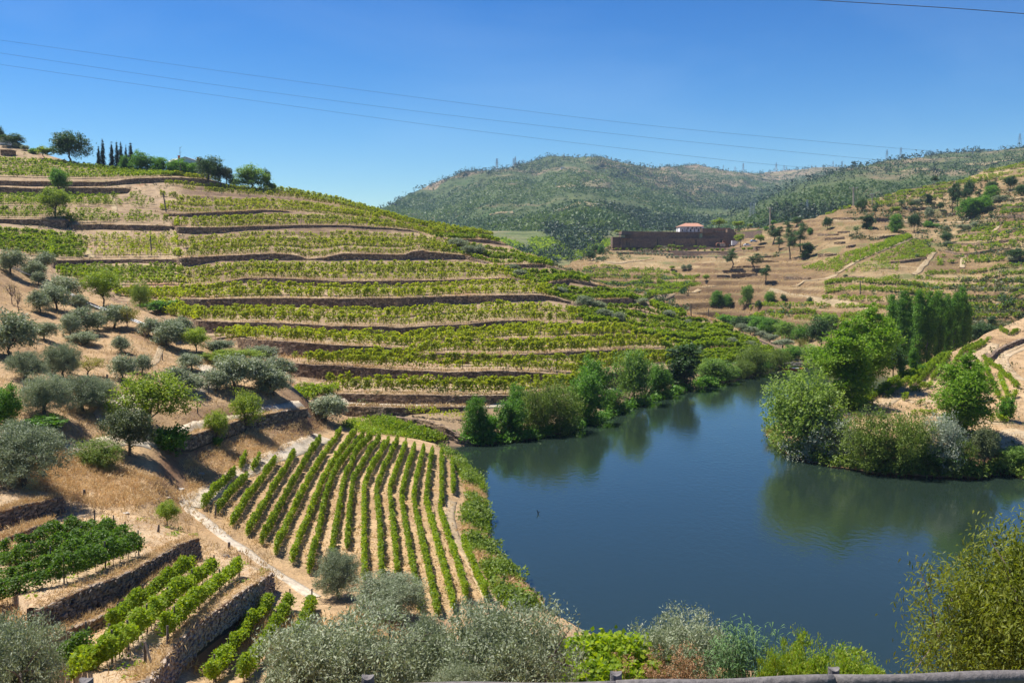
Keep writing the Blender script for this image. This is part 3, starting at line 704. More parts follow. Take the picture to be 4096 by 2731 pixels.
# ------------------------------------------------------------------ dry stone walls of the hill terraces
ORD = ['', 'first', 'second', 'third', 'fourth', 'fifth', 'sixth', 'seventh', 'eighth', 'ninth', 'tenth', 'eleventh', 'twelfth', 'thirteenth', 'fourteenth', 'fifteenth', 'sixteenth', 'seventeenth', 'eighteenth', 'nineteenth', 'twentieth', 'twenty-first', 'twenty-second', 'twenty-third', 'twenty-fourth', 'twenty-fifth', 'twenty-sixth', 'twenty-seventh', 'twenty-eighth']
WHERE = {'A': 'holding the pale river road from below', '1': 'right behind the pale river road', '2': 'second terrace up from the river road', '3': 'third terrace up from the river road',
         '4': 'fourth terrace up from the river road', '5': 'fifth terrace up from the river road', '6': 'sixth terrace up from the river road', '7': 'seventh terrace up, below mid hill',
         '8': 'eighth terrace up, across mid hill', '9': 'ninth terrace up, above mid hill', '10': 'tenth terrace up, under the crest rows', '11': 'lower of the two walls below the hilltop field', '12': 'upper of the two walls below the hilltop field'}
def outward(o, B):
    c = B[-1] - B[0]; n = np.array([c[1], -c[0], 0])
    if n @ np.array([.45, -1, 0]) < 0: n = -n
    return np.where((o @ n < 0)[:, None], -o, o)
def wall_mesh(B, T, thick=.55, rough=.1, step=.7, batter=.12, lip=.06):
    s = np.concatenate([[0], np.cumsum(np.linalg.norm(np.diff(B, axis=0), axis=1))])
    n = max(4, int(s[-1] / step))
    q = np.linspace(0, s[-1], n)
    b = np.stack([np.interp(q, s, B[:, k]) for k in range(3)], -1); tp = np.stack([np.interp(q, s, T[:, k]) for k in range(3)], -1)
    t = unit(np.gradient(sm(b, 3) if False else b, axis=0)); t[:, 2] = 0; t = unit(t)
    o = np.stack([t[:, 1], -t[:, 0], 0 * q], -1)
    o = outward(o, B)                      # outward = towards the river
    h = tp[:, 2] - b[:, 2]
    rows_ = []
    for k, f in enumerate((-.25, 0, .2, .4, .6, .8, 1.0)):
        r = b + o * (.22 + batter * (1 - f))[..., None] if np.ndim(f) else b + o * (.22 + batter * (1 - f))
        r[:, 2] = b[:, 2] + h * f if f >= 0 else b[:, 2] - .4
        if f == 1.0: r[:, 2] += lip + .10 * (rng.random(n) - .5)
        r += o * (rough * 2 * fbm(q * .9, q * 0 + k * 1.7, 3, 3))[:, None]
        rows_.append(r)
    back = rows_[-1] - o * thick
    bb = back.copy(); bb[:, 2] = b[:, 2] - .4
    rows_ += [back, bb]
    G = np.stack(rows_)
    caps = [[j * n + e for j in range(len(rows_))] for e in (0, n - 1)]
    return G, n, np.array(caps)
def build_wall(label, B, T, mat, group, pn='H', name='terrace_wall', **k):
    G, n, caps = wall_mesh(B, T, **k)
    me = mesh_np(name, G.reshape(-1, 3), [grid_faces(*G.shape[:2]), caps])
    o = link(name, me, mat)
    o['label'] = label; o['category'] = 'stone wall'; o['group'] = group
    return o
for nm, _ in LINES:
    d = HL[nm]
    on = d['px'] > 2.2
    runs, i = [], 0
    while i < len(on):
        if on[i]:
            j = i
            while j + 1 < len(on) and on[j + 1]: j += 1
            if j - i >= 4: runs.append((i, j))
            i = j + 1
        else: i += 1
    for k, (i, j) in enumerate(runs):
        part = '' if len(runs) == 1 else (', leftmost stretch' if k == 0 else ', rightmost stretch' if k == len(runs) - 1 else ', %s stretch from left' % ORD[k + 1])
        build_wall('dry stone wall ' + WHERE[nm] + part, d['B'][i:j + 1], d['T'][i:j + 1], M['stone'], 'dry stone walls of the vineyard hill')

# ------------------------------------------------------------------ roads, tracks and paths
a_, b_ = HL['A']['T'], HL['1']['B']
sel = (uH > 1340) & (uH < 2040)
mid = (a_ * .5 + b_ * .5)[sel]
wroad = float(np.median(np.linalg.norm(b_ - a_, axis=1)[sel]))
road = strip('river_road', 'H', mid, min(3.2, wroad * .62), M['sand'], lift=.06, step=2, kind='structure')
strip('river_road', 'H', (a_ * .6 + b_ * .4)[(uH > 2380) & (uH < 2560)], 2.4, M['sand'], lift=.06, step=2, kind='structure')
LR = poly3('N', 'P', (335, 1017), (380, 1004), (420, 997), (460, 986), (520, 969), (600, 950), (660, 941), (700, 935))
strip('lane', 'N', LR, 1.7, M['sand'], lift=.05, step=1, kind='structure')
strip('hairpin_track', 'N', poly3('N', 'P', (345, 912), (315, 918), (285, 935), (262, 952), (255, 968), (275, 990), (300, 1008), (340, 1016)), [1.8, 3.6, 4.0, 3.4, 3.0], M['sand'], kind='structure')
strip('hairpin_track', 'N', poly3('N', 'P', (335, 1017), (310, 1014), (265, 1012), (235, 1018), (190, 1030), (165, 1042)), 1.8, M['sand'], kind='structure')
strip('olive_grove_track', 'N', poly3('N', 'P', (467, 838), (480, 850), (490, 862), (485, 875), (460, 886), (430, 896), (395, 903)), [2.2, 2.6, 3.2, 3.0, 1.6], M['sand'], kind='structure')
strip('foot_path', 'N', poly3('N', 'P', (371, 796), (364, 815), (358, 832), (330, 846), (300, 852), (260, 852)), [.8, .8, .7], M['path'], kind='structure')
strip('field_path', 'N', poly3('N', 'P', (745, 1005), (700, 1024), (640, 1048), (575, 1075), (520, 1105), (470, 1140), (428, 1160)), [2.2, 2.4, 2.6], M['sand'], step=1.2, kind='structure')
strip('field_path', 'N', poly3('N', 'P', (425, 1158), (470, 1195), (530, 1245), (590, 1285), (640, 1320), (690, 1352), (725, 1372)), [1.2, 1.0, .9], M['sand'], step=1.0, kind='structure')
strip('bank_path', 'N', poly3('N', 'P', (1035, 1150), (1030, 1180), (1045, 1230), (1070, 1275), (1100, 1330), (1135, 1385)), [1.2, .9, .8, 1.3], M['path'], step=1.2, kind='structure')
# right bank: pale wheel tracks
strip('vineyard_track', 'RB', poly3('RB', 'Z1', (1120, 1010), (1190, 965), (1300, 930)), [3, 2.6, 1.5], M['path'], step=1, kind='structure')
strip('vineyard_track', 'RB', poly3('RB', 'Z1', (1860, 690), (1930, 610), (2000, 565), (2070, 525), (2100, 480)), [2, 3, 3, 1.6], M['path'], step=1, kind='structure')
strip('vineyard_track', 'RB', poly3('RB', 'Z1', (1340, 1100), (1500, 1112), (1750, 1130), (2000, 1160), (2180, 1170), (2352, 1172), (2500, 1172)), 1.5, M['path'], step=1, kind='structure')
strip('vineyard_track', 'RB', poly3('RB', 'Z1', (1370, 985), (1420, 965), (1560, 985), (1700, 1000)), [1, 1.6, 1.2], M['path'], step=1, kind='structure')
strip('wheel_rut', 'RB', poly3('RB', 'Z1', (2352, 800), (2260, 740), (2210, 680), (2180, 620), (2220, 580), (2300, 545), (2450, 480)), 1.1, M['path'], step=1, kind='structure')
strip('wheel_rut', 'RB', poly3('RB', 'Z1', (2300, 790), (2190, 690), (2130, 640), (2135, 600), (2180, 565), (2270, 520), (2450, 410)), 1.3, M['path'], step=1, kind='structure')
strip('sandy_bank', 'RB', poly3('RB', 'Z1', (2110, 1350), (2200, 1310), (2300, 1290), (2450, 1270)), [2.5, 5, 6], M['path'], step=1, kind='structure')
# hill side: earth paths between the plots
for q in ([('R1', (772, 565), (785, 640), (800, 735))], [('R1', (475, 790), (520, 850), (580, 930), (640, 1000))], [('R1', (1190, 800), (1200, 900), (1210, 1005))], [('R1', (1235, 1055), (1250, 1110))],
          [('R2', (610, 850), (625, 880), (690, 898))]):
    strip('plot_path', 'H', poly3('H', q[0][0], *q[0][1:]), 1.8, M['dimpath'], lift=.12, step=2, kind='structure')
# far hillside
for q in ([('Q3', (1250, 545), (1400, 560), (1500, 600), (1700, 650), (1900, 690), (2050, 715), (2300, 755), (2352, 770))], [('Z2', (0, 690), (400, 700), (800, 705), (1200, 715), (1500, 708), (1800, 690), (2000, 665))],
          [('Q3', (20, 665), (200, 620), (350, 580), (560, 520), (680, 512))], [('Z2', (150, 1310), (450, 1130), (700, 1030), (900, 950), (1050, 895))], [('Q3', (1470, 515), (1600, 470), (1750, 440), (1960, 390))],
          [('Z2', (1300, 1060), (1240, 1130), (1150, 1230), (1050, 1330))], [('Z2', (1640, 1110), (1630, 1180), (1620, 1250))], [('Z2', (1870, 850), (1820, 945))], [('Z2', (2080, 715), (2000, 810))], [('ZW', (60, 640), (150, 668), (300, 690), (420, 697), (600, 660), (760, 632))]):
    strip('hillside_track', 'RF', poly3('RF', q[0][0], *q[0][1:]), 2.2, M['dimpath'], lift=.25, step=3, kind='structure')

# dry fields and clearings on the mountain and the wooded ridge
for pn, rg_, wd_, q in (('M1', 'R2', [30, 120, 60], ((1625, 622), (1680, 632), (1750, 655))), ('M1', 'R2', [40, 90, 50], ((1530, 520), (1640, 490), (1790, 468))), ('M1', 'R2', [20, 60, 30], ((1020, 705), (1090, 698), (1180, 690))), ('M1', 'R2', [20, 50, 20], ((1750, 640), (1850, 645), (1950, 655))),
                        ('M1', 'R3', [60, 130, 60], ((400, 428), (470, 438), (570, 444))), ('M1', 'R3', [60, 160, 60], ((585, 428), (700, 415), (825, 398))), ('M2', 'R3', [40, 110, 60], ((1985, 352), (2100, 345), (2235, 338))), ('M2', 'R3', [30, 60, 30], ((1570, 390), (1630, 395), (1700, 402)))):
    strip('dry_field', pn, poly3(pn, rg_, *q), wd_, M['field'], lift=1.5, step=25, ragged=.4, tol=80, kind='structure')

# ------------------------------------------------------------------ near terraces bottom left
def wall_pts(region, rows, pn='N'):
    B, T = [], []
    for x, yt, yb in rows:
        u, vb = RG[region](x, yb); _, vt = RG[region](x, yt)
        b = hit(pn, u, vb); B.append(b); T.append(at(u, vt, b[1]))
    return np.array(B), np.array(T)
def two(rows_t, rows_b, n=12):
    """top and base lines digitised apart -> (x, top, base) is not needed: sample both along their length"""
    return rows_t, rows_b
def near_wall_lines(top, base, n=14):
    Bp = np.array([hit('N', *RG['B1'](x, y)) for x, y in base])
    Bp = smooth_line(resample(Bp, np.linalg.norm(np.diff(Bp, axis=0), axis=1).sum() / n), 1)
    Tt = resample(np.array([[x, y, 0] for x, y in top], float), 5.0)
    Tu, Tv = RG['B1'](Tt[:, 0], Tt[:, 1])
    T = Bp.copy()
    # the top runs straight above the foot: raise the foot until it meets the top line in the photograph
    for i, b in enumerate(Bp):
        zs = np.linspace(b[2] + .1, b[2] + 3, 60)
        u, v = project(np.stack([np.full(60, b[0]), np.full(60, b[1]), zs], -1))
        d = [np.min((Tu - uu) ** 2 + (Tv - vv) ** 2) for uu, vv in zip(u, v)]
        T[i, 2] = zs[int(np.argmin(d))]
    hh = sm(T[:, 2] - Bp[:, 2], 2)
    T[:, 2] = Bp[:, 2] + hh
    return Bp, T
stone_protos = []
g0 = np.random.default_rng(3)
for k in range(10):
    q = np.array([[x, y, z] for x in (-.5, .5) for y in (-.5, .5) for z in (-.5, .5)], float)
    q += (g0.random((8, 3)) - .5) * np.array([.3, .12, .34])
    stone_protos.append(mesh_np('stone', q, np.array([[0, 1, 3, 2], [4, 6, 7, 5], [0, 4, 5, 1], [2, 3, 7, 6], [0, 2, 6, 4], [1, 5, 7, 3]])))
def near_wall(label, B, T, indiv=300, cap=.9, group='dry stone walls of the near vine terraces', sL=.24, sH=.105):
    c0 = B[len(B) // 2]
    root = thing('dry_stone_wall', label, 'stone wall', tuple(c0), group)
    s = np.concatenate([[0], np.cumsum(np.linalg.norm(np.diff(B, axis=0), axis=1))])
    f = lambda q, A: np.stack([np.interp(q, s, A[:, k]) for k in range(3)], -1)
    core, n, caps = wall_mesh(B, T, thick=.6, rough=.03, step=.5, batter=.1, lip=-.02)
    t0 = unit(np.diff(B, axis=0)); 
    link('rubble_core', mesh_np('rubble_core', core.reshape(-1, 3) - c0, [grid_faces(*core.shape[:2]), caps]), M['stone_fill'], root)
    # earth and straw on top
    q = np.linspace(0, s[-1], max(6, int(s[-1] / .35)))
    tp = f(q, T); tg = unit(np.gradient(tp, axis=0)); tg[:, 2] = 0; tg = unit(tg)
    o = np.stack([tg[:, 1], -tg[:, 0], 0 * q], -1); o = outward(o, B)
    rr = []
    for k, (e, dz) in enumerate([(.37, -.16), (.36, -.03), (.22, .06), (-.2, .08), (-.6, .05), (-.9, -.12)]):
        r = tp + o * (e + .08 * (rng.random(len(q)) - .5))[:, None]; r[:, 2] += dz + .06 * (rng.random(len(q)) - .5); rr.append(r)
    G = np.stack(rr) - c0
    link('earth_coping', mesh_np('earth_coping', G.reshape(-1, 3), grid_faces(*G.shape[:2]), smooth=True), M['straw_cap'], root)
    st = []
    L = s[-1]
    hmax = float((T[:, 2] - B[:, 2]).max())
    z = -.1
    while z < hmax:
        ch = sH * rng.uniform(.75, 1.3); x = rng.uniform(-.2, 0)
        while x < L:
            ln = sL * rng.uniform(.5, 1.6)
            h = np.interp(x + ln / 2, s, T[:, 2] - B[:, 2])
            if z + ch * .5 < h: st.append((x + ln / 2, z + ch / 2, ln, ch * rng.uniform(.85, 1.15)))
            x += ln + .015
        z += ch
    st = np.array(st)
    if not len(st): return root
    C = f(st[:, 0], B); C2 = f(np.clip(st[:, 0] + .3, 0, L), B) - f(np.clip(st[:, 0] - .3, 0, L), B)
    ang = np.arctan2(C2[:, 1], C2[:, 0])
    out = np.stack([np.sin(ang), -np.cos(ang), 0 * ang], -1); out = outward(out, B)
    hh = np.interp(st[:, 0], s, T[:, 2] - B[:, 2])
    C = C + out * (.2 + .1 * (1 - st[:, 1] / np.maximum(hh, .2)) + .05 * rng.normal(size=len(st)))[:, None]
    C[:, 2] += st[:, 1]
    big = st[:, 2] * st[:, 3] / (C[:, 1] ** 2)
    order = np.argsort(-big)
    mb = MB()
    for r_, i in enumerate(order):
        dims = np.array([st[i, 2], .3, st[i, 3]])
        tilt = rng.normal() * .09
        if r_ < indiv:
            o_ = link('stone', stone_protos[i % 10], M['stone_near'], root)
            o_.location = Vector(C[i] - c0); o_.rotation_euler = (rng.normal() * .05, tilt, ang[i]); o_.scale = dims
        else:
            me = stone_protos[i % 10]
            q = np.empty(24, np.float32); me.vertices.foreach_get('co', q); q = q.reshape(8, 3) * dims
            ca, sa = math.cos(ang[i]), math.sin(ang[i])
            q = np.stack([q[:, 0] * ca - q[:, 1] * sa, q[:, 0] * sa + q[:, 1] * ca, q[:, 2]], -1) + C[i] - c0
            mb.add(q, [[0, 1, 3, 2], [4, 6, 7, 5], [0, 4, 5, 1], [2, 3, 7, 6], [0, 2, 6, 4], [1, 5, 7, 3]])
    if mb.n: mb.build('packed_stones', M['stone_near'], root, kind='stuff')
    return root
wA = near_wall_lines([(395, 295), (250, 318), (100, 350), (0, 385), (-150, 430)], [(410, 392), (250, 425), (100, 455), (0, 490), (-150, 540)])
wA2 = near_wall_lines([(340, 455), (200, 500), (80, 545), (0, 575), (-150, 640)], [(340, 480), (200, 545), (80, 590), (0, 625), (-150, 690)])
wB = near_wall_lines([(1338, 575), (1250, 592), (1100, 672), (950, 757), (750, 848), (600, 892), (450, 952), (340, 1002), (225, 1060)], [(1345, 705), (1200, 725), (1080, 800), (960, 880), (850, 990), (700, 1050), (600, 1078), (400, 1152), (240, 1195)])
wB2 = near_wall_lines([(1240, 728), (1050, 838), (860, 1005), (700, 1088), (560, 1148), (400, 1208), (270, 1255)], [(1250, 765), (1050, 890), (860, 1060), (700, 1170), (560, 1240), (400, 1295), (270, 1330)])
wC = near_wall_lines([(1832, 808), (1700, 892), (1600, 962), (1450, 1062), (1250, 1222), (1100, 1372), (1045, 1445), (950, 1550), (860, 1660), (760, 1790)], [(1846, 915), (1750, 1010), (1650, 1080), (1450, 1222), (1300, 1330), (1250, 1400), (1180, 1480), (1090, 1600), (1010, 1720), (930, 1860)])
near_wall('short dry stone wall at left edge of the photo, below the big olive', *wA, indiv=160)
near_wall('tumbled low stone ledge between left edge wall and dense dark vines', *wA2, indiv=60, sL=.22)
near_wall('long dark dry stone wall directly below the dense four row vine terrace', *wB, indiv=300)
near_wall('low rough stone ledge at the foot of the long dark wall', *wB2, indiv=140, sL=.22)
near_wall('dark dry stone wall running to the bottom edge, below three vine rows', *wC, indiv=300)
LB = np.array([hit('N', *RG['P'](x, y)) for x, y in ((395, 1028), (430, 1030), (480, 1010), (560, 985), (630, 966), (700, 952))])
LT = LB.copy()
for i, (x, y) in enumerate(((395, 1006), (430, 1000), (480, 985), (560, 961), (630, 947), (700, 938))): LT[i] = at(*[np.array(c) for c in RG['P'](x, y)], LB[i, 1]); LT[i, :2] = LB[i, :2]
near_wall('dry stone retaining wall carrying the pale lane above the straw bank', LB, LT, indiv=240, sL=.4, sH=.2, cap=.5)
def bed(name, W, far, n=8):
    T = W[1]
    F_ = np.array([hit('N', *RG['B1'](x, y)) for x, y in far])
    k = 40
    def rs(P):
        s = np.concatenate([[0], np.cumsum(np.linalg.norm(np.diff(P, axis=0), axis=1))]); q = np.linspace(0, s[-1], k)
        return np.stack([np.interp(q, s, P[:, c]) for c in range(3)], -1)
    a, b = rs(T), rs(F_)
    rows_ = []
    for j in range(n + 1):
        q = a * (1 - j / n) + b * (j / n); q[:, 2] += .12 * fbm(q[:, 0], q[:, 1], 8, 3); rows_.append(q)
    fr = a.copy(); fr[:, 2] -= 1.0
    bk = b.copy(); bk[:, 2] -= .6
    G = np.stack([fr] + rows_ + [bk])
    e0, e1 = G[:, :1].copy(), G[:, -1:].copy(); e0[..., 2] -= 1.6; e1[..., 2] -= 1.6
    G = np.concatenate([e0, G, e1], 1)
    o = link(name, mesh_np(name, G.reshape(-1, 3), grid_faces(*G.shape[:2]), smooth=True), M['bed'], kind='structure')
    PATCH[name] = dict(obj=o, f=fN, P=np.stack(rows_))
bed('upper_terrace_bed', wB, [(1345, 555), (1150, 480), (960, 415), (700, 400), (450, 450), (200, 540), (0, 620), (-200, 700)])
bed('lower_terrace_bed', wC, [(1480, 650), (1350, 715), (1200, 790), (1050, 890), (860, 1060), (700, 1170), (560, 1240), (400, 1300), (250, 1400)])
bed('edge_terrace_bed', wA, [(420, 270), (250, 235), (100, 215), (0, 205), (-150, 200)], 4)

# ------------------------------------------------------------------ grapevines
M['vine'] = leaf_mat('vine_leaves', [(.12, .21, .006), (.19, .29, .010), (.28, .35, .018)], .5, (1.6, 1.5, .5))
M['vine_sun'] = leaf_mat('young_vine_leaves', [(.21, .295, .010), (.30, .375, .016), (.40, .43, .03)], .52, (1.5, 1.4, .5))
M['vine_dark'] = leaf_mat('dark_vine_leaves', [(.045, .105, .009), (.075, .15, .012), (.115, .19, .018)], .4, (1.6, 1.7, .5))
M['vinewood'] = plain_mat('vine_wood', (.085, .06, .045), .95)
M['post'] = plain_mat('weathered_post', (.13, .11, .095), .9)
NROW = 0
def vine_row(label, P, mat='vine', H=1.5, W=.5, per_m=60, leaf=.17, style='hedge', group='grapevine rows', trunks=True, posts=0.0, low=.35, gap=0.05, seed=0):
    global NROW
    NROW += 1
    g = np.random.default_rng(1000 + NROW)
    s = np.concatenate([[0], np.cumsum(np.linalg.norm(np.diff(P, axis=0), axis=1))])
    L = s[-1]
    if L < 1.2: return None
    c0 = P[len(P) // 2].copy()
    root = thing('vine_row', label, 'grapevine row', tuple(c0), group)
    f = lambda q: np.stack([np.interp(q, s, P[:, k]) for k in range(3)], -1) - c0
    t = unit(np.gradient(P, axis=0)); t[:, 2] = 0; t = unit(t)
    tx, ty = (lambda q: np.interp(q, s, t[:, 0])), (lambda q: np.interp(q, s, t[:, 1]))
    if style == 'hedge':
        n = int(L * per_m)
        q = g.random(n) * L
        q = q + .18 * np.sin(q * 2 * math.pi / 1.1) * g.random(n)          # vines stand every metre or so
        vig = .72 + .55 * vnoise(q * .9, q * 0, NROW) + .2 * (vnoise(q * .11, q * 0, NROW + 50) - .5)
        hz = H * vig
        fz = g.random(n) ** .8
        z = low * H + fz * (hz - low * H)
        prof = np.sqrt(np.clip(1 - (2 * fz - .9) ** 2 * .75, .1, 1))
        lat = g.normal(size=n) * W * .38 * prof * (.8 + .5 * vnoise(q * 1.3, q * 0 + 9, NROW))
        hole = vnoise(q * .55, q * 0 + 4, NROW) > gap * 2.2
        q, z, lat = q[hole], z[hole], lat[hole]
    else:
        k = int(L / 1.05)
        pl = (np.arange(k) + .5) * L / k + g.normal(size=k) * .12
        ok = g.random(k) > gap
        pl = pl[ok]; k = len(pl)
        if not k: return root
        vg = np.clip(g.normal(.85, .28, k) + .5 * (vnoise(pl * .06, pl * 0, NROW) - .5), .3, 1.5)
        m_ = np.maximum(3, (per_m * vg * 1.05)).astype(int)
        idx = np.repeat(np.arange(k), m_); n = len(idx)
        lean = g.normal(size=k) * .22
        fz = g.random(n) ** .75
        z = low * H + fz * H * (1 - low) * (.6 + .5 * vg[idx])
        q = pl[idx] + g.normal(size=n) * (.46 - .2 * fz) + lean[idx] * fz
        lat = g.normal(size=n) * W * .3 * (1.1 - .6 * fz)
    n = len(q)
    B = f(np.clip(q, -.3, L + .3))
    B[:, 0] += -ty(q) * lat; B[:, 1] += tx(q) * lat; B[:, 2] += z
    sz = leaf * (.7 + .6 * g.random(n)) * (1.45 if style == 'young' else 1.2)
    me = leaf_mesh('foliage', B, sz, sz * .85, g, up=.7, droop=.25)
    link('foliage', me, M[mat], root)
    if trunks:
        mb = MB()
        k = int(L / (1.1 if style == 'hedge' else 2.1))
        x = (np.arange(k) + .5) * L / k
        b = f(x)
        r = .035
        for i in range(k):
            p = b[i]; dx = g.normal() * .08
            mb.add([[p[0] - r, p[1], p[2] - .1], [p[0] + r, p[1] - r, p[2] - .1], [p[0], p[1] + r, p[2] - .1], [p[0] + dx, p[1], p[2] + H * .55]], [[0, 1, 3], [1, 2, 3], [2, 0, 3]])
        if mb.n: mb.build('vine_trunks', M['vinewood'], root, kind='stuff')
    if posts:
        mb = MB()
        for x in np.arange(0.1, L, posts):
            p = f(np.array([x]))[0]
            mb.box((p[0], p[1], p[2] + H * .55), (.07, .07, H * 1.15), g.random())
        if mb.n: mb.build('trellis_posts', M['post'], root, kind='stuff')
    return root
def on_ground(P, pn, step=2.0):
    P = resample(P, step)
    for i in range(len(P)):
        z = drop(pn, P[i, 0], P[i, 1], P[i, 2] + 6)
        if z is not None and abs(z - P[i, 2]) < 4: P[i, 2] = z
    return P
seen_ = {}
def hill_rows_between(lo, hi, n, u0, u1, zone, mat, minpx=3.5, t0=.04, t1=.72, style='young', per_m=80, H=1.85, leaf=.27, gap=.06, W=.55, low=.18, posts=6.5):
    a, b = HL[lo]['T'], HL[hi]['B']
    ua, va = project(a); ub, vb = project(b)
    for j in range(n):
        t = t0 + (t1 - t0) * ((j + .5) / n if n > 1 else .5)
        sel = (uH >= u0 + 40 * math.sin(j * 2.1 + n)) & (uH <= u1 + 30 * math.sin(j * 1.7)) & ((va - vb) / max(n, 1) > minpx)
        idx = np.where(sel)[0]
        if len(idx) < 4: continue
        br = np.where(np.diff(idx) > 3)[0]
        for seg in np.split(idx, br + 1):
            if len(seg) < 5: continue
            P = a[seg] * (1 - t) + b[seg] * t
            P = on_ground(smooth_line(P, 2), 'H', 2.0)
            bedname = {'A': 'river road', '1': 'first terrace', '2': 'second terrace', '3': 'third terrace', '4': 'fourth terrace', '5': 'fifth terrace', '6': 'sixth terrace', '7': 'seventh terrace', '8': 'eighth terrace', '9': 'ninth terrace', '10': 'tenth terrace', '11': 'eleventh terrace', '12': 'crest terrace'}[lo]
            npc = seen_.setdefault((zone, lo, j), [0]); npc[0] += 1
            vine_row('%s vine row %s, %s, %s from its front%s' % ({'vine_sun': 'yellow-green', 'vine': 'green', 'vine_dark': 'dark green'}[mat], zone, bedname, ORD[j + 1], '' if npc[0] == 1 else ', %s piece' % ORD[npc[0]]), P, mat, H, W, per_m, leaf, style,
                     'vine rows of the terraced hill', posts=posts, low=low, gap=gap)
HB = hill_rows_between
far_side = 'along the main face'
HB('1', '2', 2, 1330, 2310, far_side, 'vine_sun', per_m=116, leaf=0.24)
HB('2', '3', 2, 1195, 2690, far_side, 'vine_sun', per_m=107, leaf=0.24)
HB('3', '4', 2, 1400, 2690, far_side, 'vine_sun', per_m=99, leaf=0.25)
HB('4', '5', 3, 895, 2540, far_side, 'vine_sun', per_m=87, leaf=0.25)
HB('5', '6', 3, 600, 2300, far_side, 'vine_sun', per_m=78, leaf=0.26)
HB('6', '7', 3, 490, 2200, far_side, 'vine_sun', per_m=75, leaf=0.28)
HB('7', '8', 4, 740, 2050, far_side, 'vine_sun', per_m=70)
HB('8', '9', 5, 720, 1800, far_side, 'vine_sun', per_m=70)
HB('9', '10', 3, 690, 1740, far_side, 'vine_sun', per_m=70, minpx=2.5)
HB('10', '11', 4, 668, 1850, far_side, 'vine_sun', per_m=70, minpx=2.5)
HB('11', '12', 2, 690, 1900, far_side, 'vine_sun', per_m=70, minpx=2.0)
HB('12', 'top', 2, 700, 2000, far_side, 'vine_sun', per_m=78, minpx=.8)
fl = 'on the right shoulder'
for lo, hi, n, u0 in (('9', '10', 3, 1730), ('8', '9', 5, 1800), ('7', '8', 6, 2050), ('6', '7', 6, 2200), ('5', '6', 7, 2310), ('4', '5', 7, 2560), ('3', '4', 5, 2690), ('2', '3', 4, 2690), ('1', '2', 3, 2700), ('10', '11', 2, 1850)):
    HB(lo, hi, n, u0, 3100, fl, 'vine', per_m=87, leaf=0.29, H=1.35, minpx=2.0, W=.7, posts=0)
lf = 'in the left field'
HB('7', '8', 6, 250, 715, lf, 'vine', per_m=65, posts=0)
HB('8', '9', 11, -100, 335, lf, 'vine', per_m=87, posts=0, minpx=2)
HB('8', '9', 9, 360, 690, 'in the sparse middle field', 'vine_sun', per_m=35, gap=.25, minpx=2)
HB('9', '10', 4, -100, 452, lf, 'vine', per_m=61, gap=.12, posts=0, minpx=2)
HB('10', '11', 5, -100, 452, lf, 'vine', per_m=58, gap=.16, posts=0, minpx=2)
HB('9', '10', 3, 475, 620, 'in the small middle plot', 'vine', per_m=44, gap=.25, posts=0, minpx=2)
HB('10', '11', 4, 475, 600, 'in the small middle plot', 'vine', per_m=41, gap=.25, posts=0, minpx=2)
up = np.array([(-150, 320), (0, 330), (400, 350), (600, 358), (900, 402), (1200, 428), (1390, 448)], float)
lw = np.array([(-150, 438), (0, 440), (500, 455), (900, 452), (1200, 436), (1390, 452)], float)
for j in range(9):
    t = j / 8
    xs = np.linspace(-120, 1370 - 30 * j * (j > 5), 40)
    ys = np.interp(xs, lw[:, 0], lw[:, 1]) * (1 - t) + np.interp(xs, up[:, 0], up[:, 1]) * t
    if j == 8: xs, ys = xs[xs < 480], ys[xs < 480]
    P = on_ground(np.array([hit('H', *RG['R1'](x, y)) for x, y in zip(xs, ys)]), 'H', 3)
    vine_row('green vine row in the hilltop field by the cypresses, %s from its front' % ORD[j + 1], P, 'vine', 1.6, .9, 40, .32, 'young', 'vine rows of the hilltop field', posts=0, gap=.05)
for k, xy in enumerate((((1985, 858), (2100, 850), (2180, 848)), ((1990, 835), (2150, 825), (2290, 815)), ((2010, 812), (2180, 802), (2340, 795)), ((2030, 795), (2180, 786), (2330, 780)))):
    vine_row('lush low vine row in the green pocket right of the olive clump, %s from front' % ORD[k + 1], on_ground(poly3('H', 'R4', *xy), 'H'), 'vine', 1.0, 1.3, 110, .24, 'hedge', 'vine rows in the green pocket', low=.05)
B, T = wall_pts('R5', [(330, 970, 992), (480, 990, 1035), (620, 1012, 1080), (720, 1050, 1118), (820, 1110, 1150), (930, 1148, 1166)], 'H')
T[:, :2] = B[:, :2]
build_wall('rough stone wall at the stream mouth below the wedge of vines', B, T, M['stone'], 'stone walls by the shore', step=.5, thick=.8, rough=.25)
# a few vines on the wedge below the road
vine_row('leafy vine row on the wedge of ground just below the river road', on_ground(poly3('H', 'R5', (440, 968), (600, 985), (740, 1000), (860, 1025)), 'H'), 'vine_sun', 1.5, .8, 30, .2, 'young', 'vine rows below the river road', gap=.1)
vine_row('short vine row between the road wall and the riverside trees', on_ground(poly3('H', 'R5', (640, 980), (760, 990), (880, 1000)), 'H'), 'vine_sun', 1.4, .8, 26, .2, 'young', 'vine rows below the river road', gap=.2)

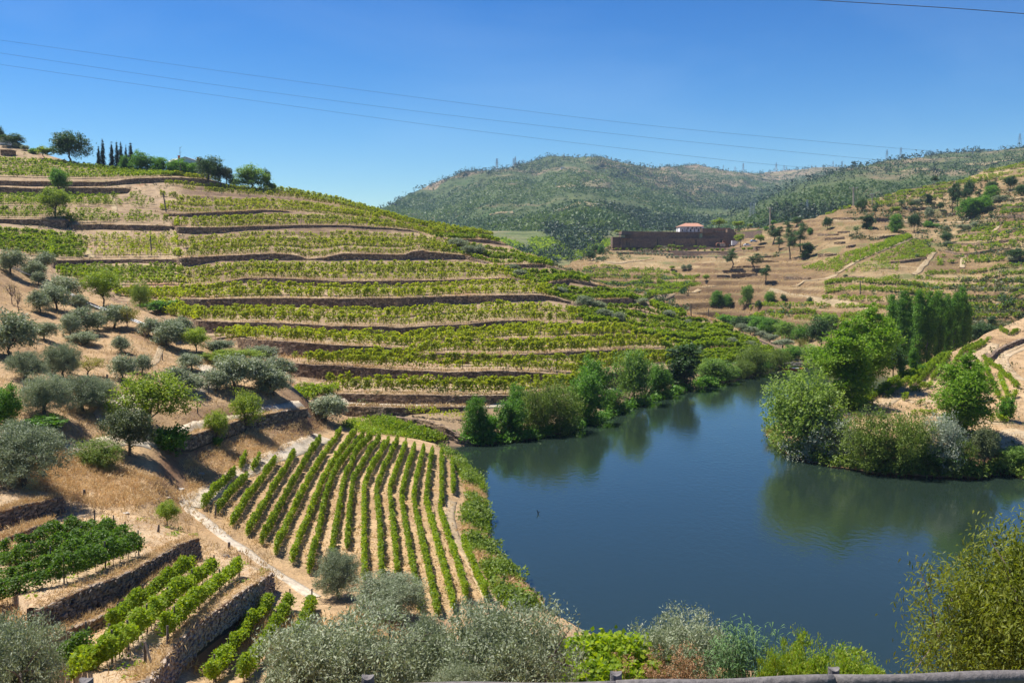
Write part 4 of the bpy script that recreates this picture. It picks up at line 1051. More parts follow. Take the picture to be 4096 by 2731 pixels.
# the flat vineyard on the near bank (coordinates: near end ... far end)
flat = [
 ('B1', (1395, 385), (1500, 255), (1620, 140)), ('B1', (1655, 112), (1692, 30)), ('B1', (1490, 415), (1600, 280), (1705, 165)), ('B1', (1735, 120), (1790, 40)), ('B1', (1595, 505), (1700, 330), (1820, 170), (1900, 60)),
 ('B1', (1702, 568), (1800, 400), (1900, 230), (2030, 10)), ('B1', (1798, 632), (1900, 440), (2020, 210), (2130, 20), (2205, -85)), ('B1', (1898, 700), (1990, 480), (2100, 250), (2200, 70), (2345, -150)),
 ('B1', (2010, 765), (2080, 570), (2170, 330), (2270, 110), (2450, -140)), ('B1', (2128, 830), (2180, 620), (2240, 320), (2330, 100), (2505, -115)),
 ('B2', (-80, 900), (-55, 620), (10, 220), (100, 10), (208, -105)), ('B2', (40, 660), (55, 420), (80, 205), (190, 5), (265, -95)), ('B2', (160, 900), (155, 560), (155, 240), (270, 10), (325, -85)),
 ('B2', (278, 880), (265, 560), (240, 255), (345, 5), (388, -75)), ('B2', (385, 830), (360, 560), (332, 290)), ('B2', (332, 265), (380, 120), (445, -55)), ('B2', (545, 1090), (470, 700), (415, 335)), ('B2', (412, 310), (445, 160), (505, -35)),
 ('B2', (665, 1125), (570, 700), (502, 365)), ('B2', (495, 345), (520, 170), (568, -20)), ('B2', (775, 1085), (680, 720), (592, 380)), ('B2', (580, 365), (600, 170), (627, -10)), ('B2', (860, 1015), (750, 640), (675, 395)), ('B2', (690, 352), (690, 170), (690, 0)),
 ('B2', (1005, 1020), (920, 830), (835, 625)), ('B2', (770, 278), (768, 190), (765, 75))]
FLATLAB = ['trimmed vine hedge nearest the fork of the dusty paths', 'stub of vine hedge at the far end of the row nearest the paths', 'second trimmed vine hedge from the dusty path fork', 'stub of vine hedge beyond the second row from the paths']
for k_, nm_ in enumerate(ORD[3:11]): FLATLAB.append('long trimmed vine hedge, %s from the dusty path fork' % nm_)
FLATLAB += ['eleventh long vine hedge from the path fork, ending behind the grey olives', 'twelfth long vine hedge from the path fork, ending behind the grey olives']
for k_, nm_ in enumerate(('fifth', 'fourth', 'third', 'second')):
    FLATLAB += ['near half of the vine hedge %s but one from the grassy river bank' % nm_, 'far half of the vine hedge %s but one from the grassy river bank' % nm_]
FLATLAB += ['vine hedge second from the grassy river bank, near half', 'vine hedge second from the grassy river bank, far half', 'vine hedge standing closest to the green river bank, near the olives', 'short vine hedge by the green river bank at the far end']
for k, q in enumerate(flat):
    P = poly3('N', q[0], *q[1:])
    P = on_ground(smooth_line(resample(P, 1.0), 3), 'N', 1.0)
    vine_row(FLATLAB[k], P, 'vine', 1.12, .24, 270, .125, 'hedge', 'trimmed vine hedges of the flat riverside vineyard', low=.12, gap=.015)
# straw coloured ground between those rows

near_rows = [
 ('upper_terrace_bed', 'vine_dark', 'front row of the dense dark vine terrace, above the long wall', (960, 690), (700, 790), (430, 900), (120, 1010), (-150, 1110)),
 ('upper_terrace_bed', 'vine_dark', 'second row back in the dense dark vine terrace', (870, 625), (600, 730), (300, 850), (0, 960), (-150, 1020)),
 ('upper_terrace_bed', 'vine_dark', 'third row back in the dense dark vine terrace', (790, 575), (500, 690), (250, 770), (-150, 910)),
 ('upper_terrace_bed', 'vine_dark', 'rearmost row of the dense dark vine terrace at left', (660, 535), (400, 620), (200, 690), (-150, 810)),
 ('lower_terrace_bed', 'vine', 'vine row nearest the foot of the long dark wall', (1330, 805), (1150, 930), (950, 1090), (765, 1250)),
 ('lower_terrace_bed', 'vine', 'middle vine row between the two long dark walls', (1480, 830), (1300, 960), (1100, 1130), (900, 1330), (700, 1500), (500, 1600)),
 ('lower_terrace_bed', 'vine', 'vine row along the coping of the lower dark wall', (1650, 830), (1450, 990), (1250, 1180), (1130, 1300)),
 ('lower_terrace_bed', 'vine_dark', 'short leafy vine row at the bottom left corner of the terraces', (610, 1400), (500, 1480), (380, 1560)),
 ('N', 'vine', 'vine row directly below the lower dark wall', (1868, 1060), (1700, 1250), (1580, 1430), (1450, 1600)),
 ('N', 'vine', 'vine row second below the lower dark wall', (2000, 1060), (1900, 1230), (1780, 1440), (1650, 1620)),
 ('N', 'vine', 'lone stub of vine hedge beside the foreground olives and path end', (2150, 1060), (2105, 1200), (2050, 1330)),
]
for pn, mt, lab, *xy in near_rows:
    P = []
    for x, y in xy:
        u, v = RG['B1'](x, y)
        p_ = cast(pn, u, v)
        P.append(p_ if p_ is not None else hit('N', u, v))
    P = smooth_line(resample(np.array(P), .6), 3)
    vine_row(lab, P, mt, 1.45 if mt == 'vine_dark' else 1.25, (.62 if mt == 'vine_dark' else .42), 720, .105, 'hedge', 'vine rows of the near terraces', low=.3, gap=.03, posts=5)

# far hillside vine rows along the contours
Ptab = PATCH['RF']['P'][:PATCH['RF']['nv']]
def contour_rows(region, poly, spacing, mat, where, per_m=7, leaf=.5, H=1.4, W=.9, style='hedge', minlen=12, along='v', gap=.08, off=0.0):
    pg = np.array(pts(region, *poly))
    uu = uRF[(uRF >= pg[:, 0].min() - 8) & (uRF <= pg[:, 0].max() + 8)]
    def inside(u, v):
        c = False; n = len(pg)
        j = n - 1
        for i in range(n):
            if (pg[i, 1] > v) != (pg[j, 1] > v) and u < (pg[j, 0] - pg[i, 0]) * (v - pg[i, 1]) / (pg[j, 1] - pg[i, 1] + 1e-9) + pg[i, 0]: c = not c
            j = i
        return c
    cols = np.searchsorted(uRF, uu)
    rows_ = {}
    for ci in cols:
        col = Ptab[:, ci]
        u_, v_ = project(col)
        z = fbm(col[:, 0] * .02, col[:, 1] * .02, 21, 3) * 1.2
        zs = np.maximum.accumulate(col[:, 2] + 0 * z)
        for lev in np.arange(math.ceil((zs[0] - off) / spacing), (zs[-1] - off) / spacing):
            k = int(np.searchsorted(zs, lev * spacing + off))
            if 0 < k < len(zs) and inside(u_[k], v_[k]): rows_.setdefault(int(lev), []).append((ci, col[k]))
    out = []
    for lev in sorted(rows_):
        seq = rows_[lev]; seg = [seq[0]]
        for a, b in zip(seq, seq[1:]):
            if b[0] - a[0] <= 2 and np.linalg.norm(b[1] - a[1]) < 25: seg.append(b)
            else: out.append((lev, seg)); seg = [b]
        out.append((lev, seg))
    n = 0; seen = {}
    l0 = min([l for l, _ in out] or [0])
    for lev, seg in out:
        P = np.array([p for _, p in seg])
        if len(P) < 3 or np.linalg.norm(P[-1] - P[0]) < minlen: continue
        P = smooth_line(resample(P, 4), 3); P[:, 2] += .05
        k = lev - l0 + 1; seen[k] = seen.get(k, 0) + 1
        lab = '%s %s, %s row up' % ({'vine': 'green vine strip', 'vine_sun': 'yellow-green vine strip', 'vine_dark': 'dark vine strip'}[mat], where, ORD[k] if k < len(ORD) else 'number %d' % k)
        if seen[k] > 1: lab += ', %s piece' % ORD[seen[k]]
        vine_row(lab, P, mat, H, W, per_m, leaf, style, 'vine strips ' + where, trunks=False, gap=gap, low=.05)
        n += 1
    return n
strips = [
 ('brown banks behind the poplars', 1.5, .9, [('Z2', (1180, 1340), (1600, 1310), (2000, 1290), (2352, 1235), (2700, 1200)), ('Z2', (700, 1390), (1100, 1375), (1700, 1375), (2040, 1350)), ('Z2', (2090, 1345), (2352, 1325), (2600, 1310)), ('Z2', (0, 1430), (400, 1420), (900, 1425), (1500, 1465), (1900, 1450)),
   ('Z2', (0, 1447), (600, 1468), (1100, 1470), (1700, 1480)), ('Z2', (1950, 1430), (2352, 1420), (2600, 1410)), ('Z2', (0, 1495), (500, 1505), (1000, 1535), (1400, 1550)), ('Z2', (1880, 1530), (2352, 1500), (2600, 1490)), ('Z2', (0, 1550), (700, 1560), (1300, 1585), (2352, 1600), (2600, 1600)),
   ('Z1', (620, 100), (1000, 115), (1180, 122), (1500, 130)), ('Z1', (1500, 120), (1890, 150), (2352, 160), (2600, 160)), ('Z1', (0, 190), (300, 175), (600, 160), (980, 175), (1160, 190), (1400, 200)), ('Z1', (1500, 240), (1890, 232), (2100, 210), (2352, 215), (2600, 215)), ('Z1', (-300, 250), (0, 262), (250, 270), (540, 280), (850, 300)), ('Z1', (550, 240), (900, 260), (1150, 270)),
   ('Z1', (1500, 275), (1890, 262), (2280, 255), (2600, 250)), ('Z1', (150, 225), (420, 215), (560, 225))]),
 ('slope below the winery knoll', 1.4, .9, [('Q3', (-700, 360), (0, 372), (250, 385), (520, 402)), ('Q3', (-750, 385), (0, 402), (430, 420)), ('Q3', (-760, 412), (0, 432), (480, 436)), ('Q3', (-760, 440), (0, 464), (480, 456)), ('Q3', (-740, 470), (0, 487), (420, 480)), ('Q3', (-600, 520), (0, 518), (270, 508)), ('Q3', (-500, 560), (0, 550), (200, 535)), ('Q3', (-400, 590), (0, 580), (130, 564)), ('Q3', (-700, 340), (-200, 345), (100, 352))]),
 ('bright field at the tip of the shoulder', 1.3, 1.0, [('Q3', (-80, 665), (150, 610), (330, 560), (520, 505)), ('Q3', (-60, 640), (150, 590), (330, 540), (480, 500)), ('Q3', (-40, 618), (150, 572), (300, 530), (430, 495)), ('Q3', (-20, 598), (150, 556), (350, 500)), ('Q3', (60, 560), (200, 530), (300, 508))]),
 ('terraces under the right skyline', 1.5, 1.2, [('Z2', (0, 605), (150, 570), (300, 530)), ('Z2', (480, 512), (650, 508), (820, 500)), ('Z2', (500, 462), (900, 442), (1400, 420)), ('Z2', (560, 485), (800, 478), (1000, 470)), ('Z2', (620, 430), (1000, 405), (1400, 388)), ('Z2', (750, 396), (1200, 372), (1450, 352)), ('Z2', (860, 362), (1030, 348), (1300, 338)), ('Z2', (950, 332), (1200, 318), (1450, 308)),
   ('Z2', (1150, 292), (1500, 288)), ('Z2', (1300, 266), (1600, 250), (1800, 245)), ('Z2', (1550, 240), (1800, 222), (2000, 200)), ('Z2', (1600, 215), (1900, 190), (2100, 175)), ('Z2', (1700, 180), (2100, 150), (2352, 115), (2600, 80)), ('Z2', (1850, 132), (2100, 105), (2352, 62), (2600, 20)), ('Z2', (1930, 100), (2150, 70), (2352, 24), (2600, -30)), ('Z2', (2050, 215), (2200, 190), (2352, 170), (2600, 140))]),
]
for where_, H_, W_, rows__ in strips:
    for k, q in enumerate(rows__):
        P = smooth_line(resample(poly3('RF', q[0], *q[1:]), 4), 2)
        P = on_ground(P, 'RF', 4)
        vine_row('long green vine strip, %s, %s from above' % (where_, ORD[k + 1]), P, 'vine', H_ * 1.1, W_ * 1.15, 40, .42, 'hedge', 'vine strips on the ' + where_, trunks=False, gap=.10, low=.05)
for j in range(10):
    t = (j + .5) / 10
    q = [(np.array(p) * (1 - t) + np.array(r)* t).tolist() for p, r in (((130, 1312), (-330, 1250)), ((420, 1165), (60, 1150)), ((700, 1045), (420, 1035)), ((1030, 892), (990, 855)))]
    P = on_ground(smooth_line(resample(poly3('RF', 'Z2', *q), 4), 2), 'RF', 4)
    vine_row('sparse vine row left of the diagonal field track, %s from it' % ORD[j + 1], P, 'vine', 1.3, 1.0, 22, .42, 'hedge', 'vine rows left of the diagonal track', trunks=False, gap=.2, low=.05)
for j in range(14):
    y = 935 + j * 27
    xl = 150 + (1318 - y) / 415 * 900 + 25
    xr = np.interp(y, [930, 1000, 1060, 1130, 1180, 1300], [1280, 1190, 1330, 1180, 880, 860])
    P = on_ground(smooth_line(resample(poly3('RF', 'Z2', (xl, y + 10), ((xl + xr) / 2, y + 6), (xr, y - 8)), 4), 2), 'RF', 4)
    vine_row('dense vine row right of the diagonal field track, %s from above' % ORD[j + 1], P, 'vine', 1.3, 1.2, 30 if j < 9 else 18, .42, 'hedge', 'vine rows right of the diagonal track', trunks=False, gap=.08 if j < 9 else .2, low=.05)
contour_rows('Z2', [(1130, 880), (1350, 810), (1450, 830), (1380, 930), (1250, 920)], 0.75, 'vine', 'in the bright patch by the round oak', per_m=40, leaf=.5, H=1.2)
contour_rows('Z2', [(1450, 970), (2000, 960), (2352, 910), (2800, 880), (2800, 980), (2352, 1010), (2000, 1030), (1600, 1080), (1450, 1040)], 0.83, 'vine', 'on the middle right terrace', per_m=22, leaf=.5, H=1.2, gap=.22)
contour_rows('Z2', [(1330, 1080), (1600, 1110), (2140, 1070), (2150, 1180), (1800, 1200), (1300, 1260)], 0.83, 'vine', 'on the lower right terrace', per_m=22, leaf=.5, H=1.2, gap=.22)
contour_rows('Z2', [(1540, 860), (1900, 830), (2352, 800), (2800, 760), (2800, 850), (2352, 890), (1900, 945), (1540, 930)], 0.90, 'vine', 'on the upper right terrace', per_m=22, leaf=.5, H=1.2, gap=.2)
contour_rows('Z2', [(2080, 520), (2352, 450), (2352, 600), (2070, 610)], 1.12, 'vine', 'on the small walled terraces at right edge', per_m=36, leaf=.5, H=1.2)
contour_rows('Z2', [(1740, 770), (2030, 720), (2400, 700), (2400, 770), (2000, 805), (1700, 830)], 0.98, 'vine', 'just below the right hand track', per_m=27, leaf=.5, H=1.2, gap=.2)
# stone walls on the far right slope
for lab, reg_, rows__ in [('dark stone wall under the upper right terrace vines', 'Z2', [(1680, 838, 850), (1850, 825, 848), (2000, 812, 832), (2200, 790, 808), (2352, 770, 790), (2600, 740, 760)]),
                          ('dark stone wall under the middle right terrace vines', 'Z2', [(1480, 945, 965), (1700, 955, 980), (1820, 955, 985), (2000, 930, 965), (2200, 905, 930), (2352, 905, 925), (2600, 900, 920)]),
                          ('dark stone wall above the lower right terrace vines', 'Z2', [(1420, 1040, 1055), (1520, 1065, 1085), (1640, 1075, 1105), (1850, 1050, 1080), (2050, 1018, 1042), (2200, 1015, 1030)]),
                          ('dark stone wall inside the bright diagonal field', 'Z2', [(700, 1180, 1195), (900, 1165, 1190), (1050, 1140, 1170), (1200, 1125, 1145)]),
                          ('upper short stone wall at the right edge of the far slope', 'Z2', [(2160, 435, 455), (2250, 430, 450), (2400, 415, 440)]),
                          ('middle short stone wall at the right edge of the far slope', 'Z2', [(2090, 535, 555), (2200, 520, 545), (2400, 510, 535)]),
                          ('lower short stone wall at the right edge of the far slope', 'Z2', [(2030, 630, 655), (2200, 620, 655), (2400, 615, 655)])]:
    B, T = wall_pts(reg_, rows__, 'RF')
    T[:, :2] = B[:, :2]
    build_wall(lab, B, T, M['stone'], 'stone walls of the far right slope', step=2, thick=1.0)
for k, (lab, q) in enumerate((('first', [(0, 895, 925), (110, 885, 915), (220, 878, 905)]), ('second', [(110, 945, 970), (180, 938, 968), (240, 935, 955)]), ('third', [(-60, 845, 865), (60, 845, 862), (160, 845, 856)]), ('fourth', [(150, 818, 838), (230, 812, 835), (290, 812, 825)]),
        ('fifth', [(-80, 1080, 1120), (40, 1078, 1112), (130, 1075, 1095)]), ('sixth', [(640, 880, 905), (760, 862, 895), (920, 848, 870)]), ('seventh', [(80, 655, 680), (300, 650, 678), (420, 655, 670)]), ('eighth', [(560, 665, 695), (700, 660, 695), (800, 658, 685)]),
        ('ninth', [(1000, 545, 572), (1150, 532, 565), (1330, 520, 545)]), ('tenth', [(900, 530, 548), (1000, 522, 540)]), ('eleventh', [(1380, 600, 630), (1500, 595, 632), (1580, 600, 620)]), ('twelfth', [(250, 990, 1015), (330, 975, 1005), (360, 970, 985)]))):
    B, T = wall_pts('Z2', q, 'RF'); T[:, :2] = B[:, :2]
    build_wall('dark broken ledge on the brown far slope, %s from %s' % (lab, 'the pines'), B, T, M['stone'], 'ledges of the far slope', step=1.5, thick=1.6, rough=.35)
for k, q in enumerate(([(-330, 160, 178), (-200, 155, 172), (-60, 158, 166)], [(1160, 198, 212), (1250, 190, 210), (1330, 192, 204)], [(1140, 245, 262), (1250, 240, 260), (1340, 248, 258)], [(860, 305, 320), (1000, 296, 318), (1150, 300, 318)], [(760, 345, 362), (880, 340, 360), (1000, 345, 356)],
                       [(850, 385, 410), (1000, 375, 405), (1120, 378, 395)], [(700, 395, 412), (780, 390, 410), (830, 395, 405)], [(1420, 405, 425), (1550, 412, 436), (1680, 420, 440)], [(2030, 405, 430), (2130, 405, 440), (2230, 412, 430)])):
    B, T = wall_pts('Q3', q, 'RF'); T[:, :2] = B[:, :2]
    build_wall('dark earth ledge on the terraced knoll below the winery, %s from above' % ORD[k + 1], B, T, M['stone'], 'ledges of the terraced knoll', step=1.5, thick=1.6, rough=.35)
# right bank vineyard rows
rbrows = [
 ('outermost vine row along the poplar side of the small right bank vineyard', (960, 1000), (1100, 920), (1250, 820), (1330, 765), (1450, 735)), ('second vine row from the poplars in the small right bank vineyard', (1165, 945), (1250, 890), (1350, 815), (1420, 755)),
 ('third vine row from the poplars in the small right bank vineyard', (1375, 860), (1430, 780), (1540, 690), (1620, 620), (1720, 590)), ('fourth vine row from the poplars, curving up the right bank', (1440, 835), (1500, 770), (1590, 670), (1680, 590)),
 ('vine row crossing the front of the small right bank vineyard', (1370, 900), (1450, 885), (1560, 845)), ('two stocky vines beside the forked track of the right bank', (1310, 975), (1355, 960)), ('bushy vines at the bottom corner of the right bank track', (960, 1025), (1040, 1040), (1100, 1030)),
 ('vine row left of the feathery poplar on the right bank', (1560, 800), (1640, 690), (1700, 610)), ('vine row up towards the dark bush on the right bank', (1760, 640), (1830, 560), (1900, 520), (1990, 470)), ('upper vine row by the dark bush on the right bank', (1860, 560), (1960, 530), (2060, 450)),
 ('vine row climbing right of the feathery poplar', (2010, 900), (1990, 780), (1950, 650)), ('long vine row right of the feathery poplar', (2140, 970), (2090, 860), (2050, 770), (2020, 680)), ('short vine row in the right bank plot', (2205, 930), (2170, 850), (2140, 770)),
 ('vine row beside the dry stone track wall on the right bank', (2300, 870), (2200, 770), (2100, 690), (1995, 605)), ('low vine row along the front track of the right bank', (1380, 1105), (1500, 1105), (1600, 1095)), ('low vines by the track end near the right edge', (2040, 1150), (2120, 1165), (2210, 1160)),
 ('vine row at the foot of the plot near the right edge', (2160, 1000), (2240, 970), (2300, 920)), ('low vine pair in the fork of the right bank track', (1435, 1010), (1500, 1000)), ('vine row on the top bank of the right plot', (2140, 370), (2230, 420), (2300, 380))]
for lab, *xy in rbrows:
    P = on_ground(smooth_line(resample(poly3('RB', 'Z1', *xy), 1), 2), 'RB', 1.0)
    vine_row(lab, P, 'vine', 1.0, .42, 150, .16, 'hedge', 'vine rows of the small right bank vineyard', low=.12, gap=.06)
B, T = wall_pts('Z1', [(2040, 570, 600), (2060, 540, 640), (2120, 530, 570), (2200, 480, 530), (2290, 425, 490), (2352, 420, 470), (2450, 400, 450)], 'RB')
T[:, :2] = B[:, :2]; T[:, 2] = B[:, 2] + np.clip(T[:, 2] - B[:, 2], .3, .75)
build_wall('rough tumbled stone wall beside the white wheel track at right', B, T, M['stone'], 'stone walls of the right bank', step=.7, rough=.3)

# ------------------------------------------------------------------ trees: prototypes
M['olive'] = leaf_mat('olive_leaves', [(.165, .205, .115), (.245, .285, .175), (.37, .40, .29)], .2, (1.2, 1.3, .7), .4)
M['broad'] = leaf_mat('broadleaf_leaves', [(0.060, 0.157, 0.016), (0.103, 0.234, 0.025), (0.178, 0.315, 0.040)], .35)
M['moss'] = leaf_mat('olive_green_leaves', [(0.086, 0.135, 0.017), (0.133, 0.195, 0.029), (0.203, 0.263, 0.043)], .3)
M['yellow'] = leaf_mat('yellow_green_leaves', [(0.140, 0.225, 0.020), (0.223, 0.313, 0.032), (0.331, 0.386, 0.048)], .4, (1.4, 1.4, .5))
M['gold'] = leaf_mat('golden_leaves', [(0.168, 0.169, 0.033), (0.240, 0.234, 0.044), (0.312, 0.299, 0.066)], .35, (1.3, 1.2, .5))
M['oak'] = leaf_mat('dark_oak_leaves', [(0.031, 0.069, 0.018), (0.053, 0.109, 0.028), (0.092, 0.160, 0.046)], .2)
M['holm'] = leaf_mat('holm_oak_leaves', [(0.073, 0.097, 0.039), (0.113, 0.140, 0.059), (0.162, 0.193, 0.086)], .15)
M['poplar'] = leaf_mat('poplar_leaves', [(0.059, 0.154, 0.017), (0.104, 0.226, 0.025), (0.177, 0.316, 0.036)], .35)
M['loose'] = leaf_mat('black_poplar_leaves', [(.115, .22, .016), (.175, .29, .025), (.245, .35, .045)], .45, (1.3, 1.5, .5))
M['willow'] = leaf_mat('white_willow_leaves', [(.24, .28, .20), (.34, .38, .29), (.46, .49, .40)], .2, (1.2, 1.3, .8))
M['alder'] = leaf_mat('pale_alder_leaves', [(0.112, 0.203, 0.040), (0.169, 0.283, 0.057), (0.263, 0.365, 0.088)], .35)
M['cypress'] = leaf_mat('cypress_scales', [(0.008, 0.022, 0.009), (0.016, 0.035, 0.013), (0.026, 0.052, 0.020)], .08)
M['pine'] = leaf_mat('pine_needles', [(0.035, 0.084, 0.024), (0.062, 0.127, 0.035), (0.097, 0.176, 0.054)], .15)
M['peach'] = leaf_mat('peach_leaves', [(0.122, 0.161, 0.017), (0.184, 0.219, 0.025), (0.257, 0.277, 0.042)], .4, (1.4, 1.4, .5))
M['reed'] = leaf_mat('giant_reed_leaves', [(0.084, 0.169, 0.055), (0.132, 0.234, 0.083), (0.204, 0.312, 0.132)], .3)
M['weed'] = leaf_mat('riverside_weeds', [(.14, .25, .012), (.22, .33, .018), (.33, .36, .05)], .42, (1.4, 1.4, .5))
M['lightwillow'] = leaf_mat('light_willow_leaves', [(.135, .21, .04), (.20, .29, .06), (.28, .36, .10)], .4)
M['straw'] = leaf_mat('dry_grass', [(.40, .27, .125), (.54, .385, .19), (.66, .51, .28)], .3, (1.1, 1.0, .8))
M['dead'] = leaf_mat('dead_seed_heads', [(.22, .13, .06), (.30, .18, .085), (.40, .26, .13)], .2, (1.1, 1.0, .8))
M['bark'] = plain_mat('tree_bark', (.10, .082, .066), .95, var=.4, sc=3, bstr=.4, spec=.15)
M['palebark'] = plain_mat('pale_bark', (.24, .22, .19), .9, var=.35, sc=3, bstr=.4, spec=.15)
M['twig'] = plain_mat('bare_twigs', (.20, .145, .13), .95, var=.3, spec=.15)

def cluster_crown(g, lobes, n, cl, cr, L, W, up=1.0, droop=.1, axis=None, curl=0.0, flat=.75, fill=.25):
    """lobes: (centre, radii); leaves gather in cl bunches per lobe on its outside, a few inside"""
    P = []
    ar = np.array([np.prod(r) ** (2 / 3) for _, r in lobes]); ar /= ar.sum()
    for (c, r), a in zip(lobes, ar):
        c, r = np.array(c, float), np.array(r, float)
        m = max(3, int(cl * a * len(lobes)))
        d = unit(g.normal(size=(m, 3)) + np.array([0, 0, .15]))
        rad = np.where(g.random(m) < fill, g.random(m) * .7, .72 + .33 * g.random(m))
        cc = c + d * rad[:, None] * r
        k = int(n * a)
        w = g.random(m) + .35; w /= w.sum()
        i = g.choice(m, k, p=w)
        s = np.mean(r) * cr * (.6 + .8 * g.random(m))
        P.append(cc[i] + np.clip(g.normal(size=(k, 3)), -1.9, 1.9) * s[i][:, None] * np.array([1, 1, flat]))
    P = np.concatenate(P)
    sz = L * (.65 + .7 * g.random(len(P)))
    return P, sz, sz * W / L
PROTO = {}
KITES = ('near_olive', 'peach', 'weedy', 'vinebush')
def limb(mb, p0, p1, r0, r1, g, n=4, wob=.06):
    t = np.linspace(0, 1, n)[:, None]
    L = np.linalg.norm(np.array(p1) - np.array(p0))
    P = np.array(p0) * (1 - t) + np.array(p1) * t
    P[1:-1] += g.normal(size=(n - 2, 3)) * wob * L
    P[:, 2] += .08 * L * np.sin(t[:, 0] * math.pi)
    mb.tube(P, np.linspace(r0, r1, n), 5)
    return P[-1]
def proto(kind, seed, H, Wd, trunk_mat, crown_mat, lobes, n, cl, cr, L, W, th=.3, limbs=4, tr=.14, up=1.0, droop=.1, curl=0, fill=.25, axis=None, twigs=0, flat=.75):
    g = np.random.default_rng(seed)
    mb = MB()
    top = np.array([g.normal() * .05 * Wd, g.normal() * .05 * Wd, H * th])
    limb(mb, (0, 0, -.3), top, tr * 1.25, tr, g)
    zmax = max(c[2] + r[2] for c, r in lobes)
    for i in range(limbs):
        c, r = lobes[i % len(lobes)]
        tgt = np.array(c) + g.normal(size=3) * np.array(r) * .35
        e = limb(mb, top, tgt, tr * .7, tr * .25, g, 5, .05)
        for k in range(2 + twigs):
            limb(mb, top * .35 + e * .65 if k % 2 else e, e + g.normal(size=3) * np.array(r) * .55 + np.array([0, 0, .2 * r[2]]), tr * .28, tr * .06, g, 3, .05)
    trunk = mb.mesh('trunk')
    trunk.materials.append(M[trunk_mat])
    P, sz, wd = cluster_crown(g, lobes, n, cl, cr, L, W, up, droop, fill=fill, flat=flat)
    ax = None
    if axis is not None:
        ax = np.broadcast_to(np.array(axis, float), P.shape)
    crown = leaf_mesh('crown', P, sz * (1 if kind in KITES else 1.15), wd * (1 if kind in KITES else 1.15), g, kite=kind in KITES, up=up, droop=droop, axis=ax, curl=curl)
    crown.materials.append(M[crown_mat])
    ex = np.quantile(np.abs(P[:, 0]), .97) * 2
    PROTO.setdefault(kind, []).append((trunk, crown, np.quantile(P[:, 2], .995), ex))
def dome(g, H, Wd, z0, k, r=.34, flat=.8):
    """lobes for a broad crown between z0 and H"""
    out = []
    for i in range(k):
        a = i * 2.399 + g.random() * .8; q = math.sqrt((i + .5) / k)
        x, y = math.cos(a) * q * Wd * .34, math.sin(a) * q * Wd * .34
        z = z0 + (H - z0) * (.62 - .25 * q + .2 * (g.random() - .5))
        rr = Wd * r * (.8 + .4 * g.random())
        out.append(((x, y, z), (rr, rr, min(rr * flat, (H - z) * 1.0 + .1))))
    return out
def stack(g, H, Wd, z0, k, prof, rz=.22):
    """lobes up a tall crown; prof(t) gives the half width"""
    out = []
    for i in range(k):
        t = (i + .5) / k
        for j in range(2):
            a = g.random() * 6.28; w_ = Wd * .5 * prof(t)
            out.append(((math.cos(a) * w_ * .45, math.sin(a) * w_ * .45, z0 + (H - z0) * t * .95), (w_ * .68, w_ * .68, (H - z0) * rz * .6)))
    return out
for s in range(4):
    g = np.random.default_rng(50 + s)
    proto('olive', s, 4.2, 4.6, 'bark', 'olive', dome(g, 4.2, 4.6, .75, 7 + s % 2, .30, .95), 6500, 26, .22, .28, .11, th=.26, limbs=5, tr=.15, droop=.05, fill=.3)
    proto('broad', s, 8, 6, 'bark', 'broad', dome(g, 8, 6, .6, 5, .30, 1.2) + dome(g, 5, 6.2, .2, 5, .3, 1.0), 13000, 34, .19, .24, .16, th=.2, limbs=5)
    proto('oak', s, 6, 5.5, 'bark', 'oak', dome(g, 6, 5.5, 1.0, 6, .30, .95), 9000, 30, .19, .22, .14, th=.25, limbs=4)
    proto('pine', s, 9, 4, 'bark', 'pine', stack(g, 9, 4, 3.6, 4, lambda t: .75 + .5 * math.sin(t * 3) - .35 * t), 3600, 16, .24, .42, .09, th=.6, limbs=5, tr=.16, fill=.35)
    proto('poplar', s, 17, 3.6, 'palebark', 'poplar', stack(g, 17, 3.6, .6, 9, lambda t: (.55 + .9 * t * (1.35 - t)) * (1 if t < .8 else (1.15 - t) / .35), .2), 18000, 50, .26, .25, .17, th=.5, limbs=4, tr=.2, axis=(0, 0, .9), fill=.3)
    proto('shrub', s, 2, 2.6, 'bark', 'broad', dome(g, 2, 2.6, .0, 5, .32, .8), 2200, 20, .22, .22, .13, th=.1, limbs=4, tr=.05)
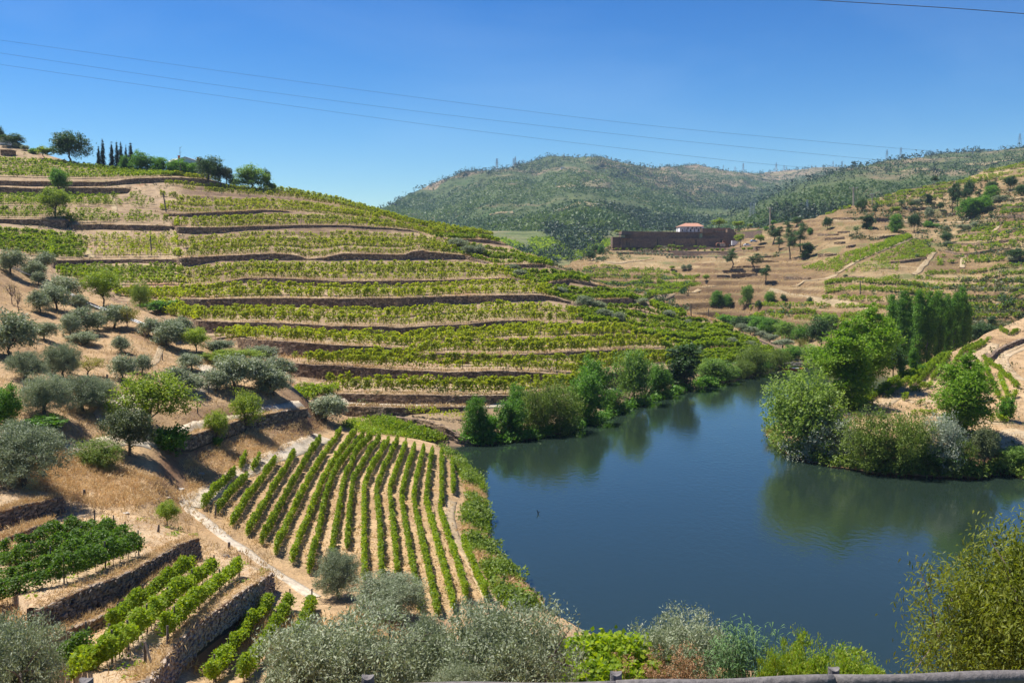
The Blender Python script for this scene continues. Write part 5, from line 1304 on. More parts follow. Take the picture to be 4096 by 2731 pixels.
for s in range(3):
    g = np.random.default_rng(80 + s)
    proto('moss', s, 7, 7, 'bark', 'moss', dome(g, 7, 7, .2, 7, .28, 1.0) + dome(g, 3.5, 7.5, 0, 5, .26, .9), 14000, 40, .19, .19, .11, th=.15, limbs=5)
    proto('yellow', s, 7, 6, 'bark', 'yellow', dome(g, 7, 6, 1.0, 8, .26, .95), 9500, 30, .2, .2, .12, th=.22, limbs=6, tr=.12, fill=.35)
    proto('gold', s, 4, 5, 'twig', 'gold', dome(g, 4, 5, 1.3, 6, .26, .8), 1900, 18, .24, .2, .1, th=.26, limbs=6, tr=.1, fill=.4, twigs=2)
    proto('bare', s, 4, 4, 'twig', 'gold', dome(g, 4, 4, 1.4, 6, .26, .9), 240, 20, .26, .14, .07, th=.3, limbs=9, tr=.1, fill=.4, twigs=5)
    proto('holm', s, 5, 5, 'bark', 'holm', dome(g, 5, 5, .3, 7, .28, .9), 10000, 36, .18, .17, .11, th=.2, limbs=4)
    proto('loose', s, 17, 9, 'palebark', 'loose', stack(g, 17, 9, 1.2, 6, lambda t: (.5 + .8 * t * (1.3 - t)) * (1 if t < .62 else max(.16, (1.06 - t) / .44)), .22), 26000, 44, .22, .27, .19, th=.4, limbs=7, tr=.25, axis=(0, 0, .8), fill=.4)
    proto('willow', s, 6, 6, 'bark', 'willow', dome(g, 6, 6, .2, 7, .27, 1.0) + dome(g, 3, 6.5, 0, 4, .26, .9), 15000, 40, .18, .2, .075, th=.15, limbs=5, axis=(0, 0, .3))
    proto('alder', s, 8, 6, 'bark', 'alder', dome(g, 8, 6, .6, 6, .27, 1.15) + dome(g, 4.5, 6, .2, 4, .26, 1.0), 11000, 30, .2, .23, .15, th=.25, limbs=6, fill=.35)
    proto('round', s, 9, 8, 'bark', 'lightwillow', dome(g, 9, 8, .4, 8, .27, 1.05) + dome(g, 5, 8.2, 0, 6, .27, 1.0), 26000, 60, .16, .21, .14, th=.2, limbs=6)
    proto('cypress', s, 12, 1.5, 'bark', 'cypress', stack(g, 12, 1.5, .1, 10, lambda t: 1.0 if t < .35 else max(.06, 1.0 - ((t - .35) / .66) ** 1.25), .16), 5000, 30, .3, .24, .12, th=.5, limbs=2, tr=.1, axis=(0, 0, 1.2))
    proto('ivy', s, 7, 4, 'bark', 'oak', stack(g, 7, 4, .3, 4, lambda t: 1.0 - .4 * abs(t - .6), .26), 5600, 26, .22, .28, .2, th=.5, limbs=3)
    proto('lolly', s, 5, 3, 'bark', 'yellow', dome(g, 5, 3, 1.4, 5, .28, 1.2), 2400, 16, .22, .24, .17, th=.4, limbs=3, tr=.08)
for s in range(2):
    g = np.random.default_rng(120 + s)
    proto('near_olive', s, 5.2, 5.6, 'bark', 'olive', dome(g, 5.2, 5.6, .9, 9, .25, .9) + dome(g, 3.2, 5.8, .4, 5, .25, .8), 44000, 70, .135, .145, .045, th=.2, limbs=7, tr=.16, axis=(0, 0, .55), fill=.3, twigs=1, up=.5)
    proto('weedy', s, 2.2, 3.0, 'twig', 'weed', [((x, y, .9), (.42, .42, 1.0 + .3 * (i % 3))) for i, (x, y) in enumerate(((-1, 0), (-.4, .3), (.2, -.1), (.8, .1), (1.2, .4), (-.7, -.4), (.4, .5)))], 16000, 50, .16, .12, .035, th=.1, limbs=7, tr=.03, axis=(0, 0, .9), fill=.5, twigs=2)
g = np.random.default_rng(140)
proto('vinebush', 0, 1.6, 5, 'vinewood', 'vine', dome(g, 1.6, 5, 0, 9, .2, .6), 14000, 50, .16, .17, .15, th=.1, limbs=5, tr=.04)
proto('peach', 0, 5.0, 5.0, 'twig', 'peach', dome(g, 5.0, 5.0, .5, 12, .21, 1.0) + dome(g, 2.6, 5.2, .2, 6, .22, .9), 52000, 110, .19, .13, .036, th=.12, limbs=12, tr=.07, droop=.5, curl=.25, fill=.4, twigs=4)
NAMES = dict(olive='olive_tree', near_olive='olive_tree', broad='broadleaf_tree', moss='willow_tree', oak='oak_tree', pine='pine_tree', poplar='poplar_tree', loose='poplar_tree', shrub='shrub', yellow='acacia_tree', gold='almond_tree', bare='almond_tree', holm='holm_oak_tree',
             willow='willow_tree', alder='alder_tree', round='willow_tree', cypress='cypress_tree', ivy='ivy_covered_tree', lolly='young_tree', weedy='shrub', vinebush='vine_bush', peach='peach_tree')
CAT = dict(shrub='shrub', weedy='shrub', vinebush='vine')
NT = 0
def tree(kind, base, hm, wm, label, group=None, rot=None):
    global NT
    NT += 1
    g = np.random.default_rng(9000 + NT)
    tr, cr, ph, pw = PROTO[kind][NT % len(PROTO[kind])]
    r = thing(NAMES[kind], label, CAT.get(kind, 'tree'), tuple(base), group or {'olive': 'olive trees of the dry slope', 'near_olive': 'olive trees of the dry slope'}.get(kind, NAMES[kind].replace('_', ' ') + 's of the valley'))
    k_ = {'olive': 1.04, 'near_olive': 1.02, 'round': 1.12, 'willow': 1.1, 'moss': 1.1, 'loose': 1.1, 'yellow': 1.1, 'poplar': 1.1}.get(kind, 1.06)
    r.scale = (wm / pw * k_, wm / pw * k_, hm / ph * (1 + (k_ - 1) * .5))
    r.rotation_euler = (0, 0, g.random() * 6.28 if rot is None else rot)
    link('trunk', tr, None, r); link('crown', cr, None, r)
    return r
def plant(kind, pn, region, x, y, w_, h_, label, D=None, group=None):
    u, v = RG[region](x, y)
    s = RG[region](1, 0)[0] - RG[region](0, 0)[0]
    b = hit(pn, u, v) if D is None else at(u, v, D)
    d = b[1]
    if kind == 'olive' and d < 108 and pn == 'N': kind = 'near_olive'
    return tree(kind, b - np.array([0, 0, .08]), h_ * s * d / FP, w_ * s * d / FP, label, group)
TREES = '''
olive N Q4 145 665 320 330|dark olive beside the twin pipes at the left edge, upper grove
olive N Q4 605 600 300 240|grey rounded olive below the left hill field, topmost of the grove
olive N Q4 460 715 270 230|brownish green olive just above the twin pipes
olive N Q4 520 805 190 180|small olive standing on the twin pipes, left of centre
olive N Q4 760 1145 340 330|dark olive with bare trunk and deep shadow, upper slope
olive N Q4 530 1175 310 300|olive with forked trunk left of the dark shadowed one
olive N Q4 850 1000 420 310|wide pale olive behind the shadowed one on the ridge
olive N Q4 1075 1110 200 190|small thin olive on the ridge between pipes and tall acacia
bare N Q4 165 1065 240 300|bare almond tree with purplish twigs, upper one of a pair at left
bare N Q4 250 1165 210 290|bare almond tree with purplish twigs, lower one of a pair at left
olive N Q4 1115 1465 390 360|broad olive with clean single trunk in the middle of the upper grove
olive N Q4 945 1505 260 310|slender olive left of the broad clean trunked one
olive N Q4 1545 1390 380 320|many stemmed olive below the tall yellow acacia
gold N Q4 1715 1410 300 340|half bare yellowish almond right of the many stemmed olive
olive N Q4 2030 1500 270 250|sparse olive just above the lower pipe end
bare N Q4 1950 1560 140 200|tiny bare purple almond at the lower pipe end
olive N Q4 600 1550 280 250|small leaning olive beside a black trunked bare almond
bare N Q4 460 1560 170 300|black trunked bare almond behind the leaning olive
olive N Q5 140 215 440 480|huge bushy olive at left edge in the middle of the slope
olive N Q4 1320 1415 210 260|olive half hidden behind the broad clean trunked one
yellow N Q4 1390 1100 410 470|tall bright yellow-green acacia on the ridge below the hill walls
moss N Q4 1880 1080 230 310|pointed green tree at the left end of the hill walls
shrub H Q4 2150 1165 380 150|dark ivy bush hanging over the hill wall at its left end
olive N Q4 2290 1520 290 260|olive near the small blue-grey bush at the ravine edge
olive N Q5 280 440 340 300|olive with twisted trunk in the left middle of the grove
olive N Q5 660 430 290 370|tall dense olive above the golden almond
gold N Q5 920 410 340 220|golden almond spreading low over bare stems
olive N Q5 1280 445 260 270|olive with a thin dark trunk beside the foot path
olive N Q5 1485 385 190 210|smaller olive touching the thin trunked one on its right
olive N Q5 1265 165 200 190|wispy olive by the dark hollow in the slope
olive N Q4 1120 1600 330 170|low round olive in the middle of the bare slope
olive N Q5 470 805 430 420|large olive standing above the little broken wall
olive N Q5 870 770 420 380|large olive left of the pale hairpin track
olive N Q5 1030 700 340 270|leaning olive overhanging the earth cutting of the hairpin
yellow N Q5 1590 1000 640 620|big airy yellow-green acacia over the hairpin track
holm N Q5 1360 1230 430 490|dark holm oak in front of the hairpin track
shrub N Q5 1760 1180 320 260|dark green shrub at the left end of the lane wall
moss N Q5 1030 1350 420 300|rounded bush right of the big front olive
olive N Q5 250 1560 800 680|biggest olive at lower left, casting black shade on its trunk
broad N Q5 70 930 290 440|fresh green tree cut by the left edge
shrub N Q5 430 960 400 140|low green brambles between the big front olive and the grove
olive N Q5 1850 560 330 270|pair crowned olive behind the big airy acacia
olive N Q5 2020 570 220 190|olive leaning over the lane by the blue hose
olive N R4 1495 795 190 150|round olive above the lane beside the blue hose
olive N R4 1620 790 270 240|biggest olive in the dense clump above the lane wall
olive N R4 1800 785 250 220|olive right of the biggest one in the dense clump
olive N R4 1890 830 200 170|lowest olive of the dense clump above the lane wall
olive N R4 1930 720 190 160|olive at the right rear of the dense clump
olive N R4 1800 605 200 120|blue-grey olive at the back of the dense clump
olive N R4 1315 655 170 120|round pale olive at the bend of the grove track
yellow N R4 1350 540 150 175|upright bright green bush at the ravine edge
olive N R4 1270 425 115 140|small blue-grey bush against the hill walls
olive N R4 1510 525 180 80|flat spreading olive right of the upright green bush
yellow N R4 1590 610 330 95|low yellow-green thicket behind the dense clump
olive N R4 1180 505 210 190|pale olive left of the upright green bush
olive N R4 2240 1005 240 180|lone round olive at the right end of the lane wall
yellow N R4 1490 1165 130 230|slim sapling against the lane wall
yellow N R4 1700 1080 180 280|yellowish sapling in front of the lane wall, right one
shrub N R4 1500 1180 60 70|tiny green bush under the slim sapling
yellow N B1 1150 500 130 190|thin yellow-green sapling at the path fork
olive N B1 2330 985 270 340|single olive standing at the front of the flat vineyard
olive N B2 330 1110 450 290|hazy olive right behind the foreground olives
broad H R5 935 1140 140 300|slim green tree at the foot of the road wall by the inlet
shrub H R5 1020 1125 150 170|dark riverside bushes right of the slim green tree
broad H R5 1170 1110 210 250|bright green round tree at the shore, left of the big clump
broad H R5 1210 960 140 210|darker tree rising behind the bright green one
moss H R5 1350 1085 230 320|broad olive-green tree at left of the big shore clump
moss H R5 1500 1075 270 330|fullest olive-green tree in the middle of the big shore clump
broad H R5 1690 1020 230 350|green tree at right of the big shore clump, over the water
broad H R5 1725 850 210 280|tall tree rising behind the right of the big shore clump
broad H R5 1850 935 150 150|low bush between the big shore clump and the pale tree
alder H R5 2010 880 220 360|pale airy tree alone on the shore in front of a wall
broad H R5 2180 840 150 225|small dark tree right of the pale airy one
ivy H Q3 370 1560 290 430|tall black-green ivy smothered tree at the water
alder H Q3 670 1520 320 250|soft grey-green bushes right of the ivy smothered tree
alder H Q3 830 1510 170 160|small grey bush at the water, centre of the left shore
shrub H Q3 620 1565 190 120|pale low bush at the feet of the ivy smothered tree
moss H Q3 970 1470 220 190|yellowish round bush at the waterline
moss H Q3 1080 1430 330 300|large olive-green tree behind the yellowish waterline bush
moss H Q3 1330 1380 220 220|bushy willow left of the driftwood spit
broad H Q3 1480 1290 220 160|bushes behind the driftwood spit
gold H Q3 1590 1240 130 200|thin brownish half dead tree above the driftwood
alder H Q3 1690 1325 250 200|round willow at the river bend by the driftwood
olive H Q3 1385 1140 190 80|silver bush at the tip of the vineyard hill, right one
olive H Q3 1250 1090 160 80|silver bush in the line along the hill edge, fourth
olive H Q3 1150 1045 140 75|silver bush in the line along the hill edge, third
olive H Q3 1050 1005 130 75|silver bush in the line along the hill edge, second
olive H Q3 960 965 120 70|silver bush in the line along the hill edge, first
olive H Q3 1020 1150 150 75|silver olive low on the hill tip beside thin rows
olive H Q3 840 1115 120 75|silver olive on the hill tip above the shore bushes
olive H Q3 390 930 95 75|little olive on the right shoulder between vine rows
olive H Q3 540 1000 75 60|smallest olive on the right shoulder of the hill
olive H Q3 200 850 110 90|olive by the low wall on the right shoulder
oak RF Q3 960 975 190 150|dark round oak in the thicket beyond the hill tip
broad RF Q3 1150 1000 230 170|green tree in the thicket right of the dark round oak
broad RF Q3 1290 1030 250 180|bright tree in the middle of the thicket
alder RF Q3 1430 1070 190 190|pale tree at the right of the thicket
broad RF Q3 1600 1090 190 190|green tree left of the tall dark one at the bend
oak RF Q3 1760 1180 240 350|tall dark tree over the river bend
alder RF Q3 1885 1010 180 210|grey-green tree above the bend, behind the black poplars
shrub RF Q3 800 900 170 90|low bushes at the left end of the thicket
broad RF Q3 1050 930 260 110|dense hedge like trees at the back of the thicket
loose RB Z1 780 1045 420 710|tallest airy black poplar at the bend, front one
loose RB Z1 1010 880 360 680|airy black poplar behind the front one
oak RB Z1 1230 790 170 280|dark tree between airy poplars and the poplar row
poplar RF Z1 1210 650 95 550|leftmost columnar poplar of the dense row
poplar RF Z1 1300 660 100 590|second columnar poplar of the dense row from left
poplar RF Z1 1365 660 80 540|third columnar poplar of the dense row from left
poplar RF Z1 1440 670 105 610|fourth columnar poplar of the dense row from left
poplar RF Z1 1525 660 100 590|fifth columnar poplar of the dense row from left
poplar RF Z1 1605 640 95 570|sixth columnar poplar of the dense row from left
poplar RF Z1 1680 620 90 520|seventh columnar poplar of the dense row from left
poplar RF Z1 1745 600 90 520|eighth columnar poplar of the dense row from left
poplar RF Z1 1815 580 95 545|tallest columnar poplar at the right end of the row
poplar RF Z1 1860 560 60 400|slim columnar poplar closing the row at right
poplar RB Z1 1300 760 65 310|short young poplar in front of the row, left one
poplar RB Z1 1400 730 60 200|short young poplar in front of the row, right one
shrub RB Z1 1480 720 60 60|grey bush at the foot of the poplar row
round RB Z1 480 1420 570 700|big rounded light green willow at the right bank point
gold RB Z1 200 1330 160 150|yellowish bush dipping into the water at the point
willow RB Z1 640 1530 490 460|silvery willow at the waterline right of the rounded one
moss RB Z1 1050 1560 420 510|dark olive-green thicket tree on the right bank, left one
moss RB Z1 1370 1570 370 480|dark olive-green thicket tree on the right bank, right one
willow RB Z1 1660 1560 280 460|grey silvery tree in the right bank thicket
loose RB Z1 1830 1290 440 690|feathery lone poplar in front of the right vineyard
holm RB Z1 2010 1570 220 370|dark grey bush right of the feathery poplar
moss RB Z1 1800 1580 240 300|low dark bush at the waterline below the feathery poplar
alder RB Z1 2270 1575 260 220|grey-green bushes at the waterline, right edge
shrub RB Z1 2200 1140 130 200|spiky grey shrub at the edge of the right vineyard
oak RF Z1 1990 480 210 170|low black-green bush at the top of the right plot
pine RF Z1 2085 355 90 110|small pine above the black-green bush
broad RB Z1 1650 1540 360 200|dark undergrowth at the foot of the grey silvery tree
broad RB Z1 860 1040 150 120|bushes under the front black poplar
pine RF Z2 1510 600 110 330|slender tall pine, left one of two bare trunks
pine RF Z2 1570 590 120 330|slender tall pine, right one of two bare trunks
oak RF Z2 1700 470 150 240|tallest dark tree behind the two bare trunked pines
pine RF Z2 1640 500 130 180|dense pine right of the two bare trunks
pine RF Z2 1820 405 75 90|small dark pine on the upper right slope
broad RF Z2 1970 450 140 170|green tree on the upper right slope
oak RF Z2 1975 330 130 100|dark oak near the skyline vines, left one
oak RF Z2 2190 320 150 150|dark oak near the skyline vines, middle one
oak RF Z2 2310 400 150 130|dark oak at the right edge of the far slope
broad RF Z2 1690 640 250 210|round leafy tree under the two bare trunked pines
broad RF Z2 1840 580 260 170|round leafy trees in the dell, right one
olive RF Z2 2060 470 160 80|grey-green bushes along the dell edge
olive RF Z2 1920 580 150 70|pale bushes above the straw bank
oak RF Z2 430 585 140 155|dark twin trunk tree on the far left ridge
pine RF Z2 595 655 60 175|slim pine right of the dark twin trunk tree
pine RF Z2 905 535 65 85|small pine below the skyline rows
lolly RF Z2 835 625 90 100|light green little tree above the straw cutting
broad RF Z2 845 835 130 215|dark green tree left of the hollow
oak RF Z2 1050 830 140 215|dark ivy clad tree in the hollow
oak RF Z2 1025 525 70 60|dark bush beside the ledge wall, left one
olive RF Z2 1070 495 90 60|grey olive bush on the ledge
oak RF Z2 1120 485 60 55|dark bush beside the ledge wall, right one
ivy RF Z2 1215 490 90 110|crooked dark tree on the bald mound
oak RF Z2 1365 565 75 90|round dark bush left of the tall pines
olive RF Z2 1235 680 105 150|grey oak above the straw cutting
ivy RF Z2 490 790 140 155|ivy hung tree on the steep cutting with long shadow
oak RF Z2 30 800 100 150|black-green tree at the left of the steep cutting
shrub RF Z2 1220 765 90 75|green bush on the track, left of the dark hedge
shrub RF Z2 1270 765 160 45|dark hedge below the far track
oak RF Z2 1440 950 150 130|round dark oak between the bright field and the walls
olive RF Z2 1430 805 70 60|grey bush at the field corner
olive RF Z2 1645 800 150 70|grey olive scrub on the earth bank
olive RF Z2 1760 765 80 65|grey bush on the earth bank, right one
olive RF Z2 1450 980 100 50|grey bush at the foot of the round dark oak
oak RF Z2 2240 1150 210 130|dark bush at the right end of the lower terrace
olive RF Z2 2210 1170 110 60|grey bush beside the dark one at the right edge
oak RF Z2 245 1352 45 30|little dark bush above the field track
oak RF R3 1730 490 45 55|dark tree on the skyline of the far slope
pine RF R3 738 1010 85 205|tall pine with a long bare trunk on the terraced knoll
pine RF R3 810 960 90 190|dense pine beside the long trunked one
ivy RF R3 840 1000 95 100|black bushy tree under the dense pine
pine RF R3 615 912 75 130|wide dark pine above the knoll
pine RF R3 660 900 60 110|dark pine right of the wide one above the knoll
pine RF R3 662 945 55 85|small pine at the middle of the knoll
pine RF R3 330 1085 75 140|umbrella pine below the winery yard
pine RF R3 495 1085 80 110|round headed pine in the middle of the lower knoll
pine RF R3 567 1172 62 118|upright pine lowest on the knoll
pine RF R3 725 830 55 75|small pine on the ridge behind the knoll
oak RF R3 785 780 65 60|dark bush on the ridge behind the knoll
shrub RF R3 875 840 40 45|small round bush on the ridge track
lolly RF R3 395 925 68 88|round clipped tree in the winery yard
lolly RF R3 530 908 60 68|second round tree right of the winery yard
shrub RF R3 575 810 40 26|clipped green bush at the foot of the white pole
shrub RF R3 620 770 35 26|light green bush right of the white pole
lolly RF R3 250 800 80 70|yellow-green trees behind the winery
lolly RF R3 380 805 60 55|yellow-green tree behind the winery wing
lolly RF R3 460 800 40 35|small yellow tree at the end of the winery wing
oak RF ZW 95 565 110 100|dark oak at the left end of the winery terraces
broad RF ZW 160 580 60 100|green bush right of the dark oak by the winery
oak RF ZW 35 655 130 110|dark oak group at the bend of the knoll track
cypress RF ZW 282 495 16 80|thin black cypress at the winery corner
lolly RF ZW 310 490 35 70|green bush at the winery corner, left one
lolly RF ZW 342 490 35 75|green bush at the winery corner, middle one
lolly RF ZW 378 490 35 80|green bush at the winery corner, right one
lolly RF ZW 360 350 70 55|yellow-green climber at the winery prow
olive RF ZW 1130 770 50 70|grey bush on the slope below the winery, left one
olive RF ZW 1190 765 65 70|grey bush on the slope below the winery, right one
lolly RF ZW 995 770 60 55|yellow bush in the middle of the winery slope
lolly RF ZW 1405 880 70 60|yellow bush low on the winery knoll
broad RF R3 240 1340 75 110|green tree pair in the gully, left one
broad RF R3 302 1335 60 85|green tree pair in the gully, right one
alder RF R3 435 1335 80 140|pale grown tree in the gully
broad RF R3 600 1310 70 80|green tree at the right of the gully
oak RF R3 525 1350 45 60|dark bush at the foot of the gully
broad RF R3 455 1230 35 40|bush above the gully
lolly RF R3 160 1160 45 45|yellow bush on the knoll track
oak RF R3 875 1322 35 52|conical dark bush on the brown banks
oak RF R3 690 1300 45 50|dark bush at the right rim of the gully
olive H R2 805 940 125 75|grey olive at the start of the right shoulder, upper one
olive H R2 870 985 90 70|grey olive at the start of the right shoulder, middle one
olive H R2 945 990 95 80|grey olive at the start of the right shoulder, lower one
olive H R2 1170 1092 85 48|grey olive under the shoulder wall, left one
olive H R2 1225 1128 90 48|grey olive under the shoulder wall, right one
olive H R2 1505 1255 90 55|grey olive amid the shoulder rows
olive H R2 1680 1345 120 85|largest olive of four descending the right shoulder
olive H R2 1770 1358 90 62|second olive of four descending the right shoulder
olive H R2 1815 1415 110 65|third olive of four descending the right shoulder
olive H R2 1905 1455 95 82|lowest olive of four descending the right shoulder
olive H R2 2070 1322 80 48|olive near the right edge of the shoulder
olive H R2 2255 1415 70 55|olive low on the far end of the shoulder
broad H R1 400 520 110 130|bush on the upper walls at left, below the cypresses
yellow H R1 385 725 190 195|large bright green bush growing on the ninth wall at left
'''
SKY = '''
oak H R1 480 345 210 205|big dark tree alone on the left skyline
cypress H R1 682 378 24 135|shortest cypress at the left end of the skyline group
cypress H R1 711 382 30 182|tallest cypress, second from left on the skyline
cypress H R1 773 388 34 174|cypress third from left on the skyline
cypress H R1 807 392 27 174|cypress fourth from left on the skyline
cypress H R1 836 395 29 175|cypress fifth from left on the skyline
cypress H R1 870 396 22 162|slim cypress sixth from left on the skyline
cypress H R1 902 398 33 176|cypress at the right end of the skyline group
broad H R1 970 408 135 136|round tree right of the cypresses
broad H R1 1095 412 105 100|round tree in front of the white house, left one
broad H R1 1215 425 120 104|round tree in front of the white house, middle one
broad H R1 1310 430 95 82|round tree in front of the white house, right one
oak H R1 1430 468 180 156|dark broad tree right of the white house
oak H R1 1500 472 90 105|dark tree joined to the broad one on its right
holm H R1 1560 492 85 112|grey-green tree behind the dark pair on the skyline
olive H R1 1612 500 60 42|small grey bush between the skyline trees
alder H R1 1725 520 195 148|big rounded pale tree on the hill crest
oak H R1 1835 528 62 135|narrow dark tree beside the rounded crest tree
alder H R1 1872 532 62 48|low bush at the right end of the crest trees
lolly H R1 300 322 100 88|bright young tree on the straw slope at far left
oak H R1 85 225 130 75|dark clump at the top left corner of the hill
oak H R1 5 200 60 95|dark tree cut by the left edge on the skyline
olive H R1 125 245 60 38|grey bush on the straw skyline, left one
olive H R1 175 262 50 38|grey bush on the straw skyline, right one
broad H R1 232 282 60 38|green bush left of the bright young tree
broad H R1 855 400 60 100|green tree hidden behind the cypress group
'''
for line in TREES.strip().split('\n'):
    a, lab = line.split('|')
    k, pn, rg_, x, y, w_, h_ = a.split()
    plant(k, pn, rg_, float(x), float(y), float(w_), float(h_), lab)
for line in SKY.strip().split('\n'):
    a, lab = line.split('|')
    k, pn, rg_, x, y, w_, h_ = a.split()
    x, y = float(x), float(y)
    u, v = RG[rg_](x, y)
    vv = max(v, float(np.interp(u, uH, vs_)) + 1.5)       # roots on or just behind the crest
    b = hit('H', u, vv)
    s = .58103
    tree(k, b - np.array([0, 0, .2]), (float(h_) * s + (vv - v)) * b[1] / FP, float(w_) * s * b[1] / FP, lab, {'cypress': 'cypresses on the skyline'}.get(k, 'trees on the left skyline'))
# foreground
plant('near_olive', 'N', 'P', 800, 1690, 290, 295, 'huge silvery foreground olive, left one of the front pair', D=33)
plant('near_olive', 'N', 'P', 985, 1660, 200, 240, 'silvery foreground olive between the two biggest', D=36)
plant('near_olive', 'N', 'P', 1170, 1680, 280, 305, 'huge silvery foreground olive reaching towards the water', D=33)
plant('near_olive', 'N', 'P', 690, 1690, 160, 230, 'silvery foreground olive at the left of the front group', D=34)
plant('near_olive', 'N', 'P', 20, 1720, 230, 320, 'silvery olive filling the bottom left corner', D=31)
plant('near_olive', 'N', 'P', 1060, 1640, 120, 120, 'small olive shoot in the gap of the foreground olives', D=31)
plant('vinebush', 'N', 'P', 1390, 1590, 260, 120, 'bright green vine tangle at the bottom centre by the water', D=44)
plant('vinebush', 'N', 'P', 1330, 1620, 200, 100, 'bright green vine tangle beside the right foreground olive', D=41)
plant('near_olive', 'N', 'P', 1560, 1640, 200, 235, 'pale grey-green round tree at the bottom, left of the reeds', D=46)
plant('weedy', 'N', 'P', 1790, 1640, 110, 170, 'dark green weedy shrub right of the reeds', D=40)
plant('weedy', 'N', 'P', 1870, 1630, 170, 165, 'upright light green shrub behind the log rail, left one', D=38)
plant('weedy', 'N', 'P', 1965, 1630, 170, 145, 'upright light green shrub behind the log rail, right one', D=38)
plant('peach', 'N', 'P', 2375, 1690, 420, 520, 'large yellow-green peach tree at the right edge', D=21)

# ------------------------------------------------------------------ ground cover
M['forest'] = leaf_mat('mountain_forest', [(.012, .030, .010), (.022, .048, .015), (.04, .07, .022)], .1)
M['scrub'] = leaf_mat('mountain_scrub', [(.035, .075, .016), (.055, .10, .02), (.085, .13, .03)], .2)
M['dryscrub'] = leaf_mat('hillside_scrub', [(.05, .075, .028), (.085, .105, .04), (.16, .14, .06)], .2)
def sample_patch(pn, n, g, zone=None):
    """points spread evenly over what is seen of a piece of ground"""
    P = PATCH[pn]['P'][:PATCH[pn].get('nv', len(PATCH[pn]['P']))]
    a, b = g.random(n) * (P.shape[0] - 1.001), g.random(n) * (P.shape[1] - 1.001)
    i, j = a.astype(int), b.astype(int); fa, fb = (a - i)[:, None], (b - j)[:, None]
    Q = (P[i, j] * (1 - fb) + P[i, j + 1] * fb) * (1 - fa) + (P[i + 1, j] * (1 - fb) + P[i + 1, j + 1] * fb) * fa
    return Q
def clumps(name, mat, Q, h, wd, k, L, g, up=.8, axis=None, asp=.75, **props):
    """leafy clumps of height h at points Q, k leaves each, one object"""
    n = len(Q)
    h = np.broadcast_to(h, (n,)); wd = np.broadcast_to(wd, (n,)); L = np.broadcast_to(L, (n,))
    idx = np.repeat(np.arange(n), k)
    o = g.normal(size=(n * k, 3)) * .42
    rr = np.linalg.norm(o, axis=1, keepdims=True); o = o / np.maximum(rr / .55, 1)
    P = Q[idx] + np.stack([o[:, 0] * wd[idx], o[:, 1] * wd[idx], (.5 + o[:, 2]) * h[idx] * .9], -1)
    sz = L[idx] * (.6 + .8 * g.random(n * k))
    P[:, :2] -= 0
    ax = None if axis is None else np.broadcast_to(np.array(axis, float), P.shape)
    V = leaf_verts(P - np.array([0, 0, 0]), sz, sz * asp, g, up=up, axis=ax)
    tone = np.clip(g.random(n)[idx] * .7 + g.random(n * k) * .3, 0, 1)
    V = tris(V)
    me = mesh_np(name, V, np.arange(len(V), dtype=np.int32).reshape(-1, 3), var=tone)
    return link(name, me, mat, **props)
g = np.random.default_rng(77)
Q = sample_patch('M1', 36000, g)
den = fbm(Q[:, 0] * .0035, Q[:, 1] * .0035, 5, 4) + .0006 * (330 - Q[:, 2])
Q1 = Q[den > -.01][:20000]
M['groves'] = leaf_mat('pale_mountain_groves', [(.075, .125, .026), (.105, .16, .036), (.15, .19, .055)], .25)
f2 = fbm(Q1[:, 0] * .0045 + 7, Q1[:, 1] * .0045, 95, 4) > .04
Qg = Q1[f2]; Q1 = Q1[~f2]
clumps('mountain_groves', M['groves'], Qg, g.uniform(2, 5, len(Qg)), g.uniform(7, 15, len(Qg)), 7, 3.8, g, kind='stuff')
clumps('mountain_scrub', M['scrub'], Q1, g.uniform(2, 5, len(Q1)), g.uniform(7, 15, len(Q1)), 7, 3.8, g, kind='stuff')
Qx = sample_patch('M1', 7000, g)
clumps('mountain_heath', M['scrub'], Qx, g.uniform(1.5, 4, len(Qx)), g.uniform(4, 10, len(Qx)), 6, 3.2, g, kind='stuff')
Q = sample_patch('M1', 24000, g)
den = fbm(Q[:, 0] * .003, Q[:, 1] * .003, 15, 4)
Q2 = Q[den > .03][:9500]
clumps('mountain_forest', M['forest'], Q2, g.uniform(7, 16, len(Q2)) , g.uniform(5, 9, len(Q2)), 8, 2.9, g, kind='stuff')
Q = sample_patch('M2', 14000, g)
den = fbm(Q[:, 0] * .004, Q[:, 1] * .004, 25, 4)
Q3_ = Q[den > -.12][:9000]
clumps('ridge_scrub', M['scrub'], Q3_, g.uniform(3, 6, len(Q3_)), g.uniform(6, 10, len(Q3_)), 7, 2.8, g, kind='stuff')
Q4_ = sample_patch('M2', 9000, g)
den = fbm(Q4_[:, 0] * .004, Q4_[:, 1] * .004, 35, 4)
Q4_ = Q4_[den > .02][:3600]
clumps('ridge_forest', M['forest'], Q4_, g.uniform(6, 11, len(Q4_)), g.uniform(5, 8, len(Q4_)), 10, 2.4, g, kind='stuff')
# skyline trees of the mountains
for nm_, pn in (('mountain_skyline_wood', 'M1'), ('ridge_skyline_wood', 'M2')):
    P = PATCH[pn]['P'][PATCH[pn]['nv'] - 2]
    k = g.integers(0, P.shape[0], 420 if pn == 'M1' else 300)
    Q = P[k] + g.normal(size=(len(k), 3)) * np.array([8, 8, 0])
    clumps(nm_, M['forest'], Q, g.uniform(4, 15, len(Q)), g.uniform(5, 9, len(Q)), 9, 4.0, g, kind='stuff')
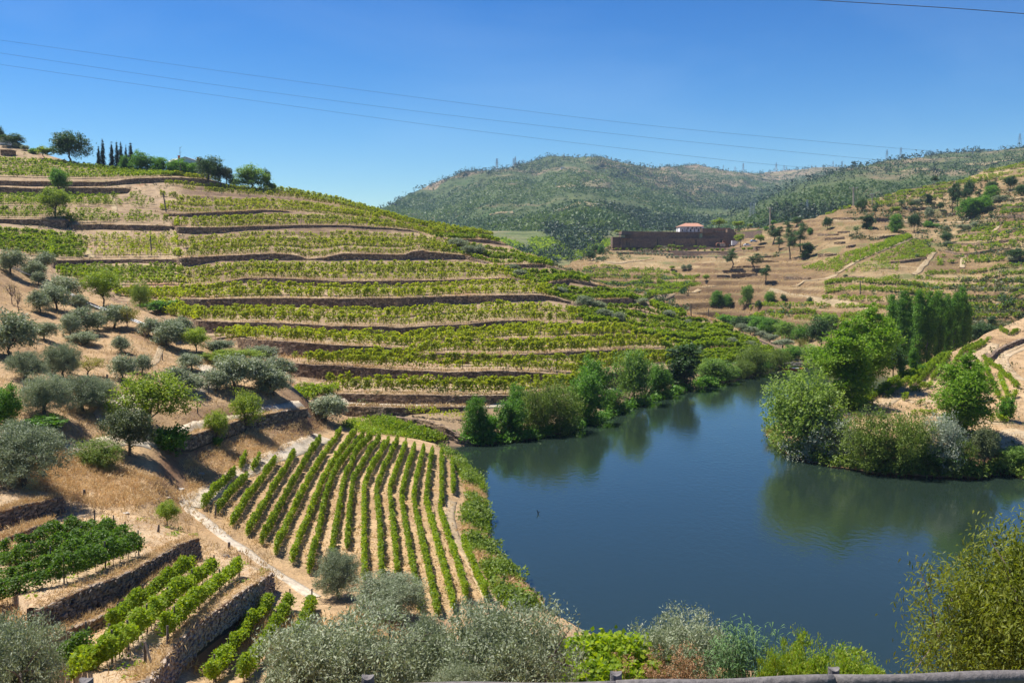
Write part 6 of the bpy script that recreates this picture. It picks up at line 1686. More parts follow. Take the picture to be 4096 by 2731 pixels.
# belt of pines behind the winery ridge, and woods on the valley floor
ub = np.concatenate([g.uniform(3080, 3420, 90), g.uniform(1990, 2500, 120)])
vb_ = np.concatenate([g.uniform(850, 905, 90), g.uniform(1000, 1065, 120)])
Q = np.array([hit('M2' if u > 2600 else 'VF', u, v) for u, v in zip(ub, vb_)])
near = np.concatenate([np.full(90, 1), np.full(120, 0)]) > 0
clumps('pine_belt', M['forest'], Q[near], g.uniform(9, 16, 90), g.uniform(5, 7, 90), 60, 1.7, g, kind='stuff')
clumps('valley_wood', M['forest'], Q[~near], g.uniform(5, 9, 120), g.uniform(6, 10, 120), 40, 1.8, g, kind='stuff')
# far valley vine rows: rows of low green, far too many and too small to tell apart
rowsV = []
for (u0, v0, u1, v1, n) in ((2120, 958, 2400, 938, 14), (2090, 1000, 2390, 985, 16), (2300, 1045, 2480, 1040, 10), (2010, 955, 2090, 985, 7), (2410, 965, 2500, 960, 10)):
    for j in range(n):
        for t in np.linspace(0, 1, 60):
            rowsV.append((u0 + (u1 - u0) * t, v0 + (v1 - v0) * t + j * 3.3))
rowsV = np.array(rowsV)
Q = at(rowsV[:, 0], rowsV[:, 1], fVF(rowsV[:, 0], rowsV[:, 1]))
clumps('far_vineyards', M['vine'], Q + np.array([0, 0, .5]), 1.6, 4.2, 3, 2.4, g, kind='stuff')
# scrub on the dry terraced hillside
Q = sample_patch('RF', 13000, g)
den = fbm(Q[:, 0] * .012, Q[:, 1] * .012, 45, 4)
Q = Q[(den > .0) & (Q[:, 2] > 1.0)][:7000]
clumps('hillside_scrub', M['dryscrub'], Q, g.uniform(.6, 2.4, len(Q)), g.uniform(1, 3.4, len(Q)), 18, .85, g, kind='stuff')
Q = sample_patch('RF', 16000, g); Q = Q[Q[:, 2] > .8][:11000]
clumps('hillside_dry_grass', M['straw'], Q, g.uniform(.4, .9, len(Q)), g.uniform(.8, 2.2, len(Q)), 6, .6, g, axis=(0, 0, .8), asp=.3, kind='stuff')
Q = sample_patch('RF', 2600, g); den = fbm(Q[:, 0] * .02, Q[:, 1] * .02, 46, 4)
Q = Q[(den > .06) & (Q[:, 2] > 1.5)][:520]
clumps('hillside_bushes', M['oak'], Q, g.uniform(1.2, 3.2, len(Q)), g.uniform(1.6, 3.6, len(Q)), 40, .7, g, kind='stuff')
# dry grass on the olive slope and straw bank
Q = sample_patch('N', 60000, g)
u_, v_ = project(Q)
ok = (Q[:, 1] > 40) & (Q[:, 2] > 2.6) & (u_ > -60) & (u_ < 2300)
Q = Q[ok]; den = fbm(Q[:, 0] * .12, Q[:, 1] * .12, 55, 4)
Q = Q[den > -.06][:9000]
clumps('dry_grass', M['straw'], Q, g.uniform(.15, .45, len(Q)), g.uniform(.3, .8, len(Q)), 6, .32, g, axis=(0, 0, .9), asp=.16, up=.2, kind='stuff')
# terrace beds of the hill: weeds and straw along the wall tops
E = []
for nm_, _ in LINES:
    T = HL[nm_]['T'][HL[nm_]['px'] > 2.2]
    if len(T): E.append(T[g.integers(0, len(T), 260)] + np.stack([g.normal(size=260) * .8, g.uniform(.2, 1.2, 260), 0 * g.random(260)], -1))
Q = np.concatenate(E)
clumps('wall_top_straw', M['straw'], Q, g.uniform(.2, .5, len(Q)), g.uniform(.4, 1.4, len(Q)), 7, .4, g, axis=(0, 0, .7), asp=.25, kind='stuff')
# green weeds along the near shore and round the inlet
def in_poly(poly, n, g, region='P', pn='N'):
    pg = np.array([RG[region](x, y) for x, y in poly], float)
    lo, hi = pg.min(0), pg.max(0)
    out = []
    while len(out) < n:
        q = lo + g.random((n * 2, 2)) * (hi - lo)
        c = np.zeros(len(q), bool); j = len(pg) - 1
        for i in range(len(pg)):
            cr = ((pg[i, 1] > q[:, 1]) != (pg[j, 1] > q[:, 1])) & (q[:, 0] < (pg[j, 0] - pg[i, 0]) * (q[:, 1] - pg[i, 1]) / (pg[j, 1] - pg[i, 1] + 1e-9) + pg[i, 0])
            c ^= cr; j = i
        out += list(q[c])
    q = np.array(out[:n])
    return np.array([hit(pn, u, v) for u, v in q])
bank = [(1010, 1024), (1040, 1042), (1075, 1075), (1112, 1116), (1120, 1180), (1116, 1240), (1160, 1300), (1200, 1345), (1245, 1392), (1190, 1405), (1155, 1385), (1120, 1320), (1090, 1270), (1062, 1220), (1075, 1150), (1060, 1090), (1030, 1050)]
Q = in_poly(bank, 3400, g)
den = fbm(Q[:, 0] * .22, Q[:, 1] * .22, 85, 4)
Qd = Q[den < -.07]; Q = Q[den > -.09]
clumps('bank_dry_tufts', M['straw'], Qd, g.uniform(.2, .5, len(Qd)), g.uniform(.3, .8, len(Qd)), 8, .3, g, axis=(0, 0, .7), asp=.15, kind='stuff')
k_ = g.integers(0, len(Q), 120)
clumps('bank_bushes', M['moss'], Q[k_], g.uniform(.6, 1.4, 120), g.uniform(1.0, 2.2, 120), 60, .26, g, kind='stuff')
clumps('riverside_weeds', M['weed'], Q, g.uniform(.12, .9, len(Q)) * (.5 + fbm(Q[:, 0] * .3, Q[:, 1] * .3, 86, 3) + .4), g.uniform(.4, 1.3, len(Q)), 16, .24, g, asp=.45, axis=(0, 0, .4), kind='stuff')
inlet = [(780, 975), (830, 962), (905, 958), (960, 972), (1005, 1000), (1000, 1012), (950, 1008), (900, 1000), (850, 1000), (800, 985)]
Q = in_poly(inlet, 900, g)
clumps('inlet_weeds', M['weed'], Q, g.uniform(.25, .8, len(Q)), g.uniform(.6, 1.5, len(Q)), 12, .34, g, asp=.4, axis=(0, 0, .5), kind='stuff')
Q = in_poly([(180, 1000), (330, 1002), (480, 1045), (620, 1090), (720, 1135), (600, 1150), (420, 1140), (250, 1060)], 700, g, 'R5', 'H')
clumps('stream_mouth_weeds', M['weed'], Q, g.uniform(.3, 1.1, len(Q)), g.uniform(.6, 1.6, len(Q)), 16, .34, g, asp=.5, axis=(0, 0, .4), kind='stuff')
# low growth in the flat vineyard alleys, and reddish vine prunings
Q = in_poly([(780, 1000), (1000, 1040), (1040, 1150), (1110, 1380), (960, 1410), (720, 1310), (480, 1170), (560, 1080)], 1200, g)
clumps('alley_straw', M['straw'], Q, .18, g.uniform(.5, 1.2, len(Q)), 6, .3, g, asp=.3, kind='stuff')
# undergrowth along the left river bank beneath the trees, and right bank edge
e0 = np.array([hit('H', u, v) for u, v in zip(g.uniform(1880, 3100, 700), np.zeros(700))]) if False else None
us = g.uniform(1850, 3090, 800); vs0 = np.interp(us, [p[0] for p in L0], [p[1] for p in L0]) - g.uniform(2, 22, 800)
Q = np.array([hit('H', u, v) for u, v in zip(us, vs0)])
clumps('left_shore_undergrowth', M['broad'], Q, g.uniform(.5, 1.8, len(Q)), g.uniform(1, 2.4, len(Q)), 18, .45, g, kind='stuff')
us = g.uniform(3060, 4500, 700); vs0 = np.interp(us, shR[:, 0], shR[:, 1]) - g.uniform(0, 26, 700)
Q = np.array([hit('RB', u, v) for u, v in zip(us, vs0)])
clumps('right_shore_undergrowth', M['moss'], Q, g.uniform(.5, 1.6, len(Q)), g.uniform(1, 2.2, len(Q)), 20, .36, g, kind='stuff')
us = g.uniform(3390, 3800, 260); vs0 = np.interp(us, uRB, vtRB) + g.uniform(0, 14, 260)
Q = np.array([hit('RB', u, v) for u, v in zip(us, vs0)])
clumps('plot_edge_weeds', M['vine'], Q, g.uniform(.3, .9, len(Q)), g.uniform(.8, 1.8, len(Q)), 12, .4, g, kind='stuff')
Q = in_poly([(-40, 1000), (250, 1060), (430, 1130), (420, 1060), (560, 1000), (700, 965), (760, 985), (560, 1075), (430, 1150), (240, 1170), (60, 1130)], 2600, g)
clumps('straw_bank_grass', M['straw'], Q, g.uniform(.2, .55, len(Q)), g.uniform(.4, 1.0, len(Q)), 14, .32, g, axis=(0, 0, .6), asp=.12, up=.2, kind='stuff')

# weeds and straw on the planted beds of the hill, and on the near terraces
Q = sample_patch('H', 26000, g); u_, v_ = project(Q)
ok = (u_ > -60) & (u_ < 3000) & (Q[:, 2] > 3)
Q = Q[ok]; den = fbm(Q[:, 0] * .06, Q[:, 1] * .06, 65, 4); Q = Q[den > 0][:5200]
clumps('bed_straw', M['straw'], Q, g.uniform(.15, .5, len(Q)), g.uniform(.5, 1.8, len(Q)), 6, .45, g, axis=(0, 0, .6), asp=.22, kind='stuff')
Q = sample_patch('H', 9000, g); u_, v_ = project(Q); Q = Q[(u_ > -60) & (u_ < 3000) & (Q[:, 2] > 3)]
den = fbm(Q[:, 0] * .05, Q[:, 1] * .05, 75, 4); Q = Q[den > .08][:1200]
clumps('bed_weeds', M['dryscrub'], Q, g.uniform(.2, .8, len(Q)), g.uniform(.6, 1.8, len(Q)), 10, .4, g, kind='stuff')
E = []
for W_ in (wA, wA2, wB, wB2, wC, (LB, LT)):
    n_ = 260; k = g.random(n_) * (len(W_[1]) - 1.01); i = k.astype(int); f_ = (k - i)[:, None]
    E.append(W_[1][i] * (1 - f_) + W_[1][i + 1] * f_ + g.normal(size=(n_, 3)) * np.array([.2, .2, .02]))
Q = np.concatenate(E)
clumps('coping_straw', M['straw'], Q, g.uniform(.15, .4, len(Q)), g.uniform(.2, .5, len(Q)), 9, .26, g, axis=(0, 0, .5), asp=.13, up=.2, kind='stuff')
Q = np.concatenate([sample_patch('upper_terrace_bed', 900, g), sample_patch('lower_terrace_bed', 900, g), sample_patch('edge_terrace_bed', 250, g)])
clumps('terrace_bed_straw', M['straw'], Q, .12, g.uniform(.2, .6, len(Q)), 7, .2, g, asp=.16, up=.5, kind='stuff')
Q = np.concatenate([sample_patch('upper_terrace_bed', 60, g), sample_patch('lower_terrace_bed', 50, g)])
clumps('terrace_bed_weeds', M['weed'], Q, .2, g.uniform(.3, .8, len(Q)), 14, .16, g, kind='stuff')

Q = sample_patch('RB', 5200, g); Q = Q[Q[:, 2] > 1.2][:3600]
clumps('right_bank_dry_grass', M['straw'], Q, g.uniform(.15, .5, len(Q)), g.uniform(.4, 1.2, len(Q)), 7, .35, g, axis=(0, 0, .7), asp=.15, kind='stuff')
Q = sample_patch('RB', 900, g); Q = Q[(Q[:, 2] > 1.0)][:320]
clumps('right_bank_weeds', M['dryscrub'], Q, g.uniform(.2, .9, len(Q)), g.uniform(.6, 1.6, len(Q)), 14, .32, g, kind='stuff')

# ------------------------------------------------------------------ winery on the knoll
M['slate'] = stone_mat('brown_slate_masonry', [(.185, .145, .12), (.22, .17, .14), (.26, .20, .165)], 1.1, joint=(.14, .11, .09), flat=2.5)
M['white'] = plain_mat('whitewash', (.78, .77, .74), .8, var=.06, sc=.6)
M['tile'] = plain_mat('terracotta_tiles', (.40, .20, .13), .85, var=.25, sc=1.5)
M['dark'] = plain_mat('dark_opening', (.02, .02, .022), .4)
M['steel'] = plain_mat('dark_steel', (.06, .055, .05), .6, metal=.0)
M['grey'] = plain_mat('galvanised_steel', (.38, .39, .40), .5, metal=.4)
M['glass'] = plain_mat('green_glass', (.05, .09, .07), .1, spec=.8)
M['paint'] = plain_mat('white_vehicle_paint', (.78, .78, .78), .35, var=.05)
M['blue'] = plain_mat('pale_blue_paint', (.35, .47, .62), .3, var=.05)
M['tyre'] = plain_mat('tyre_rubber', (.02, .02, .02), .9)
M['rust'] = plain_mat('rusty_iron', (.20, .09, .05), .9, var=.4)
M['log'] = plain_mat('weathered_log', (.15, .135, .128), .85, var=.45, sc=14, bstr=.5)
M['concrete'] = plain_mat('pale_concrete', (.42, .36, .29), .9)
DW = 596.0
def zw(x, y, D=DW): return at(*RG['ZW'](x, y), D)
wb = zw(400, 482)
win = thing('winery', 'long low brown slate winery with stepped walls on a terraced knoll', 'building', tuple(wb))
def wpart(name, x0, x1, yt0, yt1, yb, D, depth, mat, parent=win, org=wb, nseg=1, bow=0, D1=None, **k):
    """block whose front shows from x0 to x1, top edge yt0..yt1, foot yb"""
    mb = MB()
    for i in range(nseg):
        ta, tb = i / nseg, (i + 1) / nseg
        sl_ = 0 if D1 is None else D1 - D
        Da, Db = D + sl_ * ta + bow * math.sin(math.pi * ta), D + sl_ * tb + bow * math.sin(math.pi * tb)
        xa, xb = x0 + (x1 - x0) * ta, x0 + (x1 - x0) * tb
        a0, b0 = zw(xa, yb, Da), zw(xb, yb, Db)
        a1, b1 = zw(xa, yt0 + (yt1 - yt0) * ta, Da), zw(xb, yt0 + (yt1 - yt0) * tb, Db)
        zb = min(a0[2], b0[2])
        q = [(a0[0], Da, zb), (b0[0], Db, zb), (b0[0], Db + depth, zb), (a0[0], Da + depth, zb), (a0[0], Da, a1[2]), (b0[0], Db, b1[2]), (b0[0], Db + depth, b1[2]), (a0[0], Da + depth, a1[2])]
        mb.hexa(np.array(q) - org)
    return mb.build(name, mat, parent, **k)
wpart('lower_wall', 396, 1862, 392, 388, 500, DW, 14, M['slate'], nseg=8, bow=2.5)
wpart('upper_wall', 402, 1762, 308, 324, 394, DW + 2.2, 16, M['slate'], nseg=8, bow=2.5)
wpart('roof_block', 1350, 1490, 274, 276, 330, DW + 2.0, 14, M['slate'])
wpart('roof_block', 1645, 1722, 283, 284, 330, DW + 2.6, 12, M['slate'])
wpart('wing_wall', 1764, 2052, 320, 293, 500, DW - 2, 5, M['slate'], nseg=4, D1=DW - 28)
wpart('prow_wall', 294, 398, 376, 374, 500, DW + 3, 12, M['slate'])
wpart('canopy', 346, 522, 343, 345, 350, DW - 3.5, 9, M['steel'])
wpart('canopy', 392, 492, 382, 384, 390, DW - 3.0, 7, M['steel'])
wpart('glazed_bay', 398, 442, 350, 350, 383, DW - .4, 3, M['glass'])
wpart('wall_slot', 716, 756, 357, 357, 370, DW + 4.2, .5, M['dark'])
wpart('doorway', 1318, 1352, 336, 336, 386, DW + 1.6, .8, M['glass'])
for x0, x1, yt in ((458, 466, 412), (486, 494, 436), (1010, 1026, 430), (1270, 1282, 405), (1562, 1588, 405), (818, 828, 398)):
    wpart('doorway', x0, x1, yt, yt, 478, DW - .15 + (2.5 * math.sin(math.pi * (x0 - 396) / 1466)), .6, M['dark'])
wpart('pergola_beam', 912, 1350, 267, 271, 274, DW + 4, 1.0, M['steel'])
for k in range(11):
    x = 932 + k * 41
    wpart('pergola_post', x - 2.2, x + 2.2, 270, 270, 320, DW + 4, .6, M['steel'])
wpart('pavilion_roof', 1484, 1682, 272, 270, 300, DW + 8, 7, M['tile'])
wpart('pavilion_wall', 1492, 1640, 298, 298, 328, DW + 9, 5, M['concrete'])
for x in (1492, 1530, 1575, 1610, 1640):
    wpart('pavilion_post', x - 2, x + 2, 280, 280, 326, DW + 6, .5, M['steel'])
wpart('planted_roof_edge', 1768, 2048, 314, 287, 320, DW - .5, 4, M['weed'], nseg=4, D1=DW - 26.5)
hb = zw(1090, 320, DW + 9)
hs_ = thing('white_house', 'white house with hipped terracotta roof rising behind the winery wall', 'house', tuple(hb))
wpart('wall', 1087, 1366, 251, 251, 345, DW + 9, 14, M['white'], hs_, hb)
mb = MB()
e0, e1 = zw(1080, 251, DW + 8.4), zw(1372, 251, DW + 8.4); r0, r1 = zw(1150, 214, DW + 16), zw(1296, 214, DW + 16)
dz = .5
q = [e0, e1, e1 + [0, 15.2, 0], e0 + [0, 15.2, 0], r0, r1]
mb.add(np.array(q) - hb, [[0, 1, 5, 4], [2, 3, 4, 5]]); mb.add(np.array(q) - hb, [[1, 2, 5], [3, 0, 4]]); mb.add(np.array(q) - hb - [0, 0, .02], [[0, 3, 2, 1]])
mb.build('roof', M['tile'], hs_)
for x in (1183, 1233, 1281, 1330):
    f_ = wpart('window', x - 9, x + 9, 262, 262, 281, DW + 8.9, .2, M['rust'], hs_, hb)
    o_ = wpart('pane', x - 6.5, x + 6.5, 264.5, 264.5, 278.5, DW + 8.82, .1, M['dark'], f_, hb)
for x in (1116, 1160, 1210, 1258, 1306): wpart('door', x - 5, x + 5, 284, 284, 312, DW + 8.9, .2, M['dark'], hs_, hb)
# retaining walls and planted shelves in front
for lab, rws in (('upper dark retaining wall below the winery', [(420, 500, 515), (480, 474, 500), (600, 474, 510), (900, 480, 512), (1300, 492, 522), (1650, 502, 530), (1980, 488, 525)]),
                 ('middle dark retaining wall below the winery', [(290, 520, 538), (600, 522, 545), (1000, 535, 560), (1400, 545, 572), (1700, 540, 562), (1990, 520, 540)]),
                 ('lower dark retaining wall below the winery', [(230, 553, 560), (600, 552, 566), (900, 562, 580), (1300, 570, 595), (1640, 578, 600)]),
                 ('lowest dark retaining wall below the winery', [(850, 592, 600), (1000, 593, 604), (1300, 600, 612), (1600, 606, 625)])):
    B, T = wall_pts('ZW', rws, 'RF'); T[:, :2] = B[:, :2]
    build_wall(lab, B, T, M['slate'], 'retaining walls below the winery', step=3, thick=5, rough=.05, lip=0)
for k, x in enumerate((590, 640, 700, 740, 800, 850, 960, 1005, 1070, 1115, 1225, 1270, 1330, 1375)):
    plant('lolly', 'RF', 'ZW', x, 518 + .008 * (x - 590), 42, 46 if k not in (6, 7) else 60, 'small green tree on the top shelf below the winery, %s from left' % ORD[k + 1], group='young trees on the winery shelves')
for k, x in enumerate((335, 390, 462, 552, 632, 700, 790, 865, 945, 1015, 1085, 1162, 1300, 1380)):
    plant('lolly', 'RF', 'ZW', x, 548 + .014 * (x - 335), 26, 46, 'slim young tree on the middle shelf below the winery, %s from left' % ORD[k + 1], group='young trees on the winery shelves')
for k, x in enumerate((1462, 1525, 1595, 1715, 1835, 1895, 1930)):
    plant('lolly', 'RF', 'ZW', x, 562 - .06 * max(0, x - 1650), 40, 52, 'young tree at the right end of the winery shelves, %s from left' % ORD[k + 1], group='young trees on the winery shelves')
for k, x in enumerate((350, 432, 478, 562, 610, 650, 700, 740, 790, 830, 872, 915, 958, 998)):
    plant('olive', 'RF', 'ZW', x, 575 + .04 * (x - 350), 30, 30, 'little round olive on the lowest winery shelf, %s from left' % ORD[k + 1], group='little olives below the winery')
for k, x in enumerate((935, 990, 1036, 1065, 1122, 1160, 1205, 1250, 1296, 1338, 1510, 1600)):
    plant('olive', 'RF', 'ZW', x, 622 + .01 * (x - 935), 28, 28, 'little round olive on the slope under the shelves, %s from left' % ORD[k + 1], group='little olives below the winery')
# vehicles and barrels in the winery yard
def wheels(mb_par, pos, r, w_, org):
    for p in pos:
        mb = MB(); mb.tube([np.array(p) - [0, w_ / 2, 0] - org, np.array(p) + [0, w_ / 2, 0] - org], r, 10)
        t_ = mb.build('wheel', M['tyre'], mb_par)
        mb = MB(); mb.tube([np.array(p) - [0, w_ / 2 + .03, 0] - org, np.array(p) - [0, w_ / 2, 0] - org], r * .55, 8); mb.build('rim', M['grey'], t_)
b = zw(1665, 486, DW - 9)
tr_ = thing('box_truck', 'white box truck parked against the winery wall', 'truck', tuple(b))
mb = MB(); mb.box((5.2, 1.2, 2.0), (7.0, 2.4, 2.6)); mb.build('cargo_box', M['paint'], tr_)
mb = MB(); mb.hexa([(8.8, .1, .6), (10.6, .1, .6), (10.6, 2.3, .6), (8.8, 2.3, .6), (8.8, .1, 2.5), (10.1, .1, 2.5), (10.1, 2.3, 2.5), (8.8, 2.3, 2.5)]); mb.build('cab', M['paint'], tr_)
mb = MB(); mb.box((9.5, .08, 1.95), (.9, .04, .6)); mb.build('window', M['dark'], tr_)
mb = MB(); mb.box((6, 1.2, .62), (8.8, 2.0, .2)); mb.build('chassis', M['steel'], tr_)
wheels(tr_, [(2.9, .2, .45), (2.9, 2.2, .45), (9.6, .2, .45), (9.6, 2.2, .45)], .45, .3, np.zeros(3))
def car(x, y, D, mat, label):
    b = hit('RF', *RG['ZW'](x, y))
    c = thing('parked_car', label, 'car', tuple(b), 'cars in the winery yard')
    mb = MB(); mb.hexa([(-2.1, -.85, .3), (2.1, -.85, .3), (2.1, .85, .3), (-2.1, .85, .3), (-2.05, -.82, .85), (2.0, -.82, .8), (2.0, .82, .8), (-2.05, .82, .85)]); mb.build('body', mat, c)
    mb = MB(); mb.hexa([(-1.6, -.78, .85), (1.1, -.78, .82), (1.1, .78, .82), (-1.6, .78, .85), (-1.1, -.62, 1.45), (.5, -.62, 1.45), (.5, .62, 1.45), (-1.1, .62, 1.45)]); mb.build('cabin', mat, c)
    mb = MB(); mb.box((-.3, -.735, 1.14), (1.5, .05, .32)); mb.build('side_window', M['dark'], c)
    wheels(c, [(-1.3, -.8, .32), (1.3, -.8, .32), (-1.3, .8, .32), (1.3, .8, .32)], .32, .2, np.zeros(3))
car(1880, 484, DW - 4, M['paint'], 'white car partly behind the round clipped tree')
car(1955, 438, DW + 9, M['blue'], 'pale blue car shining on the winery yard, near the wing wall')
for k, x in enumerate((1533, 1570, 1600)):
    b = zw(x, 489, DW - 6)
    t_ = thing('barrel', 'dark barrel lying by the winery wall, %s of three' % ('left', 'middle', 'right')[k], 'barrel', tuple(b), 'barrels in the winery yard')
    mb = MB(); mb.tube([(0, -1, 1.0), (0, -.5, 1.0), (0, 0, 1.0), (0, .6, 1.0), (0, 1.2, 1.0)], [1.1, 1.25, 1.3, 1.25, 1.1], 12); mb.build('staves', M['rust'], t_)
    mb = MB(); mb.tube([(0, -1.06, 1.0), (0, -1.01, 1.0)], .95, 12); mb.build('barrel_head', M['concrete'] if k else M['dark'], t_)
b = zw(1628, 487, DW - 4)
t_ = thing('farm_tractor', 'rust brown tractor between barrels and white truck', 'tractor', tuple(b))
mb = MB(); mb.box((1.2, 0, 1.4), (2.6, 1.2, 1.0)); mb.build('bonnet', M['rust'], t_)
mb = MB(); mb.box((-1.0, 0, 2.3), (2.0, 1.7, 2.2)); mb.build('cab', M['rust'], t_)
wheels(t_, [(-1.1, -1.0, .95), (-1.1, 1.0, .95)], .95, .5, np.zeros(3)); wheels(t_, [(1.9, -.9, .6), (1.9, .9, .6)], .6, .35, np.zeros(3))
b = zw(1775, 600, 560)
t_ = thing('pump_house', 'small blank pale hut among grey bushes right of the shelves', 'hut', tuple(b))
mb = MB(); mb.box((0, 2, .9), (5.2, 4, 2.6)); mb.build('wall', M['concrete'], t_)
mb = MB(); mb.box((0, 2, 2.3), (5.5, 4.3, .2)); mb.build('roof', M['concrete'], t_)

# ------------------------------------------------------------------ houses
def house(label, base, w_, dep, h, roof_h, name='farmhouse', wall=None, two=None, group=None):
    t_ = thing(name, label, 'house', tuple(base), group)
    mb = MB(); mb.box((0, dep / 2, h / 2 - .8), (w_, dep, h + 1.6)); mb.build('wall', wall or M['white'], t_)
    e = w_ / 2 + w_ * .04
    mb = MB(); mb.add([(-e, -.4, h), (e, -.4, h), (e, dep + .4, h), (-e, dep + .4, h), (0, -.4, h + roof_h), (0, dep + .4, h + roof_h), (-e, -.4, h - .2), (e, -.4, h - .2), (e, dep + .4, h - .2), (-e, dep + .4, h - .2)],
                      [[0, 4, 5, 3], [1, 2, 5, 4], [6, 7, 1, 0], [8, 9, 3, 2], [7, 8, 2, 1], [9, 6, 0, 3], [6, 9, 8, 7]])
    mb.build('roof', M['tile'], t_)
    mb = MB(); mb.add([(-e * .97, -.02, h), (e * .97, -.02, h), (0, -.02, h + roof_h * .97)], [[0, 1, 2]]); mb.build('gable', wall or M['white'], t_)
    return t_
def crest(region, x, y, up=0):
    u, v = RG[region](x, y); vv = max(v, float(np.interp(u, uH, vs_)) + 2)
    return hit('H', u, vv)
b = crest('R1', 1245, 418); b = b + np.array([0, 6, 1.5]); sc = .58103 * b[1] / FP
zt = at(*[np.array(c) for c in RG['R1'](1245, 305)], b[1])[2]; ze = at(*[np.array(c) for c in RG['R1'](1245, 348)], b[1])[2]
hh = house('white villa with low gables half hidden by trees on the skyline', b, 225 * sc, 12, ze - b[2], (zt - ze), 'villa')
mb = MB(); mb.hexa([(-115 * sc, -1.2, 0), (-40 * sc, -1.2, 0), (-40 * sc, 6, 0), (-115 * sc, 6, 0), (-115 * sc, -1.2, ze - b[2] + .4), (-40 * sc, -1.2, ze - b[2] + .4), (-40 * sc, 6, ze - b[2] + 2.2), (-115 * sc, 6, ze - b[2] + 2.2)]); mb.build('side_wing', M['white'], hh)
for x in (-98, -62): 
    mb = MB(); mb.box((x * sc, -1.24, ze - b[2] - 1.0), (14 * sc, .08, 1.5)); w0 = mb.build('window', M['rust'], hh)
    mb = MB(); mb.box((x * sc, -1.3, ze - b[2] - 1.0), (10 * sc, .06, 1.1)); mb.build('pane', M['dark'], w0)
for x, dz in ((-60, 3.0), (70, 2.2), (80, 1.6)):
    mb = MB(); mb.box((x * sc, 3, ze - b[2] + dz * .8), (.7, .7, 1.3)); mb.box((x * sc, 3, ze - b[2] + dz * .8 + .75), (.9, .9, .2)); mb.build('chimney', M['tile'], hh)
mb = MB(); mb.cyl((-52 * sc, 3, ze - b[2] + 1), (-52 * sc, 3, ze - b[2] + 6.6), .07, 5); mb.cyl((-60 * sc, 3, ze - b[2] + 4.2), (-42 * sc, 3, ze - b[2] + 4.6), .05, 4); mb.cyl((-52 * sc, 3, ze - b[2] + 6.2), (-40 * sc, 3, ze - b[2] + 6.8), .05, 4); mb.build('aerial', M['steel'], hh)
b = crest('R1', 40, 300)
t_ = thing('stone_hut', 'low grey stone hut on the straw slope at far left', 'hut', tuple(b))
sc = .58103 * b[1] / FP
mb = MB(); mb.box((0, 2, 1.0), (72 * sc, 4, 28 * sc + 1)); mb.build('wall', M['stone'], t_)
mb = MB(); mb.box((0, 2, 1.5 + 14 * sc), (76 * sc, 4.6, .3)); mb.build('roof', M['stone'], t_)
b = crest('R1', 15, 212)
house('pale cottage corner behind dark trees at the left edge', b, 45 * sc, 8, 3.0, 1.2)
# boundary wall beneath the cypresses
B, T = [], []
for x, yt, yb in ((580, 352, 368), (640, 358, 374), (700, 370, 384), (780, 378, 392), (860, 385, 398)):
    b = crest('R1', x, yb); B.append(b); T.append(b + np.array([0, 0, (yb - yt) * .58103 * b[1] / FP]))
build_wall('grey garden wall at the foot of the cypresses', np.array(B), np.array(T), M['stone'], 'garden walls', step=2)
for k, (x, y, w_, lab) in enumerate(((805, 778, 42, 'white farmhouse with orange roof low on the mountain'), (1525, 388, 32, 'orange roofed farmhouse high under the mountain top'), (1470, 497, 16, 'tiny white house in the middle of the mountain side'), (1290, 757, 22, 'tiny reddish house above the far vineyard'), (2075, 392, 16, 'tiny house on the right shoulder of the mountain'), (1025, 790, 18, 'tiny grey farm building left of the far vineyard'))):
    u, v = RG['R2'](x, y); b = hit('M1', u, v); s_ = .58103 * b[1] / FP
    house(lab, b, w_ * s_, w_ * s_ * .7, w_ * s_ * .28, w_ * s_ * .16, group='farmhouses on the mountain')

# ------------------------------------------------------------------ pylons, poles, cables
def pylon_mesh():
    mb = MB(); H = 42.
    def wd(z): return 4.2 * (1 - z / H) ** 1.1 + .7
    for sx, sy in ((-1, -1), (1, -1), (1, 1), (-1, 1)):
        mb.tube([(sx * wd(z), sy * wd(z), z) for z in (0, 10, 20, 30, H)], .42, 4)
    for z0, z1 in ((0, 8), (8, 15), (15, 21), (21, 26), (26, 31), (31, 36)):
        for sy in (-1, 1):
            mb.cyl((-wd(z0), sy * wd(z0), z0), (wd(z1), sy * wd(z1), z1), .28, 4); mb.cyl((wd(z0), sy * wd(z0), z0), (-wd(z1), sy * wd(z1), z1), .28, 4)
    arms = MB()
    for z, a in ((27, 8.5), (33, 7), (39, 5.5)):
        for s in (-1, 1): arms.hexa([(0, -.7, z - .35), (s * a, -.25, z + .1), (s * a, .25, z + .1), (0, .7, z - .35), (0, -.7, z + 1.1), (s * a, -.25, z + .45), (s * a, .25, z + .45), (0, .7, z + 1.1)])
    a, b = mb.mesh('lattice_mast'), arms.mesh('crossarms')
    a.materials.append(M['grey']); b.materials.append(M['grey'])
    return a, b
pm = pylon_mesh()
